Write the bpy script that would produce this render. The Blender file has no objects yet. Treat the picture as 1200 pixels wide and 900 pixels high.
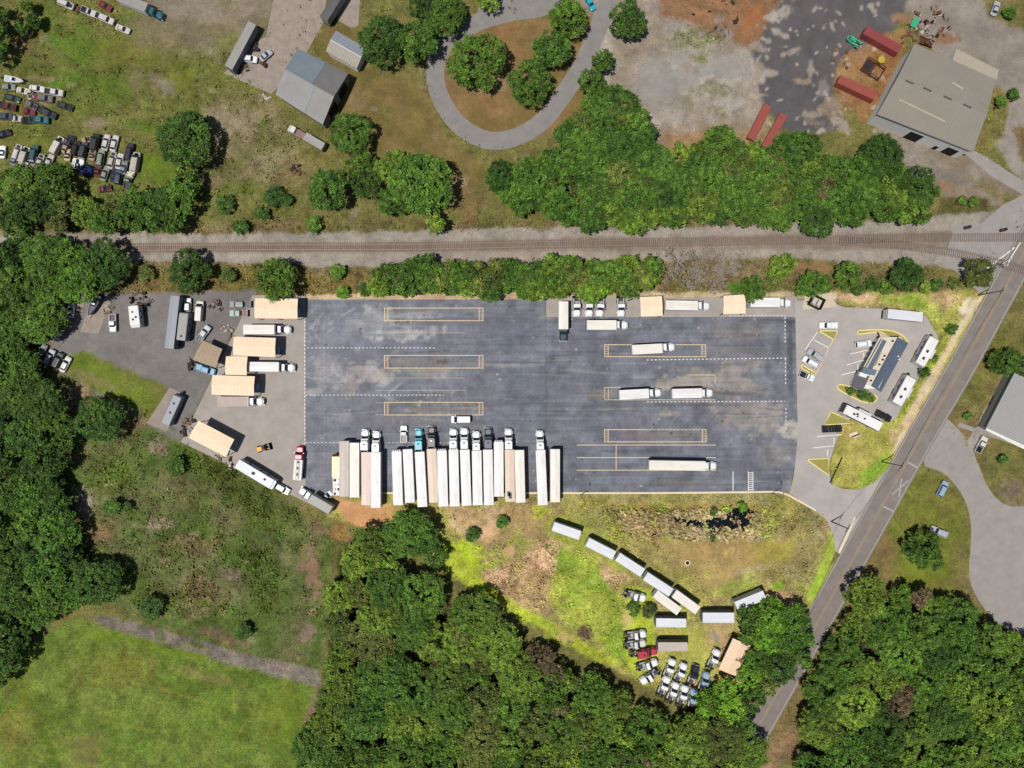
import bpy, bmesh, math, random
import numpy as np
from mathutils import Vector, Matrix
from mathutils.geometry import tessellate_polygon

random.seed(7)
RNG = np.random.default_rng(11)
S = 0.25                 # metres per photo pixel at ground level
CAM_H = 200.0            # camera height, metres
rad = math.radians
scene = bpy.context.scene
COL = scene.collection

# ------------------------------------------------------------------ camera
cam_d = bpy.data.cameras.new("camera")
cam = bpy.data.objects.new("camera", cam_d)
COL.objects.link(cam)
cam.location = (0, 0, CAM_H)
cam.rotation_euler = (0, 0, 0)
cam_d.sensor_width = 36
cam_d.lens = 24.0
cam_d.clip_end = 20000
scene.camera = cam
# ------------------------------------------------------------------ light
SUN_AZ = 240.0           # clockwise from +Y
SUN_EL = 70.0
world = bpy.data.worlds.new("World")
scene.world = world
world.use_nodes = True
wn = world.node_tree
bg = wn.nodes["Background"]
sky = wn.nodes.new("ShaderNodeTexSky")
sky.sky_type = 'NISHITA'
sky.sun_disc = False
sky.sun_elevation = rad(SUN_EL)
sky.sun_rotation = rad(SUN_AZ)
wn.links.new(sky.outputs[0], bg.inputs[0])
bg.inputs[1].default_value = 0.05
sun_d = bpy.data.lights.new("sun", 'SUN')
sun_d.energy = 4.2
sun_d.angle = rad(0.53)
sun_d.color = (1.0, 0.95, 0.88)
sun = bpy.data.objects.new("sun", sun_d)
COL.objects.link(sun)
sd = Vector((math.sin(rad(SUN_AZ)) * math.cos(rad(SUN_EL)), math.cos(rad(SUN_AZ)) * math.cos(rad(SUN_EL)), math.sin(rad(SUN_EL))))
sun.rotation_euler = sd.to_track_quat('Z', 'Y').to_euler()
sun.location = (-60, -30, 160)
scene.view_settings.view_transform = 'Standard'
scene.view_settings.look = 'None'
scene.view_settings.gamma = 1
scene.view_settings.exposure = 0.32
scene.view_settings.use_curve_mapping = False

# ------------------------------------------------------------------ helpers
K = 1.50                 # radiance of a sunlit white surface, used to turn seen colours into albedo
def lin(c):
    c = c / 255.0
    return c / 12.92 if c <= 0.04045 else ((c + 0.055) / 1.055) ** 2.4
def A(rgb):
    return tuple(min(0.82, max(0.004, lin(v) / K)) for v in rgb)
def P(px, py, h=0.0):
    f = S * (CAM_H - h) / CAM_H
    return ((px - 600) * f, (450 - py) * f)

def nd(nt, t, **kw):
    n = nt.nodes.new(t)
    for k, v in kw.items():
        setattr(n, k, v)
    return n
_mats = {}
def mat(name, rgb, rough=0.7, amt=0.12, scale=0.8, metal=0.0, spec=0.3, rgb2=None, stretch=None, bump=0.0, coat=0.0):
    """surface colour with two octaves of mottling in object space"""
    if name in _mats:
        return _mats[name]
    m = bpy.data.materials.new(name)
    m.use_nodes = True
    nt = m.node_tree
    b = nt.nodes["Principled BSDF"]
    b.inputs["Roughness"].default_value = rough
    b.inputs["Metallic"].default_value = metal
    b.inputs["Specular IOR Level"].default_value = spec
    b.inputs["Coat Weight"].default_value = coat
    tc = nd(nt, "ShaderNodeTexCoord")
    oi = nd(nt, "ShaderNodeObjectInfo")
    ad = nd(nt, "ShaderNodeVectorMath", operation='MULTIPLY_ADD')
    nt.links.new(oi.outputs["Random"], ad.inputs[0])
    ad.inputs[1].default_value = (83, 47, 0)
    mp = nd(nt, "ShaderNodeMapping")
    if stretch:
        mp.inputs["Scale"].default_value = stretch
    nt.links.new(tc.outputs["Object"], mp.inputs[0])
    nt.links.new(mp.outputs[0], ad.inputs[2])
    n1 = nd(nt, "ShaderNodeTexNoise")
    n1.inputs["Scale"].default_value = scale
    n1.inputs["Detail"].default_value = 6
    n1.inputs["Roughness"].default_value = 0.65
    nt.links.new(ad.outputs[0], n1.inputs["Vector"])
    mr = nd(nt, "ShaderNodeMapRange")
    mr.inputs["From Min"].default_value = 0.3
    mr.inputs["From Max"].default_value = 0.7
    nt.links.new(n1.outputs[0], mr.inputs["Value"])
    mx = nd(nt, "ShaderNodeMix", data_type='RGBA')
    a = A(rgb)
    lo = tuple(v * (1 - amt) for v in a) if rgb2 is None else a
    hi = tuple(min(0.85, v * (1 + amt)) for v in a) if rgb2 is None else A(rgb2)
    mx.inputs[6].default_value = (*lo, 1)
    mx.inputs[7].default_value = (*hi, 1)
    nt.links.new(mr.outputs[0], mx.inputs[0])
    nt.links.new(mx.outputs[2], b.inputs["Base Color"])
    if bump:
        bp = nd(nt, "ShaderNodeBump")
        bp.inputs["Strength"].default_value = bump
        bp.inputs["Distance"].default_value = 0.1
        nt.links.new(n1.outputs[0], bp.inputs["Height"])
        nt.links.new(bp.outputs[0], b.inputs["Normal"])
    _mats[name] = m
    return m

def tag(o, label=None, cat=None, group=None, kind=None):
    if label: o["label"] = label
    if cat: o["category"] = cat
    if group: o["group"] = group
    if kind: o["kind"] = kind
    return o
def link(o, parent=None):
    COL.objects.link(o)
    if parent is not None:
        o.parent = parent
    return o
def empty(name, loc, rz=0.0, label=None, cat=None, group=None):
    o = bpy.data.objects.new(name, None)
    o.empty_display_size = 0.3
    COL.objects.link(o)
    o.location = loc
    o.rotation_euler = (0, 0, rz)
    return tag(o, label, cat, group)

class MB:
    def __init__(self):
        self.v = []; self.f = []
    def add(self, vs, fs):
        n = len(self.v)
        self.v += [tuple(p) for p in vs]
        self.f += [tuple(i + n for i in f) for f in fs]
        return self
    def box(self, x0, x1, y0, y1, z0, z1, rz=0.0, c=(0, 0)):
        vs = [(x, y, z) for z in (z0, z1) for x, y in ((x0, y0), (x1, y0), (x1, y1), (x0, y1))]
        if rz:
            cs, sn = math.cos(rz), math.sin(rz)
            vs = [(c[0] + (x - c[0]) * cs - (y - c[1]) * sn, c[1] + (x - c[0]) * sn + (y - c[1]) * cs, z) for x, y, z in vs]
        return self.add(vs, [(3, 2, 1, 0), (4, 5, 6, 7), (0, 1, 5, 4), (1, 2, 6, 5), (2, 3, 7, 6), (3, 0, 4, 7)])
    def rings(self, levels, n=5, caps=True):
        """stack of rounded rectangles: (z, x0, x1, half_width, corner_radius)"""
        vs = []; per = 4 * n
        for z, x0, x1, hw, r in levels:
            r = min(r, hw * 0.98, (x1 - x0) * 0.49)
            for cx, cy, a0 in ((x1 - r, hw - r, 0), (x0 + r, hw - r, 90), (x0 + r, -hw + r, 180), (x1 - r, -hw + r, 270)):
                for k in range(n):
                    a = rad(a0 + 90 * k / (n - 1))
                    vs.append((cx + r * math.cos(a), cy + r * math.sin(a), z))
        fs = []
        for L in range(len(levels) - 1):
            for i in range(per):
                j = (i + 1) % per
                fs.append((L * per + i, L * per + j, (L + 1) * per + j, (L + 1) * per + i))
        if caps:
            fs.append(tuple(reversed(range(per))))
            fs.append(tuple(range((len(levels) - 1) * per, len(levels) * per)))
        return self.add(vs, fs)
    def cyl(self, p, q, r, r2=None, n=10):
        p = Vector(p); q = Vector(q); r2 = r if r2 is None else r2
        d = (q - p).normalized()
        u = d.orthogonal().normalized(); w = d.cross(u)
        vs = []
        for c, rr in ((p, r), (q, r2)):
            for k in range(n):
                a = 2 * math.pi * k / n
                vs.append(c + (u * math.cos(a) + w * math.sin(a)) * rr)
        fs = [(k, (k + 1) % n, n + (k + 1) % n, n + k) for k in range(n)]
        fs += [tuple(reversed(range(n))), tuple(range(n, 2 * n))]
        return self.add(vs, fs)
    def prism(self, poly, z0, z1):
        n = len(poly)
        vs = [(x, y, z0) for x, y in poly] + [(x, y, z1) for x, y in poly]
        ar = sum(poly[i][0] * poly[(i + 1) % n][1] - poly[(i + 1) % n][0] * poly[i][1] for i in range(n))
        idx = list(range(n)) if ar > 0 else list(reversed(range(n)))
        tri = tessellate_polygon([[Vector((x, y, 0)) for x, y in poly]])
        fs = []
        for t in tri:
            a, b, c = t
            cr = (poly[b][0] - poly[a][0]) * (poly[c][1] - poly[a][1]) - (poly[b][1] - poly[a][1]) * (poly[c][0] - poly[a][0])
            if cr < 0: b, c = c, b
            fs.append((a + n, b + n, c + n)); fs.append((c, b, a))
        for k in range(n):
            i, j = idx[k], idx[(k + 1) % n]
            fs.append((i, j, j + n, i + n))
        return self.add(vs, fs)
    def sheet(self, poly, z):
        n = len(poly)
        tri = tessellate_polygon([[Vector((x, y, 0)) for x, y in poly]])
        fs = []
        for a, b, c in tri:
            cr = (poly[b][0] - poly[a][0]) * (poly[c][1] - poly[a][1]) - (poly[b][1] - poly[a][1]) * (poly[c][0] - poly[a][0])
            fs.append((a, b, c) if cr > 0 else (a, c, b))
        return self.add([(x, y, z) for x, y in poly], fs)
    def quad(self, a, b, c, d):
        return self.add([a, b, c, d], [(0, 1, 2, 3)])
    def mesh(self, name, m, smooth=False):
        me = bpy.data.meshes.new(name)
        me.from_pydata(self.v, [], self.f)
        if m is not None:
            me.materials.append(m)
        if smooth:
            me.polygons.foreach_set("use_smooth", [True] * len(me.polygons))
        me.update()
        return me
    def build(self, name, m, parent=None, smooth=False):
        return link(bpy.data.objects.new(name, self.mesh(name, m, smooth)), parent)

def mesh_np(name, V, Q, m, col=None, tall=None, smooth=False):
    me = bpy.data.meshes.new(name)
    V = np.asarray(V, np.float32); Q = np.asarray(Q, np.int32)
    k = Q.shape[1]
    me.vertices.add(len(V)); me.vertices.foreach_set("co", V.ravel())
    me.loops.add(Q.size); me.loops.foreach_set("vertex_index", Q.ravel())
    me.polygons.add(len(Q))
    me.polygons.foreach_set("loop_start", np.arange(0, Q.size, k, dtype=np.int32))
    if smooth:
        me.polygons.foreach_set("use_smooth", np.ones(len(Q), dtype=bool))
    if col is not None:
        at = me.attributes.new("tint", 'FLOAT_COLOR', 'POINT')
        c4 = np.ones((len(V), 4), np.float32); c4[:, :3] = col
        if tall is not None: c4[:, 3] = tall
        at.data.foreach_set("color", c4.ravel())
    me.materials.append(m)
    me.update(calc_edges=True)
    me.validate()
    return me

# value noise in photo-pixel space
_lat = RNG.random((257, 257))
def vnoise(x, y, s, seed=0):
    x = x / s + seed * 17.31; y = y / s + seed * 9.77
    xi = np.floor(x).astype(int); yi = np.floor(y).astype(int)
    fx = x - xi; fy = y - yi
    fx = fx * fx * (3 - 2 * fx); fy = fy * fy * (3 - 2 * fy)
    a = _lat[xi % 256, yi % 256]; b = _lat[(xi + 1) % 256, yi % 256]
    c = _lat[xi % 256, (yi + 1) % 256]; d = _lat[(xi + 1) % 256, (yi + 1) % 256]
    return (a * (1 - fx) + b * fx) * (1 - fy) + (c * (1 - fx) + d * fx) * fy
def fbm(x, y, s, seed=0, o=4):
    t = 0; w = 0; a = 1.0
    for k in range(o):
        t = t + a * vnoise(x, y, s / 2 ** k, seed + k * 3); w += a; a *= 0.55
    return t / w
def sdf(x, y, poly):
    """signed distance (negative inside)"""
    d = np.full(x.shape, 1e9); ins = np.zeros(x.shape, bool)
    n = len(poly)
    for i in range(n):
        x0, y0 = poly[i]; x1, y1 = poly[(i + 1) % n]
        ex, ey = x1 - x0, y1 - y0
        wx, wy = x - x0, y - y0
        t = np.clip((wx * ex + wy * ey) / (ex * ex + ey * ey + 1e-9), 0, 1)
        d = np.minimum(d, (wx - ex * t) ** 2 + (wy - ey * t) ** 2)
        c = ((y0 <= y) & (y < y1)) | ((y1 <= y) & (y < y0))
        ins ^= c & (x < (x1 - x0) * (y - y0) / (y1 - y0 + 1e-12) + x0)
    d = np.sqrt(d)
    return np.where(ins, -d, d)

# material that reads the painted colour and adds fine mottling; alpha = roughness of the cover
def ground_mat(name, fine=2.2, amp=1.0, straw=(150, 135, 95)):
    m = bpy.data.materials.new(name); m.use_nodes = True
    nt = m.node_tree; b = nt.nodes["Principled BSDF"]
    b.inputs["Roughness"].default_value = 0.95
    b.inputs["Specular IOR Level"].default_value = 0.1
    at = nd(nt, "ShaderNodeAttribute", attribute_name="tint")
    tc = nd(nt, "ShaderNodeTexCoord")
    n1 = nd(nt, "ShaderNodeTexNoise"); n1.inputs["Scale"].default_value = fine; n1.inputs["Detail"].default_value = 4; n1.inputs["Roughness"].default_value = 0.7
    n2 = nd(nt, "ShaderNodeTexNoise"); n2.inputs["Scale"].default_value = fine * 0.31; n2.inputs["Detail"].default_value = 5; n2.inputs["Roughness"].default_value = 0.7
    for n in (n1, n2): nt.links.new(tc.outputs["Object"], n.inputs["Vector"])
    # factor = 1 + alpha*amp*(noise-0.5)*2.6
    def amt(nz, k):
        s_ = nd(nt, "ShaderNodeMath", operation='SUBTRACT'); nt.links.new(nz.outputs[0], s_.inputs[0]); s_.inputs[1].default_value = 0.5
        t_ = nd(nt, "ShaderNodeMath", operation='MULTIPLY'); nt.links.new(s_.outputs[0], t_.inputs[0]); nt.links.new(at.outputs["Alpha"], t_.inputs[1])
        u_ = nd(nt, "ShaderNodeMath", operation='MULTIPLY'); nt.links.new(t_.outputs[0], u_.inputs[0]); u_.inputs[1].default_value = k * amp
        return u_
    a1 = amt(n1, 5.2); a2 = amt(n2, 3.0)
    sm = nd(nt, "ShaderNodeMath", operation='ADD'); nt.links.new(a1.outputs[0], sm.inputs[0]); nt.links.new(a2.outputs[0], sm.inputs[1])
    on = nd(nt, "ShaderNodeMath", operation='ADD'); nt.links.new(sm.outputs[0], on.inputs[0]); on.inputs[1].default_value = 1.0
    cl = nd(nt, "ShaderNodeMath", operation='MAXIMUM'); nt.links.new(on.outputs[0], cl.inputs[0]); cl.inputs[1].default_value = 0.25
    vm = nd(nt, "ShaderNodeVectorMath", operation='SCALE'); nt.links.new(at.outputs["Color"], vm.inputs[0]); nt.links.new(cl.outputs[0], vm.inputs["Scale"])
    # dry straw flecks
    n3 = nd(nt, "ShaderNodeTexNoise"); n3.inputs["Scale"].default_value = 1.3; n3.inputs["Detail"].default_value = 5; n3.inputs["Roughness"].default_value = 0.8
    nt.links.new(tc.outputs["Object"], n3.inputs["Vector"])
    mr = nd(nt, "ShaderNodeMapRange"); mr.inputs["From Min"].default_value = 0.55; mr.inputs["From Max"].default_value = 0.75
    nt.links.new(n3.outputs[0], mr.inputs["Value"])
    mm = nd(nt, "ShaderNodeMath", operation='MULTIPLY'); nt.links.new(mr.outputs[0], mm.inputs[0]); nt.links.new(at.outputs["Alpha"], mm.inputs[1])
    m2 = nd(nt, "ShaderNodeMath", operation='MULTIPLY'); nt.links.new(mm.outputs[0], m2.inputs[0]); m2.inputs[1].default_value = 0.8
    mx = nd(nt, "ShaderNodeMix", data_type='RGBA'); nt.links.new(m2.outputs[0], mx.inputs[0]); nt.links.new(vm.outputs[0], mx.inputs[6]); mx.inputs[7].default_value = (*A(straw), 1)
    nt.links.new(mx.outputs[2], b.inputs["Base Color"])
    bp = nd(nt, "ShaderNodeBump"); bp.inputs["Distance"].default_value = 0.25
    nt.links.new(n1.outputs[0], bp.inputs["Height"]); nt.links.new(at.outputs["Alpha"], bp.inputs["Strength"])
    nt.links.new(bp.outputs[0], b.inputs["Normal"])
    return m
# ================================================================== GROUND
WOOD_W = [(-60, 276), (20, 285), (62, 288), (150, 302), (156, 328), (112, 350), (80, 352), (60, 378), (48, 385), (60, 440), (70, 500), (72, 560), (80, 640), (110, 655), (144, 690), (126, 706), (75, 712), (48, 742), (0, 796), (-60, 840)]
WOOD_C = [(392, 628), (440, 622), (470, 650), (512, 686), (593, 733), (693, 792), (777, 847), (845, 859), (892, 842), (896, 870), (880, 960), (330, 960), (352, 880), (382, 826), (374, 770), (384, 700)]
WOOD_E = [(1004, 694), (1032, 682), (1062, 686), (1105, 706), (1140, 722), (1200, 748), (1270, 770), (1270, 960), (910, 960), (942, 868), (957, 806), (980, 754)]
def soft(d, s):
    t = np.clip(0.5 - d / (2 * s), 0, 1)
    return t * t * (3 - 2 * t)
# (polygon, seen colour, second colour, edge softness, warp, roughness of cover 0..1)
G_LAYERS = [
 ([(0, 0), (245, 0), (330, 150), (350, 275), (0, 278)], (112, 110, 62), (98, 106, 50), 8, 12, .55),
 ([(200, -60), (360, -60), (330, 30), (300, 60), (250, 60), (150, 60)], (134, 124, 108), (120, 112, 84), 14, 16, .35),
 ([(240, 120), (330, 120), (350, 200), (240, 230)], (126, 116, 86), (104, 102, 62), 14, 18, .6),
 ([(410, 80), (480, 90), (505, 110), (520, 160), (560, 188), (572, 212), (540, 235), (500, 212), (440, 185), (380, 150)], (122, 106, 66), (108, 98, 52), 5, 6, .25),
 ([(380, -60), (420, -60), (420, 90), (395, 90), (380, 60)], (124, 102, 70), (104, 96, 54), 5, 8, .3),
 ([(505, 30), (640, 20), (700, 20), (690, 120), (640, 160), (560, 168), (520, 130)], (134, 108, 74), (122, 104, 64), 4, 4, .22),
 ([(480, 0), (600, -60), (480, -60)], (118, 96, 66), (100, 90, 50), 6, 6, .3),
 ([(640, -60), (920, -60), (900, 190), (860, 215), (760, 190), (690, 120), (700, 40)], (160, 152, 142), (146, 134, 118), 8, 12, .3),
 ([(755, -60), (930, -60), (905, 40), (885, 62), (860, 48), (800, 30), (770, 18)], (152, 112, 82), (138, 106, 78), 6, 10, .3),
 ([(780, 150), (900, 150), (960, 200), (900, 220), (760, 200)], (152, 124, 92), (140, 118, 86), 10, 12, .35),
 ([(980, 50), (1060, 30), (1060, 100), (1020, 140), (985, 120)], (152, 120, 86), (140, 104, 66), 8, 12, .35),
 ([(880, 62), (905, 20), (945, -60), (1082, -60), (1062, 18), (1010, 58), (985, 72), (978, 110), (995, 150), (950, 158), (915, 148), (895, 120)], (98, 94, 95), (90, 88, 90), 3, 6, .12),
 ([(1062, 10), (1082, -60), (1270, -60), (1270, 230), (1200, 215), (1110, 90)], (148, 139, 130), (138, 130, 121), 4, 5, .2),
 ([(1140, -60), (1200, -60), (1240, 50), (1200, 38), (1160, 18)], (120, 108, 74), (106, 104, 56), 5, 6, .5),
 ([(1030, 140), (1160, 185), (1200, 225), (1200, 250), (1100, 232), (1020, 190)], (146, 136, 126), (134, 120, 102), 5, 8, .25),
 ([(1155, 95), (1185, 110), (1175, 160), (1150, 185), (1138, 175)], (116, 112, 62), (130, 110, 72), 3, 5, .5),
 ([(1186, 150), (1260, 140), (1260, 200), (1200, 190)], (118, 100, 66), (110, 104, 60), 4, 5, .5),
 ([(1100, 232), (1160, 232), (1155, 256), (1098, 254)], (98, 82, 54), (88, 84, 48), 3, 4, .5),
 # rail verges and ballast
 ([(-60, 258), (330, 262), (720, 255), (1100, 250), (1100, 345), (-60, 350)], (124, 108, 78), (104, 98, 58), 8, 12, .7),
 ([(-60, 275), (200, 274), (420, 272), (600, 268), (900, 262), (1080, 256), (1290, 236), (1290, 330), (1150, 318), (1080, 310), (900, 302), (620, 308), (430, 314), (200, 306), (-60, 300)], (156, 148, 138), (148, 140, 130), 3, 5, .3),
 ([(60, 283), (420, 284), (700, 278), (1080, 272), (1200, 270), (1200, 290), (1080, 292), (700, 294), (60, 298)], (142, 129, 118), (132, 120, 108), 2, 2, .2),
 ([(180, 312), (430, 320), (430, 346), (150, 344)], (120, 104, 64), (106, 98, 52), 5, 8, .7),
 # west yard
 ([(60, 346), (300, 340), (210, 520), (170, 500), (60, 430)], (126, 122, 120), (118, 114, 112), 3, 3, .15),
 ([(76, 416), (100, 412), (198, 452), (176, 496), (150, 480), (80, 442)], (104, 118, 46), (112, 110, 60), 3, 5, .4),
 # scrub field
 ([(60, 440), (90, 446), (170, 498), (212, 516), (300, 566), (395, 628), (384, 700), (376, 800), (280, 768), (160, 724), (84, 650), (70, 560)], (102, 104, 66), (84, 102, 48), 7, 10, .65),
 # south-west meadow and track
 ([(-60, 850), (0, 800), (50, 745), (90, 722), (200, 748), (300, 780), (378, 812), (362, 960), (-60, 960)], (96, 118, 46), (108, 122, 54), 4, 6, .6),
 ([(104, 722), (130, 722), (220, 746), (300, 770), (372, 784), (378, 806), (352, 800), (290, 784), (200, 758), (120, 732)], (134, 124, 114), (106, 98, 90), 2.5, 3, .5),
 ([(372, 800), (384, 812), (360, 850), (352, 848)], (124, 106, 84), (110, 98, 70), 2, 3, .4),
 # east of the road
 ([(1090, 345), (1290, 150), (1290, 960), (940, 960), (1005, 670), (1080, 545)], (112, 108, 60), (126, 112, 72), 6, 8, .5),
 ([(1060, 548), (1110, 556), (1136, 600), (1140, 690), (1060, 690), (1005, 690)], (116, 112, 58), (108, 114, 48), 5, 8, .45),
 ([(1008, 640), (1040, 620), (1050, 690), (1010, 692)], (126, 108, 70), (118, 108, 62), 5, 8, .45),
 ([(1174, 590), (1240, 590), (1240, 620), (1200, 600)], (140, 120, 104), (124, 112, 90), 5, 8, .4),
 ([(925, 812), (975, 740), (1000, 690), (1010, 672), (1000, 720), (960, 800), (935, 870), (895, 930), (880, 920)], (140, 114, 84), (122, 108, 70), 3, 4, .5),
 # property: grass basin south of the lot
 ([(388, 577), (980, 577), (985, 640), (944, 716), (900, 800), (860, 850), (700, 775), (520, 668), (500, 640), (440, 622), (386, 604)], (164, 156, 86), (152, 140, 92), 3, 4, .6),
 ([(386, 584), (470, 596), (452, 618), (430, 622), (404, 606)], (196, 148, 104), (208, 160, 120), 3, 4, .2),
 ([(660, 578), (925, 578), (975, 606), (974, 640), (950, 690), (900, 660), (700, 640), (660, 610)], (148, 138, 96), (152, 146, 82), 6, 8, .6),
 ([(520, 592), (640, 590), (652, 606), (630, 628), (560, 640), (530, 620)], (190, 162, 126), (168, 144, 98), 5, 8, .5),
 ([(565, 668), (612, 650), (640, 628), (700, 640), (740, 680), (700, 690), (680, 712), (660, 720), (600, 712)], (204, 168, 134), (176, 150, 108), 5, 9, .7),
 ([(720, 602), (780, 598), (890, 600), (890, 632), (760, 626), (730, 618)], (196, 172, 146), (166, 144, 116), 5, 8, .8),
 ([(765, 632), (930, 632), (932, 655), (870, 668), (852, 690), (838, 698), (800, 660)], (158, 136, 86), (168, 146, 94), 6, 6, .35),
 ([(895, 634), (932, 634), (926, 660), (880, 660)], (160, 148, 74), (156, 144, 78), 6, 6, .35),
 ([(636, 612), (660, 600), (720, 640), (770, 675), (825, 710), (818, 722), (740, 676), (650, 632)], (156, 162, 76), (150, 156, 70), 5, 5, .4),
 ([(518, 630), (560, 640), (566, 680), (620, 712), (700, 760), (740, 782), (700, 778), (600, 718), (520, 668)], (172, 182, 60), (156, 168, 60), 4, 6, .5),
 ([(655, 640), (690, 650), (720, 690), (748, 740), (760, 790), (740, 782), (690, 745), (640, 715)], (132, 156, 58), (164, 172, 74), 6, 9, .6),
 ([(735, 690), (768, 690), (766, 780), (756, 800), (735, 780)], (178, 192, 66), (160, 178, 56), 5, 6, .45),
 ([(764, 735), (850, 735), (862, 752), (838, 790), (800, 820), (765, 792)], (176, 168, 92), (162, 166, 82), 5, 6, .5),
 ([(828, 732), (862, 732), (860, 752), (842, 770), (826, 752)], (186, 158, 118), (168, 150, 100), 5, 6, .3),
 ([(880, 702), (905, 690), (935, 700), (930, 716), (890, 718)], (202, 166, 126), (190, 158, 120), 5, 6, .3),
 ([(944, 700), (978, 622), (985, 618), (984, 645), (950, 715)], (150, 176, 62), (164, 180, 76), 3, 4, .4),
 # property: north-east strip
 ([(965, 343), (1152, 343), (1100, 400), (1086, 372), (1040, 360), (990, 356)], (170, 170, 86), (186, 164, 116), 4, 8, .6),
 ([(1020, 344), (1075, 346), (1095, 372), (1070, 362), (1030, 354)], (138, 160, 64), (156, 166, 74), 5, 8, .6),
 ([(1152, 340), (1160, 350), (1060, 540), (1030, 570), (1012, 560), (1070, 450), (1110, 390)], (176, 172, 90), (150, 160, 66), 3, 4, .6),
 ([(1140, 350), (1150, 350), (1052, 530), (1040, 528), (1070, 470), (1106, 412)], (218, 200, 170), (206, 184, 146), 3, 3, .25),
 ([(972, 545), (985, 500), (1002, 490), (1046, 494), (1060, 500), (1032, 560), (1006, 574), (975, 568)], (160, 158, 78), (172, 154, 92), 2, 4, .5),
 ([(1005, 555), (1040, 530), (1045, 548), (1008, 574)], (140, 170, 62), (150, 172, 70), 3, 4, .5),
 ([(358, 344), (640, 342), (640, 352), (358, 352)], (200, 176, 144), (186, 164, 126), 2, 3, .35),
 ([(640, 342), (970, 342), (970, 350), (640, 352)], (192, 174, 146), (176, 160, 126), 2, 3, .35),
]
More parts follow.
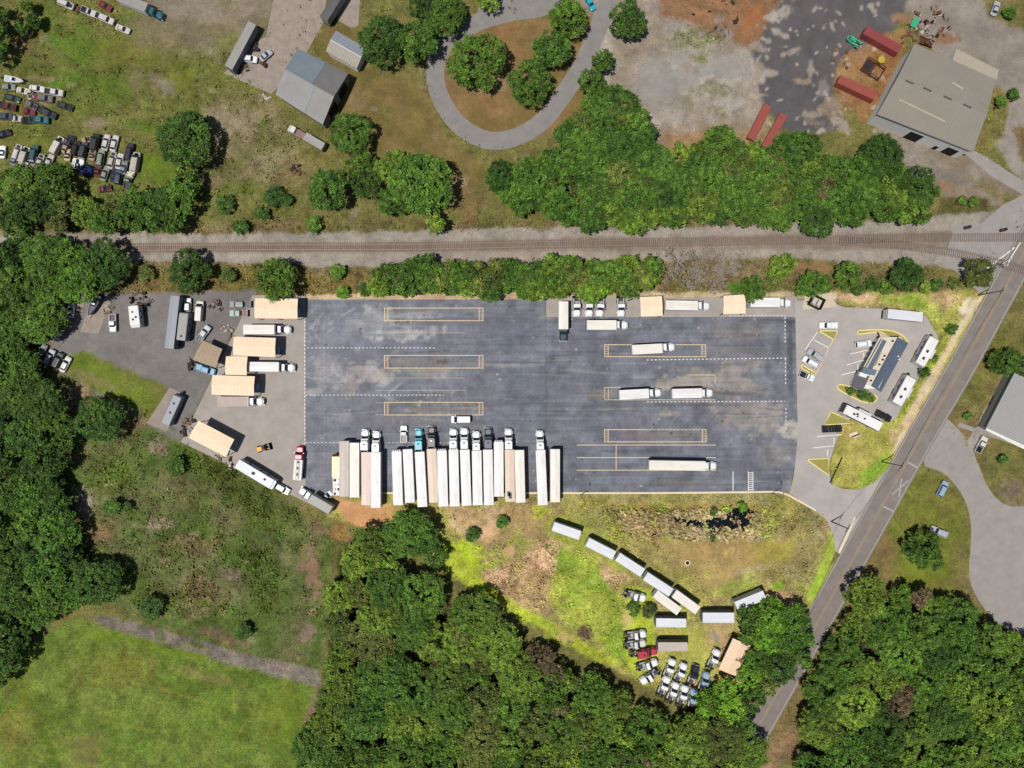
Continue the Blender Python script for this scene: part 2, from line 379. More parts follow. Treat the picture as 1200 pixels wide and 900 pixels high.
# soft spots: cx, cy, rx, ry, angle, colour, strength, cover roughness
G_SPOTS = [
 (95, 55, 45, 22, -20, (88, 112, 40), .9, .5), (70, 95, 42, 14, 0, (84, 110, 38), .8, .5), (130, 100, 40, 16, -25, (86, 108, 40), .9, .5),
 (30, 75, 20, 18, 0, (92, 106, 44), .6, .5), (215, 92, 18, 14, 0, (112, 118, 48), .85, .3), (150, 60, 40, 20, 0, (112, 110, 48), .7, .3),
 (160, 92, 12, 18, 0, (126, 116, 86), .6, .3), (186, 96, 26, 8, -30, (134, 124, 110), .7, .3), (115, 145, 16, 7, 0, (132, 118, 100), .8, .4),
 (52, 92, 20, 5, 0, (136, 122, 88), .7, .4), (25, 50, 16, 14, 0, (120, 104, 70), .8, .5), (20, 25, 20, 20, 0, (108, 100, 58), .8, .5),
 (35, 168, 60, 8, 0, (116, 118, 50), .7, .3), (190, 200, 30, 26, 0, (92, 116, 34), .85, .4), (170, 150, 28, 8, -15, (90, 116, 38), .8, .4),
 (225, 205, 30, 6, -40, (140, 122, 84), .7, .4), (250, 215, 20, 8, 0, (134, 118, 92), .7, .4), (270, 145, 30, 22, 0, (138, 126, 108), .6, .4),
 (330, 110, 40, 14, -28, (112, 114, 48), .7, .5), (280, 220, 30, 12, 0, (92, 106, 44), .7, .6), (230, 15, 60, 14, 0, (136, 126, 112), .5, .2),
 (265, 45, 20, 10, 0, (112, 116, 56), .6, .5), (392, 22, 10, 14, 30, (104, 108, 48), .8, .5), (378, 55, 6, 10, 0, (108, 104, 50), .8, .4),
 (420, 120, 26, 14, 60, (138, 116, 86), .7, .3), (345, 200, 30, 20, 0, (128, 114, 80), .6, .5), (330, 262, 30, 10, 0, (120, 100, 74), .7, .7),
 (540, 30, 40, 6, 5, (104, 96, 44), .7, .3), (590, 40, 26, 10, 0, (136, 100, 66), .7, .2), (570, 100, 22, 8, 0, (148, 128, 106), .6, .2),
 (520, 195, 22, 14, 0, (118, 106, 54), .7, .25), (546, 240, 16, 20, 0, (122, 98, 66), .7, .5), (540, 212, 12, 6, 0, (150, 132, 104), .8, .3),
 (812, 48, 34, 18, 0, (116, 118, 82), .8, .8), (820, 68, 12, 12, 0, (104, 108, 60), .8, .7), (790, 85, 40, 30, 0, (148, 146, 142), .8, .08),
 (770, 110, 40, 26, 0, (146, 142, 138), .7, .08), (850, 80, 26, 14, 0, (150, 146, 140), .9, .05), (838, 105, 24, 12, 0, (122, 120, 86), .6, .7),
 (845, 132, 16, 8, 0, (118, 112, 66), .7, .6), (880, 22, 18, 18, 0, (164, 108, 68), .8, .2), (830, 10, 40, 6, -20, (112, 92, 66), .7, .4),
 (918, 14, 20, 9, 30, (168, 158, 148), .95, .1), (904, 22, 9, 9, 0, (172, 164, 154), .95, .1), (912, 38, 10, 5, -40, (160, 150, 138), .9, .1), (922, 43, 5, 4, 0, (168, 158, 148), .9, .1),
 (892, 85, 10, 16, 0, (150, 138, 124), .8, .3), (905, 86, 12, 5, 0, (166, 158, 148), .8, .1), (930, 60, 10, 4, 20, (158, 146, 132), .8, .2), (950, 80, 4, 12, 0, (160, 148, 136), .8, .2),
 (944, 96, 12, 5, 0, (158, 138, 120), .8, .2), (890, 56, 9, 6, -30, (156, 144, 130), .8, .2), (952, 135, 14, 9, 0, (160, 146, 132), .8, .2), (885, 112, 12, 4, 0, (170, 158, 140), .8, .1),
 (975, 130, 20, 20, 0, (150, 132, 112), .7, .3), (985, 145, 16, 8, -40, (172, 160, 146), .6, .2), (965, 100, 10, 14, 0, (148, 140, 130), .6, .2), (1018, 82, 26, 12, 0, (150, 114, 72), .8, .4),
 (1060, 22, 14, 8, 0, (158, 122, 84), .8, .4), (1110, 45, 14, 9, 0, (134, 98, 66), .8, .2), (960, 10, 50, 20, 0, (94, 90, 92), .6, .08), (1120, 30, 60, 12, -10, (132, 122, 114), .5, .08),
 (1122, 210, 30, 10, -20, (118, 116, 116), .5, .2), (1160, 222, 26, 8, -30, (120, 112, 74), .7, .5), (1185, 232, 18, 6, -20, (96, 98, 54), .7, .5), (1105, 220, 14, 6, 0, (150, 120, 90), .8, .3),
 (1050, 205, 18, 12, 0, (156, 128, 100), .7, .3),
 (60, 292, 60, 8, 0, (142, 118, 92), .8, .3), (640, 300, 180, 4, 0, (160, 146, 130), .6, .1), (870, 270, 60, 4, 0, (162, 152, 140), .5, .1), (1000, 300, 60, 5, 0, (156, 148, 138), .6, .1), (1040, 330, 60, 10, 0, (92, 96, 52), .7, .6), (950, 312, 30, 10, 0, (140, 112, 78), .8, .3),
 (160, 312, 20, 6, 0, (110, 112, 44), .6, .6), (265, 320, 14, 10, 0, (114, 110, 46), .8, .7), (365, 335, 50, 10, 0, (128, 112, 66), .6, .7),
 (115, 436, 40, 12, -20, (98, 118, 36), .7, .3), (110, 446, 34, 8, -25, (128, 118, 80), .7, .2), (166, 470, 16, 12, 0, (100, 118, 40), .6, .6),
 (98, 586, 16, 20, 20, (154, 140, 128), .95, .4), (90, 470, 16, 24, -30, (140, 118, 92), .8, .5), (110, 620, 26, 18, 0, (130, 108, 74), .9, .5), (150, 500, 30, 14, 30, (120, 104, 76), .7, .9),
 (130, 560, 26, 24, 0, (90, 104, 44), .8, .8), (185, 522, 12, 10, 0, (146, 128, 114), .7, .7), (190, 615, 18, 7, 0, (142, 124, 108), .8, .7), (220, 640, 40, 12, 0, (118, 102, 72), .6, .9),
 (235, 700, 30, 30, 0, (116, 98, 72), .7, .9), (260, 560, 60, 18, -28, (78, 88, 38), .8, .9), (310, 600, 40, 20, -25, (78, 86, 38), .7, .9), (300, 660, 30, 24, 0, (74, 88, 36), .7, .9),
 (366, 672, 13, 34, 8, (136, 110, 88), .95, .3), (310, 700, 20, 20, 0, (80, 90, 38), .6, .9), (360, 742, 12, 14, 0, (142, 122, 106), .8, .4), (270, 672, 16, 10, 0, (128, 112, 98), .7, .8),
 (372, 620, 14, 8, -30, (124, 102, 80), .8, .5), (255, 745, 40, 8, -18, (118, 98, 76), .7, .6), (398, 622, 14, 12, 0, (150, 112, 70), .7, .5), (180, 700, 26, 18, 0, (84, 88, 42), .6, .9),
 (55, 870, 6, 50, 26, (76, 100, 30), .8, .3), (100, 880, 24, 24, 0, (124, 114, 70), .7, .25), (140, 785, 60, 26, 0, (110, 106, 46), .5, .5), (230, 790, 60, 8, -14, (134, 126, 74), .7, .4), (285, 850, 12, 20, 0, (84, 106, 34), .7, .4),
 (210, 800, 12, 18, -30, (88, 106, 36), .6, .4), (120, 745, 30, 6, -10, (104, 124, 32), .8, .4), (215, 765, 50, 6, -14, (104, 124, 30), .7, .3), (20, 850, 30, 30, 30, (124, 112, 56), .5, .5), (30, 812, 14, 10, 30, (104, 120, 40), .6, .4), (330, 840, 30, 40, 0, (104, 116, 36), .6, .3),
 (1090, 670, 34, 20, 0, (110, 120, 40), .8, .3), (1108, 600, 18, 14, 0, (116, 110, 52), .7, .4), (1160, 420, 20, 40, -30, (108, 110, 50), .7, .5), (1132, 690, 14, 50, 10, (128, 112, 80), .6, .4), (1168, 545, 22, 12, 0, (104, 104, 60), .8, .4), (1186, 575, 18, 16, 0, (126, 112, 104), .8, .4),
 (480, 600, 30, 8, 0, (156, 150, 84), .6, .8), (572, 625, 12, 12, 0, (212, 170, 132), .9, .1), (596, 645, 8, 8, 0, (214, 172, 136), .9, .1), (578, 660, 20, 6, 20, (150, 164, 56), .7, .6), (600, 632, 24, 4, 60, (156, 158, 66), .7, .6),
 (556, 650, 24, 16, -30, (172, 192, 46), .8, .5), (600, 690, 20, 14, -30, (150, 124, 92), .7, .7), (625, 700, 12, 10, 0, (138, 116, 88), .7, .7), (648, 716, 14, 8, 0, (140, 120, 92), .7, .6), (686, 742, 9, 8, 0, (118, 100, 82), .95, .4), (660, 745, 12, 8, -20, (196, 170, 122), .8, .3),
 (636, 600, 14, 10, 0, (170, 178, 60), .8, .5), (690, 610, 30, 10, -20, (150, 158, 72), .6, .5), (820, 594, 120, 6, 0, (158, 134, 72), .7, .5), (776, 596, 8, 4, 0, (150, 176, 50), .9, .4), (852, 596, 8, 5, 0, (156, 182, 50), .9, .4),
 (930, 612, 30, 14, 0, (132, 120, 78), .7, .8), (945, 650, 16, 20, 0, (152, 138, 96), .7, .6), (910, 686, 10, 6, 0, (138, 166, 54), .9, .4), (860, 690, 36, 12, 10, (150, 162, 74), .7, .5), (880, 668, 24, 4, 10, (170, 152, 122), .6, .4), (780, 665, 30, 6, -35, (156, 150, 80), .6, .4),
 (735, 725, 8, 14, 0, (202, 178, 120), .8, .2), (790, 742, 14, 3, 0, (188, 158, 100), .8, .3), (818, 760, 20, 20, 0, (176, 176, 84), .6, .3), (838, 745, 5, 10, 10, (140, 132, 122), .8, .1), (818, 805, 12, 8, 0, (204, 160, 96), .8, .3),
 (1000, 348, 26, 5, 0, (200, 168, 138), .8, .4), (1110, 352, 24, 5, 0, (196, 168, 130), .7, .5), (1130, 362, 6, 14, -30, (226, 210, 186), .9, .2), (1096, 396, 10, 14, 0, (150, 160, 70), .7, .5),
 (1004, 530, 26, 20, 0, (176, 158, 94), .6, .4), (1040, 512, 10, 22, -26, (150, 150, 74), .6, .5), (1048, 510, 8, 12, 0, (206, 180, 136), .8, .4),
]
_gr = random.Random(9)
_AS = [(890, 50), (940, 0), (1050, 0), (1010, 58), (980, 110), (990, 150), (925, 150), (900, 100)]
for _k in range(90):       # pale worn patches on the scrap yard's asphalt
    _x = _gr.uniform(885, 1040); _y = _gr.uniform(0, 165)
    G_SPOTS.append((_x, _y, _gr.uniform(1.2, 5.5), _gr.uniform(1, 3.6), _gr.uniform(-60, 60), (170, 162, 152), _gr.uniform(.5, .95), .15))
for _k in range(60):       # gravel field scuffs
    G_SPOTS.append((_gr.uniform(725, 885), _gr.uniform(20, 160), _gr.uniform(3, 14), _gr.uniform(1.5, 6), _gr.uniform(-40, 40), _gr.choice([(166, 160, 152), (150, 146, 144), (140, 126, 106), (128, 118, 96)]), _gr.uniform(.3, .6), .3))
for _k in range(40):       # mowing streaks in the south-west meadow
    G_SPOTS.append((_gr.uniform(10, 350), _gr.uniform(740, 895), _gr.uniform(20, 60), _gr.uniform(1.2, 3), _gr.choice([62, 64, -14, -16]) + _gr.gauss(0, 3), _gr.choice([(88, 108, 34), (134, 132, 70), (122, 132, 48)]), _gr.uniform(.25, .5), .4))
for _k in range(110):      # worn bits and lush tufts on the north-west meadow and verge
    G_SPOTS.append((_gr.uniform(20, 560), _gr.uniform(0, 270), _gr.uniform(2, 9), _gr.uniform(1.5, 5), _gr.uniform(-60, 60), _gr.choice([(136, 124, 96), (84, 106, 38), (124, 118, 64), (142, 130, 112)]), _gr.uniform(.3, .7), .6))
for _k in range(120):      # basin grass: straw, dirt and lush patches
    G_SPOTS.append((_gr.uniform(525, 960), _gr.uniform(585, 790), _gr.uniform(2, 9), _gr.uniform(1.5, 5), _gr.uniform(-60, 30), _gr.choice([(196, 172, 122), (136, 160, 52), (172, 176, 70), (150, 128, 90)]), _gr.uniform(.3, .65), .7))
for _k in range(90):       # scrub field: pinkish soil and green cover
    G_SPOTS.append((_gr.uniform(90, 380), _gr.uniform(490, 780), _gr.uniform(3, 14), _gr.uniform(2, 7), _gr.uniform(-50, 50), _gr.choice([(138, 118, 98), (72, 90, 34), (84, 98, 40), (120, 106, 76)]), _gr.uniform(.35, .75), .75))
def paint(px, py, base, layers, spots):
    n = px.shape[0]
    col = np.empty((n, 3)); col[:] = A(base)
    tall = np.full(n, .5)
    wx = (fbm(px, py, 26, 1) - .5) * 2; wy = (fbm(px, py, 26, 5) - .5) * 2
    wx2 = (fbm(px, py, 7, 21, 3) - .5) * 2
    mid = fbm(px, py, 38, 9, 5)
    for poly, c1, c2, so, wp, tl in layers:
        xs = [p[0] for p in poly]; ys = [p[1] for p in poly]; mg = so + wp * 2 + 4
        idx = np.nonzero((px > min(xs) - mg) & (px < max(xs) + mg) & (py > min(ys) - mg) & (py < max(ys) + mg))[0]
        if not len(idx): continue
        d = sdf(px[idx] + wx[idx] * wp, py[idx] + wy[idx] * wp, poly) + wx2[idx] * wp * .5
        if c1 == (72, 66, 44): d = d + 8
        w = soft(d, so)[:, None]
        t = np.clip((mid[idx] - .38) / .24, 0, 1)[:, None]
        c = np.array(A(c1)) * (1 - t) + np.array(A(c2)) * t
        col[idx] = col[idx] * (1 - w) + c * w
        tall[idx] = tall[idx] * (1 - w[:, 0]) + tl * w[:, 0]
    for cx, cy, rx, ry, an, c, st, tl in spots:
        R = max(rx, ry) * 2
        idx = np.nonzero((abs(px - cx) < R) & (abs(py - cy) < R))[0]
        if not len(idx): continue
        dx = px[idx] - cx; dy = -(py[idx] - cy); a = rad(an)
        u = (dx * math.cos(a) + dy * math.sin(a)) / rx; v = (-dx * math.sin(a) + dy * math.cos(a)) / ry
        r = np.sqrt(u * u + v * v) + wx2[idx] * .75 + wx[idx] * .35
        w = np.clip((1.15 - r) / .7, 0, 1); w = w * w * (3 - 2 * w) * st
        col[idx] = col[idx] * (1 - w[:, None]) + np.array(A(c)) * w[:, None]
        tall[idx] = tall[idx] * (1 - w) + tl * w
    v = (fbm(px, py, 12, 13, 4) - .5) * (0.28 + tall * 1.3)
    col *= (1 + v)[:, None]
    col[:, 1] *= 1 + (fbm(px, py, 20, 31, 3) - .5) * .25 * tall
    return np.clip(col, .004, .82), tall

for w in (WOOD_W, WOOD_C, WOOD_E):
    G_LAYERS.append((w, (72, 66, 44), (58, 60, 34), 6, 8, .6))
GS = 1.5
far = [24, 60, 140, 300, 700, 1600, 4000, 12000, 40000]
xs = np.array([-60 - f for f in far[::-1]] + list(np.arange(-60, 1260.1, GS)) + [1260 + f for f in far])
ys = np.array([-50 - f for f in far[::-1]] + list(np.arange(-50, 950.1, GS)) + [950 + f for f in far])
GX, GY = np.meshgrid(xs, ys)
px = GX.ravel(); py = GY.ravel()
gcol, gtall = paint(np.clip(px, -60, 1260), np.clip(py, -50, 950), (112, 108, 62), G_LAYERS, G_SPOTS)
_out = np.maximum(np.maximum(-60 - px, px - 1260), np.maximum(-50 - py, py - 950))
_w = np.clip(_out / 24, 0, 1)[:, None]        # beyond the surveyed area the land goes on as rough pasture
_n = fbm(px, py, 90, 5, 3)[:, None]
gcol = gcol * (1 - _w) + (np.array(A((106, 108, 62))) * (1 - _n) + np.array(A((96, 112, 52))) * _n) * _w
DITCH = [(790, 606), (806, 610), (830, 610), (852, 606), (858, 600), (870, 598), (882, 602), (882, 614), (872, 619), (858, 617), (842, 618), (836, 623), (828, 616), (806, 615), (792, 611)]
def ground_z(px, py):
    d = sdf(px, py, DITCH)
    z = -0.85 * np.clip(1 - (d - 1.0 + 7 * (fbm(px, py, 7, 15, 3) - .5)) / 5, 0, 1)
    return z
gz = np.zeros(px.shape)
sel = (px > 740) & (px < 930) & (py > 580) & (py < 640)
gz[sel] = ground_z(px[sel], py[sel])
V = np.stack([(px - 600) * S, (450 - py) * S, gz], 1)
nx, ny = len(xs), len(ys)
ii, jj = np.meshgrid(np.arange(nx - 1), np.arange(ny - 1))
i0 = (jj * nx + ii).ravel()
Q = np.stack([i0 + nx, i0 + nx + 1, i0 + 1, i0], 1)
M_GROUND = ground_mat("ground_cover")
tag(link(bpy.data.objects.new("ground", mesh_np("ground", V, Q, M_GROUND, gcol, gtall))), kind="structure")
def ground_lookup(x, y):
    """painted colour and cover height at photo pixels"""
    ix = np.clip(((x + 60) / GS).astype(int), 0, int(1320 / GS)) + len(far); iy = np.clip(((y + 50) / GS).astype(int), 0, int(1000 / GS) - 1) + len(far)
    k = iy * nx + ix
    return gcol[k], gtall[k]

# pond water in the ditch
M_WATER = mat("dark_water", (16, 22, 26), rough=0.08, amt=.2, spec=.5)
mb = MB(); mb.sheet([P(*p) for p in [(782, 603), (850, 599), (860, 594), (886, 595), (889, 620), (850, 627), (796, 621)]], -0.2)
tag(mb.build("pond_water", M_WATER), kind="structure")

# ------------------------------------------------------------ paved sheets
def sheet_obj(name, poly, z, m, kind="structure"):
    mb = MB(); mb.sheet([P(*p) for p in poly], z)
    return tag(mb.build(name, m), kind=kind)
def strip(poly, half, close=False):
    """centre line in photo px -> polygon of constant half width (px)"""
    L = []; R = []
    n = len(poly)
    for i in range(n):
        a = poly[max(i - 1, 0)]; b = poly[min(i + 1, n - 1)]
        dx, dy = b[0] - a[0], b[1] - a[1]; l = math.hypot(dx, dy)
        L.append((poly[i][0] - dy / l * half, poly[i][1] + dx / l * half))
        R.append((poly[i][0] + dy / l * half, poly[i][1] - dx / l * half))
    return L + R[::-1]
def smooth_path(pts, k=6):
    out = []
    n = len(pts)
    for i in range(n - 1):
        p0 = pts[max(i - 1, 0)]; p1 = pts[i]; p2 = pts[i + 1]; p3 = pts[min(i + 2, n - 1)]
        for j in range(k):
            t = j / k
            out.append(tuple(0.5 * (2 * p1[a] + (p2[a] - p0[a]) * t + (2 * p0[a] - 5 * p1[a] + 4 * p2[a] - p3[a]) * t * t + (3 * p1[a] - p0[a] - 3 * p2[a] + p3[a]) * t ** 3) for a in (0, 1)))
    out.append(tuple(pts[-1]))
    return out
def strip_quads(mb, pts, half, z):
    pp = strip(pts, half); n = len(pts)
    for i in range(n - 1):
        a, b = pp[i], pp[i + 1]; c, d = pp[2 * n - 2 - i], pp[2 * n - 1 - i]
        mb.quad((*P(*a), z), (*P(*b), z), (*P(*c), z), (*P(*d), z))
    return mb

M_ROAD = mat("worn_road_asphalt", (132, 124, 119), rough=.9, amt=.14, scale=.35, spec=.15)
M_GRAVEL = mat("packed_grey_gravel", (165, 158, 152), rough=.95, amt=.14, scale=.25, spec=.1)
M_GRAVEL_E = mat("pale_driveway", (154, 149, 145), rough=.95, amt=.12, scale=.3, spec=.1)
M_PAVE = mat("sunbleached_paving", (172, 166, 162), rough=.9, amt=.13, scale=.16, spec=.12)
M_LOOP = mat("loop_drive_asphalt", (138, 134, 132), rough=.9, amt=.12, scale=.3, spec=.12)
M_CONC = mat("old_concrete", (154, 142, 132), rough=.9, amt=.16, scale=.5, spec=.12)
M_CONC_L = mat("pale_concrete", (204, 190, 168), rough=.85, amt=.12, scale=.8, spec=.15)
M_YEL_R = mat("faded_road_yellow", (164, 142, 104), rough=.8, amt=.2, scale=2)
M_YEL = mat("yellow_line_paint", (220, 200, 160), rough=.7, amt=.3, scale=2.5)
M_WHT = mat("white_line_paint", (226, 224, 222), rough=.7, amt=.3, scale=2.5)
M_WHT_D = mat("faded_white_paint", (176, 171, 167), rough=.8, amt=.2, scale=2.5)
M_KERBY = mat("yellow_kerb_paint", (232, 216, 146), rough=.7, amt=.12, scale=2)
M_KERB = mat("kerb_concrete", (226, 212, 184), rough=.85, amt=.1, scale=2)

# main road
ROADC = smooth_path([(1260, 190), (1225, 250), (1176, 340), (1127, 430), (1080, 510), (1030, 600), (980, 690), (911, 812), (862, 900), (815, 985), (700, 1200)], 5)
mb = strip_quads(MB(), ROADC, 16.5, .016)
tag(mb.build("road", M_ROAD), kind="structure")
# loop drive north
LOOP = smooth_path([(720, -60), (716, -10), (700, 36), (680, 80), (655, 118), (632, 145), (600, 162), (570, 164), (540, 148), (520, 122), (510, 92), (515, 62), (535, 40), (565, 24), (600, 14), (640, 6), (680, -30)], 6)
mb = strip_quads(MB(), LOOP, 10.5, .008)
tag(mb.build("loop_drive", M_LOOP), kind="structure")
mb = MB(); mb.sheet([P(*p) for p in [(585, 18), (600, 8), (650, -6), (700, -60), (640, -60), (590, -20), (560, 10), (560, 26)]], .012)
tag(mb.build("drive_apron", M_LOOP), kind="structure")
# east driveway
sheet_obj("gravel_driveway", smooth_path([(1076, 512), (1100, 488), (1118, 498), (1136, 520), (1148, 548), (1160, 574), (1186, 594), (1262, 600), (1262, 766), (1200, 744), (1172, 732), (1150, 708), (1136, 676), (1138, 620), (1130, 585), (1108, 556), (1084, 547)], 4), .010, M_GRAVEL_E)
sheet_obj("rail_crossing_apron", [(1150, 262), (1175, 240), (1260, 200), (1262, 330), (1210, 290), (1175, 330), (1150, 345), (1120, 318), (1105, 308), (1120, 262)], .006, M_GRAVEL_E)
sheet_obj("side_driveway", smooth_path([(1125, 175), (1145, 178), (1180, 200), (1202, 214), (1262, 250), (1262, 262), (1195, 226), (1160, 205)], 3), .010, M_GRAVEL_E)
# yard pavements
sheet_obj("truck_yard_gravel", [(296, 346), (358, 346), (358, 577), (388, 577), (386, 600), (366, 592), (212, 518)], .008, M_GRAVEL)
sheet_obj("concrete_yard", [(312, 42), (332, -60), (392, -60), (378, 28), (350, 78), (318, 110), (262, 86), (272, 76), (290, 56)], .008, M_CONC)
sheet_obj("concrete_pad", [(398, 0), (400, -40), (424, -40), (420, 30), (412, 33), (396, 24)], .008, M_CONC)
EAST_PAVE = [(932, 352), (966, 351), (990, 360), (1040, 362), (1086, 371), (1099, 394), (1078, 440), (1050, 490), (1044, 494), (1000, 488), (986, 500), (979, 520), (971, 545), (974, 567), (988, 573), (1006, 574), (1024, 566), (1046, 543), (1064, 526), (990, 652), (979, 646), (977, 628), (968, 608), (953, 597), (925, 578), (930, 560), (934, 520)]
sheet_obj("entrance_paving", EAST_PAVE, .012, M_PAVE)
sheet_obj("north_strip_gravel", [(640, 349), (934, 348), (934, 369), (932, 374), (640, 374)], .008, M_GRAVEL)
sheet_obj("concrete_slab", [(125, 348), (131, 350), (116, 391), (94, 389), (106, 352)], .05, M_CONC)
sheet_obj("boat_slab", [(86, 350), (100, 352), (90, 388), (70, 386)], .05, M_CONC)
sheet_obj("camper_pad", [(199, 454), (219, 463), (195, 506), (172, 496)], .05, M_CONC)
sheet_obj("dumpster_pad", [(944, 341), (980, 344), (980, 360), (940, 363)], .03, M_CONC_L)
sheet_obj("building_walk", [(1180, 436), (1190, 440), (1160, 500), (1196, 516), (1196, 524), (1156, 510), (1146, 516), (1140, 530), (1128, 526), (1140, 506), (1122, 500), (1124, 495), (1144, 502), (1150, 486), (1164, 462)], .03, M_GRAVEL_E)

# truck parking lot: fine grid so that dust and oil can be painted on it
LOT_LAYERS = []
LOT_SPOTS = [
 (480, 392, 46, 8, 5, (172, 172, 174), .85, .5), (430, 378, 50, 14, 0, (150, 152, 156), .6, .4), (385, 440, 24, 26, 0, (154, 153, 156), .7, .7), (430, 436, 40, 12, 0, (170, 164, 158), .85, .7),
 (410, 452, 16, 10, 40, (160, 152, 144), .7, .6), (500, 436, 36, 8, 0, (152, 146, 138), .8, .5), (470, 424, 40, 5, 0, (144, 142, 142), .7, .3), (370, 458, 14, 6, 0, (170, 168, 166), .8, .5),
 (400, 486, 10, 9, 0, (142, 142, 144), .7, .4), (380, 390, 20, 20, 0, (124, 128, 136), .5, .5), (475, 370, 40, 5, 0, (150, 150, 152), .7, .4), (600, 428, 40, 3, 0, (148, 146, 144), .7, .1),
 (510, 480, 60, 4, 2, (134, 122, 112), .7, .2), (508, 424, 56, 6, 0, (128, 122, 120), .6, .2), (520, 464, 60, 3, 3, (108, 104, 104), .6, .1), (460, 492, 60, 6, 0, (120, 116, 116), .5, .2), (560, 500, 30, 6, 0, (112, 112, 116), .5, .2),
 (700, 462, 24, 6, 0, (136, 130, 124), .8, .2), (690, 478, 60, 4, 0, (110, 112, 118), .5, .2), (800, 448, 50, 10, 12, (168, 160, 150), .8, .3), (850, 445, 60, 22, 0, (154, 148, 140), .8, .3), (780, 484, 14, 4, 0, (158, 150, 140), .8, .1),
 (870, 388, 50, 12, 0, (130, 122, 120), .6, .2), (890, 388, 24, 3, 0, (146, 138, 132), .6, .1), (860, 412, 60, 6, 0, (122, 120, 122), .6, .2), (880, 490, 50, 22, 0, (154, 147, 140), .75, .4), (928, 505, 12, 14, 0, (182, 176, 170), .9, .6),
 (905, 530, 20, 20, 0, (144, 140, 138), .6, .5), (780, 510, 60, 5, 0, (128, 120, 116), .7, .2), (740, 528, 40, 3, 0, (86, 90, 100), .6, .2), (740, 545, 30, 3, 0, (86, 90, 100), .6, .2), (800, 565, 60, 5, 0, (122, 122, 122), .5, .2),
 (850, 461, 40, 2.5, 0, (100, 98, 100), .7, .1), (500, 424, 20, 5, 0, (118, 112, 110), .6, .1), (519, 424, 6, 3, 0, (90, 88, 86), .8, .1), (455, 424, 3, 3, 0, (80, 78, 76), .8, .1), (830, 345, 4, 3, 0, (60, 58, 56), .8, .1),
 (600, 395, 30, 40, 0, (104, 110, 124), .5, .1), (620, 470, 30, 40, 0, (106, 112, 124), .5, .1), (690, 400, 40, 20, 0, (100, 104, 114), .5, .1), (370, 545, 16, 26, 0, (122, 124, 128), .5, .5),
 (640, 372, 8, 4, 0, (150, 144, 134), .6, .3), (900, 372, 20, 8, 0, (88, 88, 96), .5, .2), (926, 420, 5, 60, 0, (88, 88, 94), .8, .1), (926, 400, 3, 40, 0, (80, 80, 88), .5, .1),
]
_lr = random.Random(21)
for _k in range(150):      # tyre drag marks, mostly along the driving direction
    _y = _lr.choice([368, 424, 479, 411, 461, 511, 485, 395, 440, 530, 560]) + _lr.gauss(0, 5)
    _x = _lr.uniform(365, 925); _d = _lr.random() < .6
    LOT_SPOTS.append((_x, _y, _lr.uniform(12, 45), _lr.uniform(.6, 1.5), _lr.gauss(0, 2.5), (88, 89, 95) if _d else (150, 146, 140), _lr.uniform(.25, .55), .2))
for _k in range(240):      # oil drips and pale scuffs
    _x = _lr.uniform(362, 928); _y = _lr.uniform(355, 572)
    LOT_SPOTS.append((_x, _y, _lr.uniform(.8, 1.9), _lr.uniform(.7, 1.4), 0, (66, 66, 70) if _lr.random() < .6 else (176, 174, 172), _lr.uniform(.4, .9), .2))
for _k in range(34):       # swept turning arcs at the east end and dusty scrub at the west
    LOT_SPOTS.append((_lr.uniform(370, 470), _lr.uniform(360, 470), _lr.uniform(4, 14), _lr.uniform(1, 4), _lr.uniform(-60, 60), (160, 160, 162), _lr.uniform(.3, .7), .4))
M_LOT = ground_mat("sealed_lot_asphalt", fine=1.6, amp=.5, straw=(150, 148, 148))
def lot_sheet(name, x0, x1, y0, y1, cuts=()):
    gx = np.arange(x0, x1 + .01, (x1 - x0) / round((x1 - x0) / 1.0)); gy = np.arange(y0, y1 + .01, (y1 - y0) / round((y1 - y0) / 1.0))
    X, Y = np.meshgrid(gx, gy); X = X.ravel(); Y = Y.ravel()
    if cuts:
        # ease the right side to the lot's curved edge
        e = np.interp(Y, [371, 470, 500, 540, 575], [932, 934, 935, 932, 925])
        X = x0 + (X - x0) * (e - x0) / (x1 - x0)
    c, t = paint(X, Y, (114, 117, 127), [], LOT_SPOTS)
    # horizontal tyre-wear streaks and dusty speckle
    st = (fbm(X / 30, Y, 3, 41, 3) - .5) * .42 + (fbm(X / 10, Y, 8, 47, 3) - .5) * .1 + (fbm(X, Y / 10, 6, 57, 3) - .5) * .07
    c *= (1 + st)[:, None]
    dust = np.clip((fbm(X, Y, 5, 61, 3) - .60) / .15, 0, 1) * np.clip((fbm(X, Y, 60, 71, 2) - .4) / .2, 0, 1) * np.clip((620 - X) / 200, .15, 1) * .7
    west = np.clip((600 - X) / 220, 0, 1) * .12 * (.4 + fbm(X, Y, 50, 77, 3) * 1.2); c = c * (1 - west[:, None]) + np.array(A((170, 172, 178))) * west[:, None]
    c = c * (1 - dust[:, None]) + np.array(A((158, 158, 160))) * dust[:, None]
    for xs_, dk in ((639.5, .8), (380.5, 1.12), (381.8, .9), (610, .93), (470, .95), (720, .94), (800, .95), (880, .94)):
        jit = (vnoise(Y, Y * 0, 30, 8) - .5) * 1.5
        w_ = np.clip(1.1 - abs(X + jit - xs_), 0, 1)[:, None]; c *= 1 - w_ * (1 - dk)
    Vv = np.stack([(X - 600) * S, (450 - Y) * S, np.full(X.shape, .014)], 1)
    a, b = len(gx), len(gy)
    ii, jj = np.meshgrid(np.arange(a - 1), np.arange(b - 1)); k = (jj * a + ii).ravel()
    me = mesh_np(name, Vv, np.stack([k + a, k + a + 1, k + 1, k], 1), M_LOT, c, np.full(len(X), .3))
    tag(link(bpy.data.objects.new(name, me)), kind="structure")
lot_sheet("truck_lot_west", 358, 640, 351, 577)
lot_sheet("truck_lot_east", 640, 932, 371.5, 576, cuts=(1,))

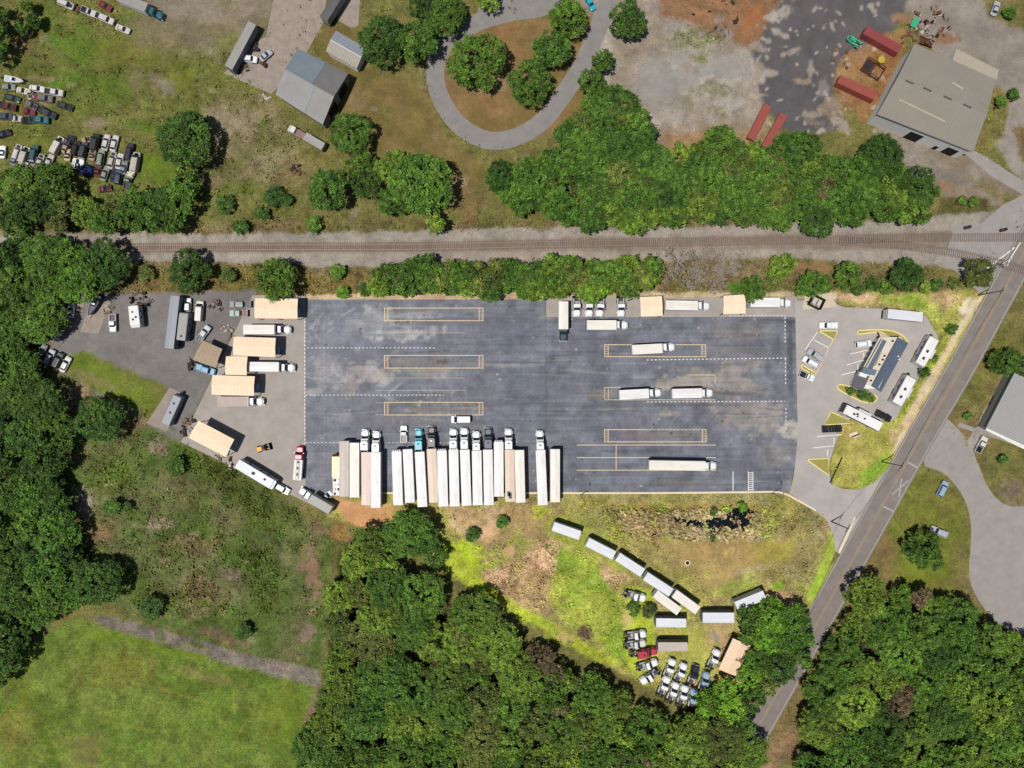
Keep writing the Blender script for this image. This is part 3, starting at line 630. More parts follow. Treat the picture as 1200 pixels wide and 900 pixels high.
# ---------------------------------------------------------------- markings
mk_r = MB(); mk_y = MB(); mk_w = MB(); mk_f = MB()
Z_M = .024
def ln(mb, x0, y0, x1, y1, w=.7, dz=0):
    strip_quads(mb, [(x0, y0), (x1, y1)], w / 2, Z_M + dz)
def dash(mb, x0, y0, x1, y1, on=2.4, off=2.2, w=.8):
    L = math.hypot(x1 - x0, y1 - y0); t = 0
    while t < L:
        u = min(t + on, L)
        ln(mb, x0 + (x1 - x0) * t / L, y0 + (y1 - y0) * t / L, x0 + (x1 - x0) * u / L, y0 + (y1 - y0) * u / L, w); t += on + off
def bay(x0, y0, x1, y1):
    ln(mk_y, x0 + .4, y0, x1 - .4, y0, .85); ln(mk_y, x0 + .4, y1, x1 - .4, y1, .85)
    for xa in (x0, x1): ln(mk_y, xa, y0 - .42, xa, y1 + .42, .75)
    for xa in (x0 + 4.2, x1 - 4.6): ln(mk_y, xa, y0 + .5, xa, y1 - .5, .75)
    for xa in (x0 + .4, x1 - 4.2):
        for k in range(1, 7):
            yy = y0 + (y1 - y0) * k / 7; ln(mk_y, xa, yy - .4, xa + 3.6, yy + .4, .35)
for y in (361, 416.5, 471.5): bay(450.5, y, 566, y + 14.8)
bay(708.5, 404, 827, 418); bay(708.5, 503.5, 827.5, 517.8)
ln(mk_y, 708.5, 454, 728, 454, .7); ln(mk_y, 708.5, 468.5, 838, 468.5, .6); ln(mk_y, 708.5, 453.7, 708.5, 468.9, .6); ln(mk_y, 712.8, 453.7, 712.8, 468.9, .6)
ln(mk_y, 808, 439.5, 838, 439.5, .7); ln(mk_y, 838, 439, 838, 450, .7)
for y in (521.5, 536.2, 551): ln(mk_y, 676, y, 839, y, .8)
ln(mk_y, 722, 521.9, 722, 535.8, .8); ln(mk_y, 722, 536.6, 722, 550.6, .8)
for y in (390, 443, 457.5): ln(mk_f, 440, y, 545, y, .6)
ln(mk_f, 482, 377, 482, 390, .4); ln(mk_f, 485.5, 377, 485.5, 390, .4); ln(mk_f, 440, 472, 450, 472, .5); ln(mk_f, 440, 486, 450, 486, .5)
dash(mk_w, 360, 407.7, 512, 407.7); dash(mk_w, 358, 463, 520, 463); dash(mk_w, 358, 518.6, 398, 518.6, w=.6); dash(mk_w, 455, 518.6, 600, 518.6, w=.4)
dash(mk_w, 357.2, 376, 357.2, 520, w=1.1); dash(mk_w, 758, 421.8, 921, 419.6, w=1); dash(mk_w, 758, 471, 920, 470.2, w=.9)
dash(mk_w, 920, 371.5, 920, 401.5, w=1); dash(mk_w, 920.5, 420, 920.5, 451, w=1); dash(mk_w, 921, 478, 921, 505, w=1)
dash(mk_w, 759, 503.2, 822, 503.2, w=.8); dash(mk_w, 855, 369.8, 920, 369.3, w=.8)
ln(mk_w, 859, 552.5, 859, 575, 1.0)
for xx in (876.8, 882.4): ln(mk_w, xx, 552.5, xx, 575, .8)
for k in range(9): ln(mk_w, 877.2, 554 + k * 2.5, 882, 554 + k * 2.5, .9)
# stalls by the office and by the green
def stall_lines(pts, mb=mk_w, w=1.0):
    for a, b in pts: ln(mb, *a, *b, w)
stall_lines([((954, 398.5), (972, 408)), ((948, 403), (944, 410)), ((962, 416), (958, 424)), ((996, 415), (1022, 409)), ((992, 428), (1014, 421)), ((986, 439.5), (1007, 434)), ((1012, 413.5), (1012.3, 420)), ((1005, 427), (1005.4, 433.5)), ((957.5, 511.5), (986, 509.5)), ((952, 525), (977, 522.5)), ((977.5, 513), (977.2, 520)), ((969.8, 527), (969.4, 535)), ((958, 389), (948, 403))])
ln(mk_y, 982, 387.5, 955.5, 440, .9)
# road lines
yl = []
for off in (-.9, .9):
    strip_quads(mk_r, strip(ROADC, off)[:len(ROADC)], .3, Z_M)
for off in (-14.6, 14.6):
    strip_quads(mk_f, strip(ROADC, off)[:len(ROADC)], .35, Z_M)
ln(mk_f, 1063.5, 541.5, 1075, 548, 1.5); ln(mk_f, 1035.5, 593.5, 1046.5, 599, 1.5)
ln(mk_f, 1045.5, 579.5, 1064.5, 563, 1.2); ln(mk_f, 1056.5, 560.5, 1053.5, 582.5, 1.2, .004)
strip_quads(mk_w, [(1189, 290), (1152, 318)], .7, Z_M); strip_quads(mk_w, [(1196, 284), (1184, 303), (1180, 312)], .6, Z_M)
tag(mk_y.build("yellow_markings", M_YEL), kind="structure"); tag(mk_r.build("road_centre_lines", M_YEL_R), kind="structure"); tag(mk_w.build("white_markings", M_WHT), kind="structure"); tag(mk_f.build("faded_markings", M_WHT_D), kind="structure")

# ------------------------------------------------------------------- kerbs
def kerb(name, path, w, h, m, close=False):
    mb = MB(); pp = strip(path, w / 2); n = len(path)
    for i in range(n - 1):
        a, b, c, d = pp[i], pp[i + 1], pp[2 * n - 2 - i], pp[2 * n - 1 - i]
        q = [P(*a), P(*b), P(*c), P(*d)]
        mb.prism(q, -.02, h)
    return tag(mb.build(name, m), kind="structure")
kerb("lot_kerb", smooth_path([(390, 577.6), (520, 577.8), (660, 577.8), (780, 577.6), (880, 576.6), (908, 576.4), (922, 579.5), (936, 587), (956, 598)], 4), 2.2, .15, M_KERB)
kerb("road_kerb", [(983, 648), (992, 628), (1002, 606)], 2.6, .15, M_KERB)
def island(name, pts, fill=(150, 146, 70)):
    pts = smooth_path(pts + [pts[0]], 3)
    tag(MB().sheet([P(*p) for p in pts], .11).build(name, mat("island_grass", (172, 154, 92), rough=.95, amt=.25, scale=2.5, rgb2=(136, 142, 66))), kind="structure")
    kerb(name + "_kerb", pts, 1.5, .17, M_KERBY)
def island_s(name, pts):
    tag(MB().sheet([P(*p) for p in pts], .11).build(name, mat("island_grass", (172, 154, 92), rough=.95, amt=.25, scale=2.5, rgb2=(136, 142, 66))), kind="structure")
    pts = pts + [pts[0]]
    kerb(name + "_kerb", pts, 1.4, .17, M_KERBY)
island_s("stall_island", [(959, 387.7), (981, 387.7), (977, 398)])
island_s("corner_island", [(938, 426.5), (955, 437), (954, 440), (940, 432)])
island_s("triangle_island", [(973.5, 482.5), (1001, 495.5), (966, 498)])
island_s("gate_island", [(945, 538.5), (971, 537), (971, 557)])
island("north_island", [(1006, 387.5), (1030, 386.5), (1046, 388), (1058, 394), (1064, 402), (1052, 396), (1040, 394), (1030, 389), (1006, 391.5)])
island("planting_island", [(982, 451.5), (988, 451), (1010, 458), (1026, 464), (1027, 468), (1022, 472), (1012, 471), (1000, 466), (983, 456.5)])
# ================================================================== RAILWAY
M_RAIL = mat("rusty_rail_steel", (150, 130, 118), rough=.45, metal=.3, amt=.2, scale=1.0)
M_TIE = mat("weathered_sleeper", (112, 98, 90), rough=.95, amt=.3, scale=1.5)
def track(name, path, label, t0=0, planks=None, n_parts=100):
    root = empty(name, (*P(*path[len(path) // 2]), 0), 0, label, "railway")
    o = Vector(root.location)
    # resample every 0.62 m
    pts = [Vector((*P(*p), 0)) for p in path]
    acc = [0]
    for a, b in zip(pts, pts[1:]): acc.append(acc[-1] + (b - a).length)
    def at(s):
        for i in range(len(pts) - 1):
            if s <= acc[i + 1] or i == len(pts) - 2:
                d = (pts[i + 1] - pts[i]); t = (s - acc[i]) / max(acc[i + 1] - acc[i], 1e-6)
                return pts[i] + d * t, math.atan2(d.y, d.x)
    # rails follow the centre line
    for sgn in (-1, 1):
        mb = MB(); n = int(acc[-1] / 4); prev = None
        for k in range(n + 1):
            p, a = at(acc[-1] * k / n)
            q = p + Vector((-math.sin(a), math.cos(a), 0)) * .74 * sgn - o
            nrm = Vector((-math.sin(a), math.cos(a), 0)) * .06
            cur = (q - nrm, q + nrm)
            if prev:
                a0, b0 = prev; a1, b1 = cur
                z0, z1 = .07, .2
                mb.add([(a0.x, a0.y, z0), (b0.x, b0.y, z0), (b1.x, b1.y, z0), (a1.x, a1.y, z0), (a0.x, a0.y, z1), (b0.x, b0.y, z1), (b1.x, b1.y, z1), (a1.x, a1.y, z1)],
                       [(4, 7, 6, 5), (0, 4, 5, 1), (1, 5, 6, 2), (2, 6, 7, 3), (3, 7, 4, 0)])
            prev = cur
        mb.build("rail", M_RAIL, root)
    N = int(acc[-1] / .62)
    tie = MB().box(-.12, .12, -1.3, 1.3, -.02, .07).mesh("sleeper", M_TIE)
    rest = MB()
    order = sorted(range(N), key=lambda k: abs(at(k * .62)[0].x))
    keep = set(order[:n_parts])
    for k in range(N):
        p, a = at(k * .62)
        if k in keep:
            s = link(bpy.data.objects.new("sleeper", tie), root)
            s.location = p - o; s.rotation_euler = (0, 0, a + random.uniform(-.03, .03))
        else:
            c, sn = math.cos(a), math.sin(a); q = p - o
            vs = [(q.x + x * c - y * sn, q.y + x * sn + y * c, z) for z in (-.02, .07) for x, y in ((-.12, -1.3), (.12, -1.3), (.12, 1.3), (-.12, 1.3))]
            rest.add(vs, [(4, 5, 6, 7), (0, 1, 5, 4), (1, 2, 6, 5), (2, 3, 7, 6), (3, 0, 4, 7)])
    if rest.v:
        tag(rest.build("sleepers", M_TIE, root), kind="stuff")
    return root
track("railway_track", smooth_path([(-60, 291), (120, 290.5), (300, 290), (480, 289.4), (600, 287), (720, 285), (850, 283), (960, 281.5), (1060, 279), (1200, 278), (1262, 277)], 3), "long straight railway track on grey gravel running across the photo above the truck lot")
track("railway_track", smooth_path([(984, 282.5), (1020, 284.5), (1060, 288), (1100, 293.5), (1140, 301), (1180, 311), (1262, 336)], 3), "curved siding track branching off the main line towards the road crossing", n_parts=100)
def switch_box(px, py, label):
    t = empty("switch_stand", (*P(px, py), 0), .2, label, "rail equipment")
    MB().rings([(0, -.8, .8, .45, .1), (.9, -.8, .8, .45, .1), (1.0, -.7, .7, .36, .1)]).build("cabinet", mat("dark_steel", (58, 54, 52), rough=.7), t)
    MB().cyl((.2, 0, .9), (.2, 0, 1.9), .06).box(.0, .4, -.3, .3, 1.7, 1.95).build("target", mat("dark_steel", (58, 54, 52)), t)
switch_box(1132, 267, "small dark rail switch cabinet beside the main track near the crossing, left of its twin")
switch_box(1174, 270, "small dark rail switch cabinet nearest the road at the crossing end of the main track")
def crossing_signal(px, py, label):
    t = empty("crossing_signal", (*P(px, py), 0), rad(30), label, "rail signal")
    M = mat("galvanised_steel", (150, 150, 150), rough=.5, metal=.3)
    MB().cyl((0, 0, 0), (0, 0, 4.2), .08).build("mast", M, t)
    mb = MB()
    for a in (45, -45):
        c, s = math.cos(rad(a)), math.sin(rad(a))
        mb.add([(x * 1, y * c * 1.0 - 0, 3.9 + y * s) for x, y in ((-.02, -.8), (.02, -.8), (.02, .8), (-.02, .8))] + [(x, y * c - s * .2, 3.9 + y * s + c * .2) for x, y in ((-.02, -.8), (.02, -.8), (.02, .8), (-.02, .8))], [(0, 1, 2, 3), (4, 7, 6, 5), (0, 4, 5, 1), (1, 5, 6, 2), (2, 6, 7, 3), (3, 7, 4, 0)])
    mb.build("crossbuck", mat("white_line_paint", (206, 202, 200)), t)
    for s in (-1, 1):
        MB().cyl((-.1, s * .4, 3), (.1, s * .4, 3), .22, n=12).build("lamp", mat("dark_steel", (58, 54, 52)), t)
    MB().box(-.5, .5, -.4, .4, 0, 1.2, c=(0, 0)).build("relay_cabinet", M, t)
    MB().box(.1, 5.0, -.06, .06, 1.0, 1.15).build("gate_arm", mat("white_line_paint", (206, 202, 200)), t)
crossing_signal(1166, 313, "railroad crossing signal mast with gate arm where the siding meets the road")

# ================================================================ BUILDINGS
def roofpt(p, h): return P(p[0], p[1], h)
M_STEEL_BL = mat("galvanised_roof_blue_grey", (126, 138, 148), rough=.55, amt=.07, scale=.5, stretch=(1, 1, 1))
M_STEEL_GR = mat("galvanised_roof_grey", (148, 149, 150), rough=.6, amt=.08, scale=.4)
M_STEEL_DK = mat("older_roof_panels", (122, 122, 122), rough=.6, amt=.07, scale=.4)
M_WALL_W = mat("white_metal_wall", (226, 228, 224), rough=.7, amt=.06)
M_WALL_G = mat("grey_metal_wall", (132, 136, 132), rough=.7, amt=.08)
M_DARK = mat("dark_interior", (26, 24, 24), rough=.9)
def ribs_on(mb, a, b, c, d, n, r=.05):
    """standing seams running from edge a-b to edge d-c"""
    for k in range(n + 1):
        t = k / n
        p = Vector(a).lerp(Vector(b), t); q = Vector(d).lerp(Vector(c), t)
        dr = (Vector(b) - Vector(a)).normalized() * r
        up = Vector((0, 0, r * 1.2)); e = Vector((0, 0, .002))
        mb.add([p - dr + e, p + dr + e, q + dr + e, q - dr + e, p - dr + up, p + dr + up, q + dr + up, q - dr + up], [(4, 5, 6, 7), (0, 1, 5, 4), (1, 2, 6, 5), (2, 3, 7, 6), (3, 0, 4, 7)])
def center_of(pts):
    return (sum(p[0] for p in pts) / len(pts), sum(p[1] for p in pts) / len(pts))
def loc_pts(pts, h, o): return [(P(p[0], p[1], h)[0] - o[0], P(p[0], p[1], h)[1] - o[1]) for p in pts]

# --- big warehouse, north-east
def warehouse():
    pts = [(1072, 51), (1167, 93), (1140, 178), (1028, 134)]
    H = 7.0; c = center_of(pts); o = P(*c, H)
    q = loc_pts(pts, H, o)
    t = empty("warehouse", (o[0], o[1], 0), 0, "large warehouse with broad grey roof and white walls beside the asphalt scrap yard", "building")
    sh = [(x * .965, y * .965) for x, y in q]
    MB().prism(sh, 0, H - .3).build("wall", M_WALL_W, t)
    # low pitched roof: ridge between midpoints of the short sides
    A_, B_, C_, D_ = [Vector((x, y, H)) for x, y in q]
    R1 = (A_ + D_) / 2 + Vector((0, 0, .9)); R2 = (B_ + C_) / 2 + Vector((0, 0, .9))
    mb = MB(); mb.quad(A_, R1, R2, B_); mb.quad(R1, D_, C_, R2); mb.add([A_, D_, R1, B_, C_, R2], [(0, 1, 2), (3, 5, 4)])
    dn = Vector((0, 0, -.3))
    for u, v in ((D_, C_), (A_, D_), (B_, A_), (C_, B_)): mb.quad(u + dn, v + dn, v, u)
    mroof = mat("warehouse_roof_panels", (142, 136, 126), rough=.7, amt=.07, scale=.15)
    rf = mb.build("roof", mroof, t)
    mb = MB(); ribs_on(mb, A_, B_, R2, R1, 34); ribs_on(mb, R1, R2, C_, D_, 34); mb.build("seams", mroof, rf)
    # skylight strips, vents
    def onroof(u, v):   # u along A->B, v along A->D
        p = A_.lerp(B_, u).lerp(D_.lerp(C_, u), v); p.z = H + .9 * (1 - abs(v - .5) * 2) + .03
        return p
    ms = mat("pale_skylight", (176, 164, 146), rough=.5)
    for (u0, v0, u1, v1) in ((.12, .74, .64, .78), (.55, .28, .68, .305)):
        a, b = onroof(u0, v0), onroof(u1, v1); d = (b - a).normalized(); n = Vector((-d.y, d.x, 0)) * .28
        MB().add([a - n, a + n, b + n, b - n] + [p + Vector((0, 0, .09)) for p in (a - n, a + n, b + n, b - n)], [(7, 6, 5, 4), (0, 1, 5, 4), (1, 2, 6, 5), (2, 3, 7, 6), (3, 0, 4, 7)]).build("skylight", ms, rf)
    mv = mat("ridge_vent_metal", (100, 92, 88), rough=.7)
    for u in (.13, .33, .56, .78):
        a = onroof(u, .5); d = (B_ - A_).normalized(); n = Vector((-d.y, d.x, 0)) * .18; e = d * 1.2
        MB().add([a - n - e, a + n - e, a + n + e, a - n + e] + [p + Vector((0, 0, .3)) for p in (a - n - e, a + n - e, a + n + e, a - n + e)], [(7, 6, 5, 4), (0, 1, 5, 4), (1, 2, 6, 5), (2, 3, 7, 6), (3, 0, 4, 7)]).build("ridge_vent", mv, rf)
    # doors on the south wall (towards the photo's bottom) and west wall
    Dw, Cw = Vector((*sh[3], 0)), Vector((*sh[2], 0)); d = (Cw - Dw).normalized(); n = Vector((d.y, -d.x, 0)) * .05
    for s0, w, hh in ((.40, 4, 4.5), (.82, 3.4, 4), (.72, 1.2, 2.2)):
        a = Dw.lerp(Cw, s0) + n; b = a + d * w
        MB().add([a, b, b + Vector((0, 0, hh)), a + Vector((0, 0, hh))] + [p - n * .9 for p in (a, b, b + Vector((0, 0, hh)), a + Vector((0, 0, hh)))], [(0, 1, 2, 3), (4, 7, 6, 5), (3, 2, 6, 7), (0, 3, 7, 4), (1, 5, 6, 2)]).build("door", M_DARK, t)
    # lower white lean-to on the north side
    ap = loc_pts([(1121, 57), (1171, 82), (1168, 93.5), (1116, 70.5)], 5.0, o)
    lt = MB().prism([(x * .995, y * .995) for x, y in ap], 0, 4.7).build("annex_wall", M_WALL_W, t)
    MB().prism(ap, 4.7, 4.95).build("annex_roof", mat("annex_roof_white", (170, 160, 144), rough=.7, amt=.06), t)
    return t
warehouse()

def gable(name, pts, H, rise, label, roofs, wallm, openings=(), seams=26, cat="building"):
    """pts: eave corners A,B,C,D in px; ridge joins mid(A,D) and mid(B,C)"""
    c = center_of(pts); o = P(*c, H); q = loc_pts(pts, H, o)
    t = empty(name, (o[0], o[1], 0), 0, label, cat)
    sh = [(x * .955, y * .955) for x, y in q]
    A_, B_, C_, D_ = [Vector((x, y, H)) for x, y in q]
    up = Vector((0, 0, rise)); R1 = (A_ + D_) / 2 + up; R2 = (B_ + C_) / 2 + up
    w = MB().prism(sh, 0, H - .1)
    a, b, c_, d_ = [Vector((x, y, H - .1)) for x, y in sh]
    r1 = (a + d_) / 2 + up * .93; r2 = (b + c_) / 2 + up * .93
    w.add([a, d_, r1], [(2, 1, 0)]); w.add([b, c_, r2], [(0, 1, 2)])
    w.build("wall", wallm, t)
    th = Vector((0, 0, -.1))
    def slab(p, q_, r, s, m):
        mb = MB().add([p, q_, r, s, p + th, q_ + th, r + th, s + th], [(0, 1, 2, 3), (7, 6, 5, 4), (0, 4, 5, 1), (1, 5, 6, 2), (2, 6, 7, 3), (3, 7, 4, 0)])
        ribs_on(mb, p, q_, r, s, seams)
        return mb.build("roof", m, t)
    for (which, u0, u1, m) in roofs:
        if which == 'N':
            slab(A_.lerp(B_, u1), A_.lerp(B_, u0), R1.lerp(R2, u0), R1.lerp(R2, u1), m)
        else:
            slab(D_.lerp(C_, u0), D_.lerp(C_, u1), R1.lerp(R2, u1), R1.lerp(R2, u0), m)
    MB().cyl(R1 + Vector((0, 0, .02)), R2 + Vector((0, 0, .02)), .1, n=6).build("ridge_cap", wallm, t)
    b0, c0 = Vector((*sh[1], 0)), Vector((*sh[2], 0)); d = (c0 - b0).normalized(); n = Vector((-d.y, d.x, 0))
    if n.dot(b0 + c0) < 0: n = -n
    n *= .06
    for s0, w_, hh in openings:
        p = b0.lerp(c0, s0) + n; q_ = p + d * w_; z = Vector((0, 0, hh))
        MB().add([p, q_, q_ + z, p + z] + [v - n * .9 for v in (p, q_, q_ + z, p + z)], [(0, 1, 2, 3), (4, 7, 6, 5), (3, 2, 6, 7), (0, 3, 7, 4), (1, 5, 6, 2)]).build("garage_door", M_DARK, t)
    return t
gable("metal_workshop", [(350, 57), (408, 86), (378, 146), (323, 111)], 4.8, 1.7, "grey metal workshop with two toned gable roof at the end of the concrete yard", [('N', 0, .56, M_STEEL_BL), ('N', .56, 1, M_STEEL_DK), ('S', 0, .62, M_STEEL_GR), ('S', .62, 1, mat("light_roof_panels", (152, 150, 148), rough=.6, amt=.07, scale=.4))], M_WALL_G, [(.12, 4.2, 3.8), (.52, 4.2, 3.8)])
gable("metal_shed", [(394, 36), (430, 57), (418, 80), (382, 60)], 3.2, .7, "small pale metal shed partly under a tree behind the grey workshop", [('N', 0, 1, mat("shed_roof_blue", (140, 148, 156), rough=.6, amt=.08)), ('S', 0, 1, mat("shed_roof_tan", (158, 152, 142), rough=.6, amt=.1))], M_WALL_W, seams=14)

# --- building at the right edge
def roadside_building():
    pts = [(1189, 437), (1262, 470), (1232, 536), (1156, 501)]
    H = 4.6; c = center_of(pts); o = P(*c, H); q = loc_pts(pts, H, o)
    t = empty("roadside_building", (o[0], o[1], 0), 0, "pale grey flat roofed building cut by the right edge beside the road", "building")
    MB().prism([(x * .97, y * .97) for x, y in q], 0, H - .35).build("wall", M_WALL_G, t)
    rf = MB().prism(q, H - .35, H).build("roof", mat("pale_flat_roof", (160, 160, 158), rough=.7, amt=.05, scale=.2), t)
    mb = MB()
    A_, B_, C_, D_ = [Vector((x, y, H)) for x, y in q]
    ribs_on(mb, A_, B_, C_, D_, 30, .04); mb.build("seams", mat("pale_flat_roof", (160, 160, 158)), rf)
    mb = MB(); mb.prism(loc_pts([(1157, 500), (1200, 520), (1240, 539), (1238, 543), (1197, 525), (1155, 504)], 3.4, o), 3.2, 3.38); mb.build("awning", M_WALL_W, t)
roadside_building()
def condenser(px, py, label, rz=60):
    t = empty("condenser_unit", (*P(px, py), 0), rad(rz), label, "air conditioner")
    M = mat("dark_steel", (58, 54, 52))
    MB().box(-1.6, 1.6, -.55, .55, 0, .15).build("skid", M_WALL_G, t)
    MB().box(-1.5, -.1, -.5, .5, .15, 1.0).build("housing", M, t)
    MB().box(.1, 1.5, -.5, .5, .15, .9).build("housing", M, t)
condenser(1162, 470, "dark condenser units on the walk beside the pale grey building", 62)

# --- office with blue-grey mansard
def office():
    c = (1030, 427); H = 4.2; o = P(*c, H)
    t = empty("office_building", (o[0], o[1], 0), 0, "truck stop office with two dark blue sloping metal roofs round a white flat roof", "building")
    L = lambda pts, h: loc_pts(pts, h, o)
    body = L([(1032, 398), (1054, 396), (1030, 455), (1006, 448), (1010, 436), (1018, 424)], 3.6)
    MB().prism(L([(1031, 396), (1060, 400), (1031, 456), (1003, 455), (1001, 449), (1012, 434)], 3.2), 0, 3.2).build("wall", M_WALL_W, t)
    mflat = mat("white_flat_roof", (214, 204, 190), rough=.8, amt=.1, scale=.8)
    MB().prism(L([(1031, 395), (1057, 395), (1030, 455), (1014, 450), (1024, 430), (1010, 437), (1012, 430)], 3.5), 3.2, 3.5).build("flat_roof", mflat, t)
    MB().prism(L([(1034.5, 403), (1038, 400), (1027, 428), (1021, 431)], 3.53), 3.5, 3.53).build("roof_well", mat("roof_gravel", (164, 152, 120), rough=.95), t)
    M_BL = mat("blue_grey_metal_roof", (94, 106, 124), rough=.5, amt=.08, scale=.5)
    # east slope
    def slope(pts_hi, pts_lo, zhi, zlo, m, n, name="mansard_roof"):
        a, b = [Vector((*p, zhi)) for p in L(pts_hi, zhi)]
        d, c_ = [Vector((*p, zlo)) for p in L(pts_lo, zlo)]
        th = Vector((0, 0, -.15))
        mb = MB()
        mb.add([a, b, c_, d, a + th, b + th, c_ + th, d + th], [(0, 1, 2, 3), (7, 6, 5, 4), (0, 4, 5, 1), (1, 5, 6, 2), (2, 6, 7, 3), (3, 7, 4, 0)])
        ribs_on(mb, a, b, c_, d, n, .045)
        return mb.build(name, m, t)
    s = slope([(1052.5, 395.5), (1021.5, 452.5)], [(1064.5, 402), (1032.5, 459.5)], 4.2, 3.0, M_BL, 22)
    slope([(1033.5, 397), (1014, 432)], [(1029.5, 397.5), (1008, 436)], 3.9, 3.1, mat("slate_blue_roof", (104, 118, 132), rough=.55), 12)
    slope([(1035, 398), (1016, 433)], [(1039, 400), (1020, 436)], 3.9, 3.5, mat("slate_blue_roof", (104, 118, 132)), 12)
    MB().prism(L([(1012, 430), (1028, 434), (1025, 440), (1009, 437)], 4.0), 3.2, 4.0).build("parapet_roof", mat("slate_blue_roof", (104, 118, 132)), t)
    slope([(1019, 441.5), (1011, 458)], [(1006, 437), (998, 453)], 3.8, 3.3, mat("dark_shingle_roof", (98, 96, 104), rough=.9, amt=.12, scale=2), 3, "porch_roof")
    p = L([(1008, 436), (1017, 439), (1015, 443), (1006.5, 440)], 4.4)
    MB().prism(p, 3.5, 4.4).build("rooftop_unit", mat("white_unit_paint", (230, 230, 228), rough=.6), t)
    for (x, y) in ((1046.5, 399.5), (1037, 417), (1034.8, 421.5), (1031, 427), (1021, 446)):
        q = L([(x, y)], 3.9)[0]
        MB().cyl((q[0], q[1], 3.5), (q[0], q[1], 3.95), .28, n=8).build("roof_vent", mat("dark_steel", (58, 54, 52)), t)
    for (x, y) in ((1052.5, 417.5), (1053.5, 421)):
        q = L([(x, y)], 4.1)[0]
        MB().cyl((q[0], q[1], 3.6), (q[0], q[1], 4.3), .22, n=8).build("vent_pipe", mat("white_unit_paint", (230, 230, 228)), t)
    MB().prism(L([(1030, 390), (1047, 396), (1033, 397)], 3.0), 2.8, 3.0).build("entry_canopy", mat("pale_concrete", (204, 190, 168)), t)
    # glazed front towards the stalls
    g = L([(1009, 437), (1029, 398)], 3.0)
    a, b = Vector((*g[0], .8)), Vector((*g[1], .8)); d = (b - a).normalized(); n = Vector((-d.y, d.x, 0)) * .03
    for k in range(6):
        p0 = a.lerp(b, .08 + k * .15); p1 = p0 + d * 1.2; z = Vector((0, 0, 1.4))
        MB().add([p0 + n, p1 + n, p1 + z + n, p0 + z + n, p0 - n, p1 - n, p1 + z - n, p0 + z - n], [(0, 1, 2, 3), (7, 6, 5, 4), (0, 4, 5, 1), (3, 2, 6, 7)]).build("window", mat("window_glass", (40, 50, 60), rough=.1, spec=.5), t)
office()

# ---------------------------------------------------------------- canopies
M_TAN = mat("tan_canopy_sheet", (246, 222, 192), rough=.75, amt=.07, scale=.5)
M_TAN_D = mat("weathered_tan_sheet", (168, 150, 126), rough=.8, amt=.06, scale=.4)
M_POST = mat("steel_post", (120, 118, 114), rough=.6, metal=.2)
def canopy(pts, H, label, m=None, group="tan shade canopies"):
    m = m or M_TAN
    c = center_of(pts); o = P(*c, H)
    q = [Vector((x, y, H)) for x, y in loc_pts(pts, H, o)]
    t = empty("shade_canopy", (o[0], o[1], 0), 0, label, "canopy", group)
    A_, B_, C_, D_ = q            # ridge along A->B direction
    up = Vector((0, 0, .35)); R1 = (A_ + D_) / 2 + up; R2 = (B_ + C_) / 2 + up
    th = Vector((0, 0, -.08)); mb = MB()
    for p, r, s, u in ((A_, R1, R2, B_), (R1, D_, C_, R2)):
        mb.add([p, r, s, u, p + th, r + th, s + th, u + th], [(0, 1, 2, 3), (7, 6, 5, 4), (0, 4, 5, 1), (1, 5, 6, 2), (2, 6, 7, 3), (3, 7, 4, 0)])
    n = max(4, int((B_ - A_).length / .9))
    ribs_on(mb, A_, B_, R2, R1, n, .03); ribs_on(mb, R1, R2, C_, D_, n, .03)
    mb.build("canopy_roof", m, t)
    k = max(2, int((B_ - A_).length / 4.5) + 1)
    for i in range(k):
        for e, f in ((A_, B_), (D_, C_)):
            p = e.lerp(f, .03 + .94 * i / (k - 1)); p = p.lerp((q[0] + q[2]) / 2, .03)
            MB().box(p.x - .08, p.x + .08, p.y - .08, p.y + .08, 0, H - .1).build("post", M_POST, t)
    for e, f in ((A_, B_), (D_, C_)):
        p = e.lerp((q[0] + q[2]) / 2, .03); s = f.lerp((q[0] + q[2]) / 2, .03)
        MB().cyl(p + th * 2.4, s + th * 2.4, .09, n=6).build("beam", M_POST, t)
    return t
canopy([(299, 349.5), (349, 350), (348.5, 373.5), (298.5, 373)], 4.6, "long tan canopy topmost in the west row, at the corner of the truck lot")
canopy([(274, 394.5), (323, 396), (322.5, 418.5), (273.5, 416.5)], 4.6, "long tan canopy between the first and second white box trucks in the west row")
canopy([(265, 417.5), (290, 417.5), (289, 439.8), (264, 439)], 4.9, "short tan canopy touching the tail of the white box truck in the west row")
canopy([(249, 439.5), (298.5, 441), (297.5, 464), (248, 462.5)], 4.6, "long tan canopy lowest in the west row, just above the flat grey trailer")
canopy([(233, 493), (274.5, 515), (264.5, 535.5), (221, 513)], 4.6, "slanted tan canopy standing alone in the west corner of the gravel yard")
canopy([(750, 348), (775.5, 347), (776.5, 370), (751, 371)], 4.4, "small square tan canopy in the strip above the lot, left one of two")
canopy([(848, 346.5), (873, 345), (873.5, 367.5), (847.5, 368)], 4.4, "small square tan canopy in the strip above the lot, right one of two")
canopy([(238, 399), (260.5, 409), (253, 431), (226, 421.5)], 4.2, "dull brown canopy beside the blue truck in the western neighbour's yard", M_TAN_D, "canopies of the neighbours")
canopy([(859, 748), (842, 784), (862, 792), (880, 757)], 3.8, "tan sheet roof half covered by trees next to the parked tractor cabs", mat("sandy_sheet", (236, 206, 176), rough=.8, amt=.05), "canopies of the neighbours")

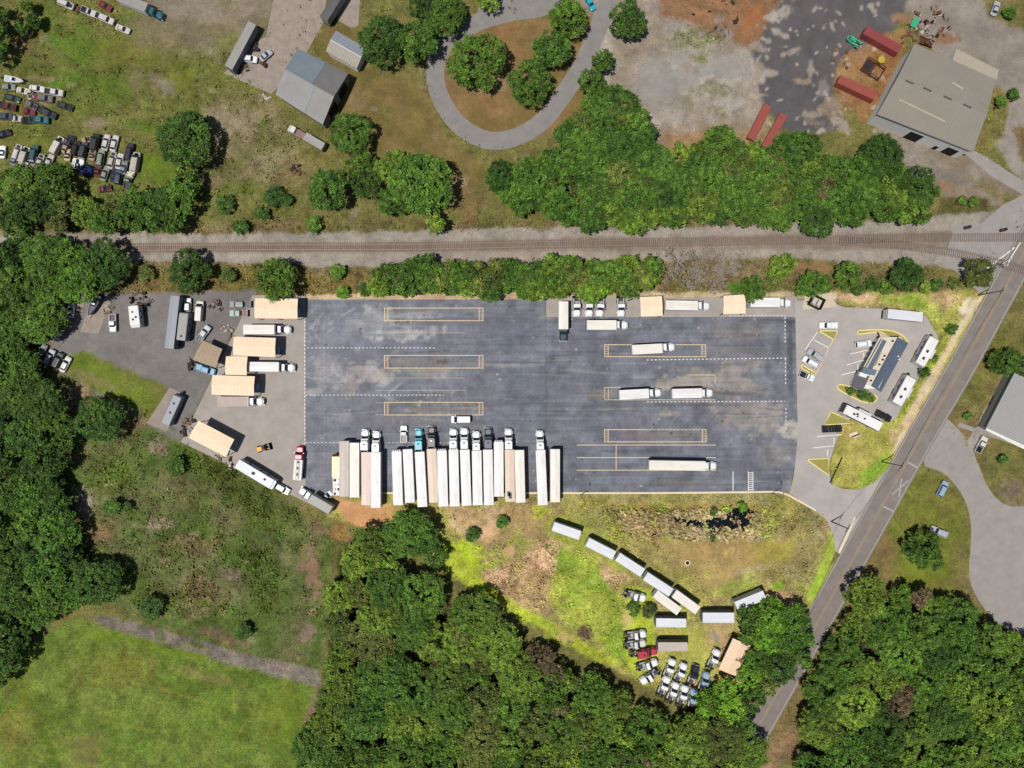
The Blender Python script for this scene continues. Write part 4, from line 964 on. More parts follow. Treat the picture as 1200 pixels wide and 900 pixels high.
# ---------------------------------------------------------------- poles
M_POLE = mat("weathered_timber_pole", (96, 82, 70), rough=.9, amt=.2, scale=2)
def utility_pole(px, py, h, rz, label):
    t = empty("utility_pole", (*P(px, py), 0), rad(rz), label, "utility pole", "utility poles along the road")
    MB().cyl((0, 0, 0), (0, 0, h), .2, .12, n=8).build("pole", M_POLE, t)
    MB().box(-.06, .06, -1.3, 1.3, h - .8, h - .62).build("crossarm", M_POLE, t)
    for y in (-1.15, 0, 1.15):
        MB().cyl((0, y, h - .62), (0, y, h - .35), .06, n=6).build("insulator", M_WALL_W, t)
    return t
POLES = [(1146, 346, 10.5), (1033, 541, 11), (974, 611, 10.5), (925, 722, 11)]
PL = ["timber utility pole at the top right corner by the road and railway", "timber utility pole on the green strip beside the road opposite the painted crossing mark", "timber utility pole at the kerb corner of the truck entrance", "timber utility pole among the trees where the property narrows"]
for (a, b, h), l in zip(POLES, PL): utility_pole(a, b, h, -30, l)
for i in range(3):
    mb = MB()
    for y in (-1.15, 0, 1.15):
        (ax, ay), (bx, by) = P(*POLES[i][:2]), P(*POLES[i + 1][:2])
        nx_, ny_ = math.cos(rad(-30)) * 0 - math.sin(rad(-30)) * y, math.cos(rad(-30)) * y
        za, zb = POLES[i][2] - .35, POLES[i + 1][2] - .35
        pr = None
        for k in range(9):
            u = k / 8; z = za + (zb - za) * u - 1.1 * 4 * u * (1 - u)
            p = (ax + (bx - ax) * u + nx_, ay + (by - ay) * u + ny_, z)
            if pr: mb.cyl(pr, p, .018, n=4)
            pr = p
    tag(mb.build("power_line", M_DARK), ["thin overhead cables over the verge north of the entrance", "thin overhead cables crossing the truck entrance", "thin overhead cables over the grass edge south of the entrance"][i], "cable", "overhead cables by the road")
def light_pole(px, py, h, label):
    t = empty("light_pole", (*P(px, py), 0), rad(90), label, "street lamp", "light poles on the lot kerb")
    MB().cyl((0, 0, 0), (0, 0, h), .11, .07, n=8).build("pole", M_POST, t)
    MB().cyl((0, 0, h), (1.4, 0, h + .15), .05, n=6).build("arm", M_POST, t)
    MB().rings([(h + .05, 1.2, 2.0, .18, .08), (h + .2, 1.25, 1.95, .15, .08)]).build("lamp_head", M_WALL_G, t)
light_pole(680, 580, 9, "slim light pole on the kerb below the big lot, right of the trailer row")
light_pole(904, 578, 9, "slim light pole on the kerb near the lot's lower right corner")

# small things
def drain(px, py, label):
    t = empty("concrete_drain", (*P(px, py), 0), 0, label, "drain")
    mb = MB(); n = 20
    for k in range(n):
        a, b = 2 * math.pi * k / n, 2 * math.pi * (k + 1) / n
        mb.prism([(math.cos(a) * .55, math.sin(a) * .55), (math.cos(a) * .85, math.sin(a) * .85), (math.cos(b) * .85, math.sin(b) * .85), (math.cos(b) * .55, math.sin(b) * .55)], 0, .45)
    mb.build("rim", M_KERB, t)
    MB().cyl((0, 0, .02), (0, 0, .2), .54, n=16).build("grate", M_DARK, t)
drain(805.3, 659.3, "round pale concrete drain inlet alone on the brown lawn of the basin")
def dumpster_pen():
    t = empty("dumpster_enclosure", (*P(955, 354.5), 0), rad(-26), "black framed dumpster enclosure with pale bins inside, above the lot's top right corner", "enclosure")
    for x0, x1, y0, y1 in ((-1.9, -1.75, -1.6, 1.6), (1.75, 1.9, -1.6, 1.6), (-1.9, 1.9, 1.45, 1.6), (-1.9, 1.9, -1.6, -1.45)):
        MB().box(x0, x1, y0, y1, 0, 1.9).build("fence_panel", M_DARK, t)
    MB().box(-2.6, -1.9, -.9, -.8, .1, 1.8, .5, (-1.9, -.85)).build("gate", M_DARK, t)
    for x, y, w in ((-.7, .3, 1.0), (.8, .2, .9)):
        b = MB().rings([(0, x - w / 2, x + w / 2, .8, .1), (1.2, x - w / 2 - .05, x + w / 2 + .05, .85, .1), (1.3, x - w / 2, x + w / 2, .75, .1)]).build("dumpster", mat("pale_bin", (196, 190, 182), rough=.7), t)
dumpster_pen()
# ==================================================================== TREES
def leaf_mat(name, a, b, tr=.25):
    m = bpy.data.materials.new(name); m.use_nodes = True
    nt = m.node_tree; bs = nt.nodes["Principled BSDF"]; out = nt.nodes["Material Output"]
    bs.inputs["Roughness"].default_value = .6; bs.inputs["Specular IOR Level"].default_value = .25
    at = nd(nt, "ShaderNodeAttribute", attribute_name="tint")
    oi = nd(nt, "ShaderNodeObjectInfo")
    mx = nd(nt, "ShaderNodeMix", data_type='RGBA'); mx.inputs[6].default_value = (*A(a), 1); mx.inputs[7].default_value = (*A(b), 1)
    sep = nd(nt, "ShaderNodeSeparateColor"); nt.links.new(at.outputs["Color"], sep.inputs[0])
    # red = clump hue, green = brightness; shifted a little per tree
    ad = nd(nt, "ShaderNodeMath", operation='MULTIPLY_ADD'); nt.links.new(oi.outputs["Random"], ad.inputs[0]); ad.inputs[1].default_value = .5
    sb = nd(nt, "ShaderNodeMath", operation='SUBTRACT'); nt.links.new(sep.outputs[0], sb.inputs[0]); sb.inputs[1].default_value = .25
    nt.links.new(sb.outputs[0], ad.inputs[2])
    nt.links.new(ad.outputs[0], mx.inputs[0])
    rn = nd(nt, "ShaderNodeMath", operation='MULTIPLY'); nt.links.new(oi.outputs["Random"], rn.inputs[0]); rn.inputs[1].default_value = 7.31
    fr = nd(nt, "ShaderNodeMath", operation='FRACT'); nt.links.new(rn.outputs[0], fr.inputs[0])
    b1 = nd(nt, "ShaderNodeMath", operation='MULTIPLY_ADD'); nt.links.new(fr.outputs[0], b1.inputs[0]); b1.inputs[1].default_value = .5; b1.inputs[2].default_value = .75
    b2 = nd(nt, "ShaderNodeMath", operation='MULTIPLY'); nt.links.new(b1.outputs[0], b2.inputs[0]); nt.links.new(sep.outputs[1], b2.inputs[1])
    sc = nd(nt, "ShaderNodeVectorMath", operation='SCALE'); nt.links.new(mx.outputs[2], sc.inputs[0]); nt.links.new(b2.outputs[0], sc.inputs["Scale"])
    nt.links.new(sc.outputs[0], bs.inputs["Base Color"])
    tl = nd(nt, "ShaderNodeBsdfTranslucent"); nt.links.new(sc.outputs[0], tl.inputs[0])
    ms = nd(nt, "ShaderNodeMixShader"); ms.inputs[0].default_value = tr * .7
    nt.links.new(bs.outputs[0], ms.inputs[1]); nt.links.new(tl.outputs[0], ms.inputs[2]); nt.links.new(ms.outputs[0], out.inputs[0])
    return m
LM = {
 'dark': leaf_mat("leaves_dark", (56, 92, 32), (86, 120, 42)),
 'mid': leaf_mat("leaves_mid", (68, 108, 36), (104, 138, 46)),
 'lite': leaf_mat("leaves_light", (92, 126, 42), (128, 154, 52)),
 'olive': leaf_mat("leaves_olive", (88, 108, 44), (122, 130, 60)),
 'yel': leaf_mat("leaves_yellow", (142, 156, 34), (168, 166, 46)),
 'brown': leaf_mat("leaves_brown", (104, 90, 64), (124, 108, 78)),
 'vivid': leaf_mat("leaves_vivid", (96, 150, 40), (130, 172, 48)),
}
M_BARK = mat("grey_brown_bark", (98, 84, 70), rough=.95, amt=.2, scale=2)
M_DEADWOOD = mat("bare_grey_twigs", (158, 148, 134), rough=.95, amt=.2, scale=2)

def quads_from(cent, size, rng, flat=.55):
    n = len(cent)
    nrm = rng.normal(size=(n, 3)) ; nrm[:, 2] = np.abs(nrm[:, 2]) + flat * 1.2
    nrm /= np.linalg.norm(nrm, axis=1)[:, None]
    t = rng.normal(size=(n, 3)); u = np.cross(nrm, t); u /= np.linalg.norm(u, axis=1)[:, None]
    v = np.cross(nrm, u)
    s = size * rng.choice([.55, .8, 1.0, 1.35], n)[:, None]
    a = u * s * .62; b = v * s * .42
    V = np.stack([cent - a - b * .5, cent + b * 1.0 - a * .1, cent + a + b * .3, cent - b + a * .2], 1).reshape(-1, 3)
    return V
def crown_mesh(name, R, seed, leaf=.42, dens=1.0, flat=.78):
    rng = np.random.default_rng(seed)
    zc = R * .95 + 2.0
    nl = 5 + int(R * 1.3)
    lob = [((0, 0, zc + .15 * R), .55 * R)]
    for k in range(nl):
        a = 2 * math.pi * (k + rng.uniform(-.3, .3)) / nl * 1.0
        rr = R * rng.uniform(.42, .74)
        lob.append(((rr * math.cos(a), rr * math.sin(a), zc + rng.uniform(-.35, .25) * R), R * rng.uniform(.26, .44)))
    cen = []
    for (c, r) in lob:
        m = int(4 * math.pi * r * r / (1.12 ** 2) * dens) + 3
        d = rng.normal(size=(m, 3)); d /= np.linalg.norm(d, axis=1)[:, None]
        d = d[d[:, 2] > -.35]
        p = np.array(c) + d * r * rng.uniform(.82, 1.12, len(d))[:, None] * np.array([1, 1, flat])
        keep = np.ones(len(p), bool)
        for (c2, r2) in lob:
            if c2 == c: continue
            q = (p - np.array(c2)) / np.array([1, 1, flat])
            keep &= np.linalg.norm(q, axis=1) > r2 * .82
        cen.append(p[keep])
    cen = np.concatenate(cen)
    # thin the clumps out unevenly so that gaps open between boughs
    nz = vnoise(cen[:, 0] * 4 + seed, cen[:, 1] * 4, 5.5, seed % 7)
    cen = cen[(nz > .36) | (rng.random(len(cen)) < .35)]
    rr_ = np.percentile(np.hypot(cen[:, 0], cen[:, 1]), 93)
    cen[:, :2] *= (R * .97 - .2) / rr_
    per = 26
    hue = rng.uniform(0, 1, len(cen)); br = rng.choice([.5, .7, .9, 1.15, 1.5], len(cen))
    # clumps differ in density: some sparse, which leaves holes
    cnt = rng.integers(per // 2, per * 3 // 2, len(cen))
    idx = np.repeat(np.arange(len(cen)), cnt)
    off = rng.normal(size=(len(idx), 3)) * np.array([.34, .34, .22]) * (.85 + R * .04)
    pts = cen[idx] + off
    V = quads_from(pts, leaf, rng)
    n = len(pts)
    Q = np.arange(n * 4).reshape(n, 4)
    h = np.clip(hue[idx] * .7 + rng.uniform(0, .3, n), 0, 1); b = br[idx] * rng.uniform(.82, 1.18, n)
    c = np.stack([h, b, np.zeros(n)], 1).repeat(4, axis=0)
    return mesh_np(name, V, Q, LM['mid'], c)
def trunk_mesh(name, R, seed, m):
    rd = random.Random(seed); mb = MB()
    zc = R * .95 + 2.0; tr = .09 + R * .035
    mb.cyl((0, 0, -.1), (0, 0, zc * .45), tr * 1.3, tr, n=8)
    for k in range(5):
        a = 2 * math.pi * k / 5 + rd.uniform(-.4, .4); r = R * rd.uniform(.4, .65)
        p = (0, 0, zc * rd.uniform(.32, .46)); q = (r * .5 * math.cos(a), r * .5 * math.sin(a), zc * .75); s = (r * math.cos(a), r * math.sin(a), zc * rd.uniform(.9, 1.1))
        mb.cyl(p, q, tr * .6, tr * .42, n=6); mb.cyl(q, s, tr * .42, tr * .12, n=6)
    return mb.mesh(name, m)
def bare_mesh(name, R, seed):
    rd = random.Random(seed); mb = MB(); zc = R * .9 + 2
    def br(p, d, L, r, lev):
        q = p + d * L
        mb.cyl(p, q, r, r * .6, n=3 if lev > 1 else 5)
        if lev >= 5: return
        r = max(r, .04)
        for k in range(3 if lev < 3 else 5):
            nd_ = (d + Vector((rd.uniform(-1, 1), rd.uniform(-1, 1), rd.uniform(-.35, .55))) * .85).normalized()
            br(q, nd_, L * rd.uniform(.55, .8), max(r * .6, .028), lev + 1)
    br(Vector((0, 0, 0)), Vector((0, 0, 1)), zc * .32, .16, 0)
    # normalise spread
    mr = max(math.hypot(v[0], v[1]) for v in mb.v); f = R / mr
    mb.v = [(v[0] * f, v[1] * f, v[2]) for v in mb.v]
    return mb.mesh(name, M_DEADWOOD)
SIZES = {1.4: 3, 2.6: 4, 4.0: 5, 5.6: 5, 8.0: 4}
CR = {}; TK = {}
for R, n in SIZES.items():
    CR[R] = [crown_mesh("crown", R, int(R * 100) + k, leaf=.34 if R < 2 else .42) for k in range(n)]
    TK[R] = trunk_mesh("trunk", R, int(R * 10), M_BARK)
BARE = [bare_mesh("bare_crown", 5.0, k) for k in range(3)]
_trd = random.Random(5)
def tree(px, py, rpx, kind, label, group=None, name="broadleaf_tree", cat="tree", hs=1.0):
    """px,py: centre of the crown in the photo; rpx: its radius there"""
    Rm = rpx * S
    key = min(SIZES, key=lambda k: abs(math.log(k / Rm)))
    Rm *= .9; s = Rm / key
    hs *= {1.4: 1, 2.6: .95, 4.0: .85, 5.6: .76, 8.0: .66}[key]
    zc = (key * .95 + 2) * s * hs
    x, y = P(px, py, zc)
    t = empty(name, (x, y, 0), _trd.uniform(0, 6.28), label, cat, group)
    sc = s * CAM_H / (CAM_H) ; t.scale = (sc, sc, sc * hs)
    c = link(bpy.data.objects.new("crown", _trd.choice(CR[key])), t)
    c.material_slots[0].link = 'OBJECT'; c.material_slots[0].material = LM[kind]
    link(bpy.data.objects.new("trunk", TK[key]), t)
    return t
def bare_tree(px, py, rpx, label, group=None):
    s = rpx * S / 5.0; x, y = P(px, py, 5 * s)
    t = empty("bare_tree", (x, y, 0), _trd.uniform(0, 6.28), label, "tree", group); t.scale = (s, s, s)
    link(bpy.data.objects.new("branches", _trd.choice(BARE)), t)
    return t
def shrub(px, py, rpx, kind, label, group=None):
    return tree(px, py, rpx, kind, label, group, "shrub", "shrub", hs=.55)

_specs = []
def T(px, py, rpx, kind, label, group=None):
    _specs.append((px, py, rpx, kind, label, group))
NC = "trees by the loop drive"
T(447, 46, 31, 'dark', "big dark tree crown left of the loop drive, over the small metal shed", NC)
T(490, 48, 26, 'mid', "round green tree on the outer left side of the loop drive", NC)
T(520, 16, 27, 'mid', "green tree at the top edge beside the start of the loop drive", NC)
T(498, 8, 20, 'dark', "dark tree at the top edge behind the loop drive trees", NC)
T(572, 0, 15, 'lite', "small tree at the top edge above the loop drive entrance", NC)
T(557, 72, 36, 'mid', "largest round tree on the lawn inside the loop drive", NC)
T(621, 95, 29, 'mid', "middle tree of the three touching crowns inside the loop drive", NC)
T(646, 56, 24, 'dark', "dark tree inside the loop drive, between two greener ones", NC)
T(666, 21, 24, 'mid', "topmost tree inside the loop drive beside the blue car", NC)
T(736, 24, 23, 'mid', "round tree standing alone where grey gravel meets the loop drive", NC)
T(707, 72, 13, 'mid', "small tree between the loop drive and the gravel field", NC)
NB = "trees of the belt north of the railway"
BL = "leafy tree in the thick tree belt between the railway and the gravel field"
for a in [(692, 97, 17, 'mid'), (703, 122, 22, 'mid'), (724, 124, 24, 'dark'), (742, 150, 24, 'mid'), (668, 158, 19, 'mid'), (588, 207, 21, 'dark'), (622, 206, 17, 'mid'),
          (655, 190, 26, 'mid'), (690, 172, 28, 'mid'), (728, 180, 28, 'mid'), (765, 198, 27, 'mid'), (640, 232, 15, 'lite'), (666, 246, 18, 'mid'), (703, 226, 28, 'mid'), (742, 236, 26, 'mid'), (778, 232, 22, 'dark'),
          (800, 210, 24, 'mid'), (845, 172, 25, 'mid'), (868, 196, 22, 'olive'), (830, 214, 25, 'mid'), (866, 226, 26, 'mid'), (903, 240, 28, 'mid'), (898, 204, 26, 'mid'), (940, 176, 26, 'dark'), (916, 176, 20, 'mid'),
          (944, 214, 25, 'mid'), (976, 236, 24, 'mid'), (986, 204, 26, 'mid'), (1010, 232, 22, 'mid'), (1000, 250, 16, 'lite'), (720, 252, 18, 'lite'), (790, 250, 17, 'dark'), (838, 246, 20, 'dark'), (760, 252, 14, 'lite'), (688, 252, 12, 'lite'), (815, 180, 12, 'lite'), (612, 222, 14, 'mid'), (1046, 236, 16, 'olive')]:
    T(a[0], a[1], a[2] * 1.02, a[3], BL, NB)
T(676, 150, 14, 'lite', "small yellow green tree at the edge of the belt beside the loop drive's bend")
T(800, 176, 13, 'lite', "yellow green small tree right of the gravel edge in the tree belt", NB)
T(880, 178, 14, 'lite', "yellow green small tree at the foot of the two red containers", NB)
T(1031, 184, 30, 'dark', "large round dark tree below the warehouse corner", NB)
T(1072, 222, 27, 'dark', "large dark tree at the right end of the belt, below the warehouse", NB)
T(1076, 246, 18, 'mid', "green tree touching the large dark one at the belt's right end", NB)
bare_tree(963, 240, 15, "greyish bare tree in the belt above the railway, right of centre", NB)
bare_tree(612, 186, 12, "greyish bare tree at the tip of the belt below the loop drive", NB)
NR = "trees between railway and truck lot"
RL = "leafy tree in the row between the railway and the truck lot"
for a in [(452, 326, 18, 'dark'), (478, 322, 20, 'mid'), (503, 326, 21, 'mid'), (498, 312, 16, 'dark'), (530, 328, 20, 'mid'), (552, 324, 19, 'dark'), (574, 330, 18, 'olive'), (595, 320, 20, 'mid'), (620, 326, 20, 'mid'), (628, 340, 14, 'lite'),
          (668, 316, 19, 'mid'), (648, 330, 14, 'dark'), (700, 322, 20, 'mid'), (722, 318, 18, 'mid'), (706, 340, 11, 'vivid'), (764, 310, 14, 'mid'), (752, 326, 14, 'olive'), (545, 338, 11, 'lite'), (480, 337, 11, 'mid'), (738, 336, 11, 'mid'), (580, 341, 10, 'vivid'), (640, 341, 9, 'vivid'), (690, 343, 13, 'vivid'), (615, 342, 10, 'vivid')]:
    T(*a, RL, NR)
T(221, 319, 27, 'dark', "round dark tree below the railway above the western neighbour's yard")
T(322, 328, 26, 'mid', "round green tree below the railway just above the yard of wrecks")
T(880, 340, 17, 'mid', "leafy tree at the strip behind the right of the two small canopies")
T(916, 312, 17, 'lite', "light green tree below the railway right of the bare grey trees")
T(952, 332, 17, 'mid', "green tree above the lot's upper right corner, left of the dumpster pen")
T(992, 322, 18, 'mid', "green tree below the railway above the dumpster pen")
T(1062, 322, 21, 'dark', "dark round tree below the railway above the corner green")
T(1146, 320, 20, 'olive', "olive green tree at the corner where the siding meets the road")
for i, a in enumerate([(796, 304, 22), (820, 308, 24), (842, 302, 22), (802, 326, 21), (836, 328, 21), (858, 316, 22), (818, 328, 20), (848, 318, 20), (784, 318, 15), (868, 302, 14)]):
    bare_tree(*a, "bare grey tree in the leafless clump below the railway", "bare grey trees below the railway")
NWG = "trees on the north-west meadow"
T(213, 164, 36, 'dark', "large dark tree standing alone in the north-west meadow")
for a, l in [((410, 156, 27, 'mid'), "green tree near the workshop's lower corner"), ((384, 222, 26, 'dark'), "dark tree left in the cluster above the railway by the small red wreck"), ((424, 196, 20, 'mid'), "mid green tree in the centre of the cluster above the railway"), ((428, 214, 20, 'dark'), "darker tree low in the cluster above the railway"),
             ((490, 216, 40, 'mid'), "biggest tree above the railway, below the tan lawn"), ((462, 196, 22, 'lite'), "light green tree at the shoulder of the biggest tree above the railway"), ((462, 236, 20, 'mid'), "lower left neighbour of the biggest tree above the railway"), ((510, 262, 14, 'lite'), "small light tree at the track edge below the biggest tree")]:
    T(*a, l, NWG)
for a, l in [((262, 239, 13, 'dark'), "dark low bush in the meadow above the railway, right of the wood"), ((320, 229, 14, 'dark'), "long dark bush in the meadow above the railway"), ((281, 264, 11, 'dark'), "dark bush right at the track edge, left of three"), ((306, 249, 10, 'dark'), "round dark bush with a pale sheet on it in the verge"), ((368, 262, 11, 'mid'), "bush at the track edge below the red wreck"), ((336, 234, 8, 'dark'), "small bush at the right end of the long dark bush"),
             ((396, 319, 10, 'mid'), "round bush between the railway and lot, left of the tree row"), ((402, 343, 8, 'vivid'), "bright bush at the edge of the lot's top left"), ((428, 338, 9, 'dark'), "dark bush beside the tree row's left end"), ((170, 320, 10, 'olive'), "olive bush below the railway left of the round dark tree"), ((268, 322, 10, 'olive'), "olive bush between the two round trees below the railway"),
             ((1010, 462, 7, 'dark'), "dark green hedge bush in the planting island, middle one"), ((998, 458, 6, 'mid'), "bush at the left in the planting island"), ((1020, 466, 6, 'mid'), "bush at the right in the planting island"), ((1084, 437, 7, 'dark'), "round dark bush between the two parked camper trailers"), ((1115, 386, 8, 'dark'), "dark bush on the verge above the upper camper trailer"), ((1095, 420, 5, 'mid'), "low bush behind the upper camper trailer"),
             ((588, 612, 8, 'mid'), "small dark green bush alone on the dry mound below the trailers"), ((553, 627, 9, 'mid'), "low bush left on the dry mound below the trailers"), ((205, 547, 12, 'mid'), "bright bush in the scrub field below the slanted canopy"), ((130, 592, 12, 'mid'), "dark bush in the scrub field near the western wood"), ((148, 594, 8, 'dark'), "small dark bush right of a twin in the scrub field"), ((175, 712, 16, 'dark'), "dark bush at the corner of the farm track"), ((286, 740, 10, 'dark'), "dark bush beside the farm track"),
             ((1188, 110, 7, 'mid'), "small bush by the right wall of the warehouse, upper"), ((1172, 120, 8, 'mid'), "small bush by the right wall of the warehouse, lower"), ((1128, 235, 6, 'mid'), "small bush on the bank right of the big dark trees, left of two"), ((1141, 236, 6, 'mid'), "small bush on the bank right of the big dark trees, right of two"),
             ((1180, 8, 0, ''), ""), ((1184, 15, 8, 'dark'), "dark bush at the top right corner of the photo"), ((1176, 538, 6, 'mid'), "small bush below the pale grey building"), ((1134, 488, 5, 'mid'), "tiny bush on the green between road and grey building"), ((744, 713, 10, 'mid'), "bush beside the two weedy rings in the basin grass"), ((760, 716, 9, 'olive'), "weedy bush near the single white cab"),
             ((640, 590, 0, ''), ""), ((836, 600, 5, 'mid'), "small reed bush at the ditch edge, left"), ((835, 631, 4, 'mid'), "small bush below the ditch"), ((870, 594, 6, 'vivid'), "bright green bush above the dark ditch water")]:
    if a[2]: shrub(*a, l, "shrubs")
for a in [(940, 338, 10, 'mid'), (966, 335, 11, 'mid'), (1022, 333, 9, 'mid'), (1040, 337, 9, 'lite'), (1096, 334, 9, 'mid'), (1118, 332, 8, 'olive'), (1004, 340, 8, 'dark'), (904, 333, 9, 'olive'), (862, 338, 9, 'mid'), (1084, 336, 7, 'lite')]:
    shrub(*a, "low green shrub in the hedge strip between the railway and the lot's right corner", "hedge strip shrubs")
T(118, 492, 29, 'dark', "round dark tree standing alone below the grass patch of the west yard")
T(482, 624, 32, 'mid', "large tree touching the rear of the left parked trailers")
T(510, 650, 16, 'dark', "dark tree at the right foot of the large tree behind the trailers")
T(1083, 645, 24, 'mid', "round tree beside the silver pickup east of the road")
T(1178, 424, 19, 'mid', "tree beside the road above the grey building at the right edge")
T(1196, 430, 13, 'dark', "dark tree at the right edge touching the roadside tree")
NL = "trees of the north-west thicket"
LL = "leafy tree in the thicket between the wrecked cars and the railway"
for a in [(22, 218, 26, 'mid'), (60, 212, 26, 'mid'), (8, 245, 24, 'dark'), (44, 238, 24, 'dark'), (78, 234, 18, 'olive'), (18, 268, 18, 'mid'), (100, 250, 20, 'lite'), (122, 258, 18, 'dark'), (132, 242, 16, 'olive'), (156, 250, 24, 'mid'), (184, 246, 26, 'mid'), (206, 234, 24, 'mid'), (216, 214, 18, 'mid'), (160, 228, 14, 'mid'), (204, 262, 14, 'mid'), (70, 262, 12, 'olive'), (-8, 40, 20, 'dark'), (-6, 62, 15, 'dark'), (-6, 20, 16, 'dark')]:
    T(*a, LL if a[1] > 120 else "dark tree at the left edge of the photo's upper corner", NL)
bare_tree(66, 258, 16, "bare grey tree inside the north-west thicket", NL)
T(32, 8, 8, 'mid', "small tree in the hedge line at the top left corner"); T(38, 24, 9, 'dark', "dark tree of the hedge line at the top left corner, middle"); T(24, 34, 9, 'dark', "dark tree of the hedge line at the top left corner, lowest")

NI = "trees in the narrow tip of the property"
IL = "bright leafy tree in the grove at the narrow tip of the property"
for a in [(880, 724, 18, 'dark'), (905, 722, 22, 'vivid'), (930, 724, 20, 'mid'), (878, 748, 14, 'mid'), (900, 748, 20, 'vivid'), (926, 750, 22, 'mid'), (890, 775, 20, 'mid'), (914, 782, 22, 'dark'), (880, 795, 18, 'vivid'), (850, 806, 15, 'vivid'), (832, 822, 16, 'vivid'), (858, 830, 18, 'vivid'), (884, 818, 18, 'mid'), (900, 802, 14, 'olive'), (848, 848, 16, 'vivid'), (872, 850, 15, 'mid'), (940, 770, 14, 'mid'), (822, 836, 12, 'vivid'), (868, 770, 9, 'brown'), (945, 745, 12, 'dark')]:
    T(*a, IL, NI)

# woods: irregular fill, every tree its own object
def inside(p, poly):
    c = False; n = len(poly)
    for i in range(n):
        x0, y0 = poly[i]; x1, y1 = poly[(i + 1) % n]
        if (y0 <= p[1] < y1) or (y1 <= p[1] < y0):
            if p[0] < (x1 - x0) * (p[1] - y0) / (y1 - y0) + x0: c = not c
    return c
def fill_wood(poly, spacing, kinds, label, group, avoid=(), seed=1, bounds=(-14, -14, 1214, 914)):
    rd = random.Random(seed); pts = []
    xs_ = [p[0] for p in poly]; ys_ = [p[1] for p in poly]
    for _ in range(9000):
        p = (rd.uniform(max(min(xs_), bounds[0]), min(max(xs_), bounds[2])), rd.uniform(max(min(ys_), bounds[1]), min(max(ys_), bounds[3])))
        if not inside(p, poly): continue
        if any(math.hypot(p[0] - a[0], p[1] - a[1]) < a[2] + 5 for a in avoid): continue
        if float(sdf(np.array([p[0]]), np.array([p[1]]), poly)[0]) > -spacing * .36: continue
        if all(math.hypot(p[0] - q[0], p[1] - q[1]) > spacing * q[2] for q in pts):
            pts.append((p[0], p[1], rd.choice([.5, .62, .8, .95, 1.1, 1.25])))
    for x, y, f in pts:
        k = rd.random()
        n = float(vnoise(np.array([x]), np.array([y]), 60, 3)[0])
        kk = kinds[min(len(kinds) - 1, int((k * .5 + n * .75) * len(kinds) * .85))]
        T(x, y, spacing * f * .86 + 1.5, kk, label, group)
    return len(pts)
n1 = fill_wood(WOOD_W, 26, ['dark', 'dark', 'mid', 'mid', 'mid', 'lite'], "leafy tree in the dense wood along the left edge", "trees of the west wood", seed=2, avoid=[(30, 400, 14), (70, 375, 16)])
n2 = fill_wood(WOOD_C, 27, ['dark', 'mid', 'mid', 'lite', 'mid', 'lite', 'olive', 'lite'], "leafy tree in the dense wood below the property line", "trees of the south wood", avoid=[(445, 855, 16), (490, 775, 13), (640, 780, 22), (525, 760, 8), (590, 800, 8), (480, 600, 30)], seed=3)
n3 = fill_wood(WOOD_E, 26, ['dark', 'mid', 'mid', 'lite', 'mid', 'lite'], "leafy tree in the dense wood right of the road's lower end", "trees of the south-east wood", seed=4, avoid=[(1007, 756, 9), (1078, 700, 12), (1050, 830, 18), (980, 815, 6)])
BELT = [(578, 220), (606, 200), (655, 182), (686, 116), (706, 98), (738, 125), (775, 190), (800, 200), (830, 160), (865, 170), (905, 185), (950, 170), (990, 195), (1050, 190), (1095, 215), (1090, 255), (1000, 264), (900, 268), (840, 256), (780, 264), (700, 268), (640, 262), (588, 240)]
n4 = fill_wood(BELT, 21, ['mid', 'lite', 'olive', 'dark', 'mid', 'lite', 'brown'], "small tree filling the tree belt between the railway and the gravel field", "small trees of the belt north of the railway", seed=8)
n5 = fill_wood([(436, 312), (520, 308), (620, 308), (740, 306), (775, 316), (770, 336), (700, 344), (600, 344), (440, 342)], 15, ['mid', 'dark', 'lite', 'olive', 'mid'], "small tree in the row between the railway and the truck lot", "small trees between railway and truck lot", seed=9)
print(n4, n5)
print("woods", n1, n2, n3)
for a in [(632, 772, 20), (648, 790, 16), (655, 828, 14), (760, 890, 14)]:
    T(*a, 'brown', "brownish thin crowned tree among the green ones of the south wood", "brown trees of the south wood")
for a in [(1050, 828, 20), (1066, 812, 15), (1078, 700, 13)]:
    T(*a, 'brown', "brownish thin crowned tree in the south-east wood", "brown trees of the south-east wood")

# the 300 that show largest are trees of their own, the small rest is one mass
_specs.sort(key=lambda a: -a[2] * (1.0 if -5 < a[0] < 1205 and -5 < a[1] < 905 else .45) * (3 if a[5] is None else 1))
for a in _specs[:300]: tree(*a)
_rv = []; _rc = []; _rm = []; KIND = list(LM)
for (px_, py_, r_, kd, lb, gp) in _specs[300:]:
    key = min(SIZES, key=lambda k: abs(math.log(k / (r_ * S * .9)))); s = r_ * S * .9 / key
    hs = {1.4: 1, 2.6: .95, 4.0: .85, 5.6: .76, 8.0: .66}[key]
    me = _trd.choice(CR[key]); n = len(me.vertices)
    co = np.empty(n * 3, np.float32); me.vertices.foreach_get("co", co); co = co.reshape(-1, 3)
    cl = np.empty(n * 4, np.float32); me.attributes["tint"].data.foreach_get("color", cl); cl = cl.reshape(-1, 4)[:, :3].copy()
    a = _trd.uniform(0, 6.28); ca, sa = math.cos(a), math.sin(a); x_, y_ = P(px_, py_, (key * .95 + 2) * s * hs)
    _rv.append(np.stack([(co[:, 0] * ca - co[:, 1] * sa) * s + x_, (co[:, 0] * sa + co[:, 1] * ca) * s + y_, co[:, 2] * s * hs], 1))
    cl[:, 0] = np.clip(cl[:, 0] + _trd.uniform(-.25, .25), 0, 1); cl[:, 1] *= _trd.uniform(.75, 1.25); _rc.append(cl)
    _rm.append(np.full(n // 4, KIND.index(kd)))
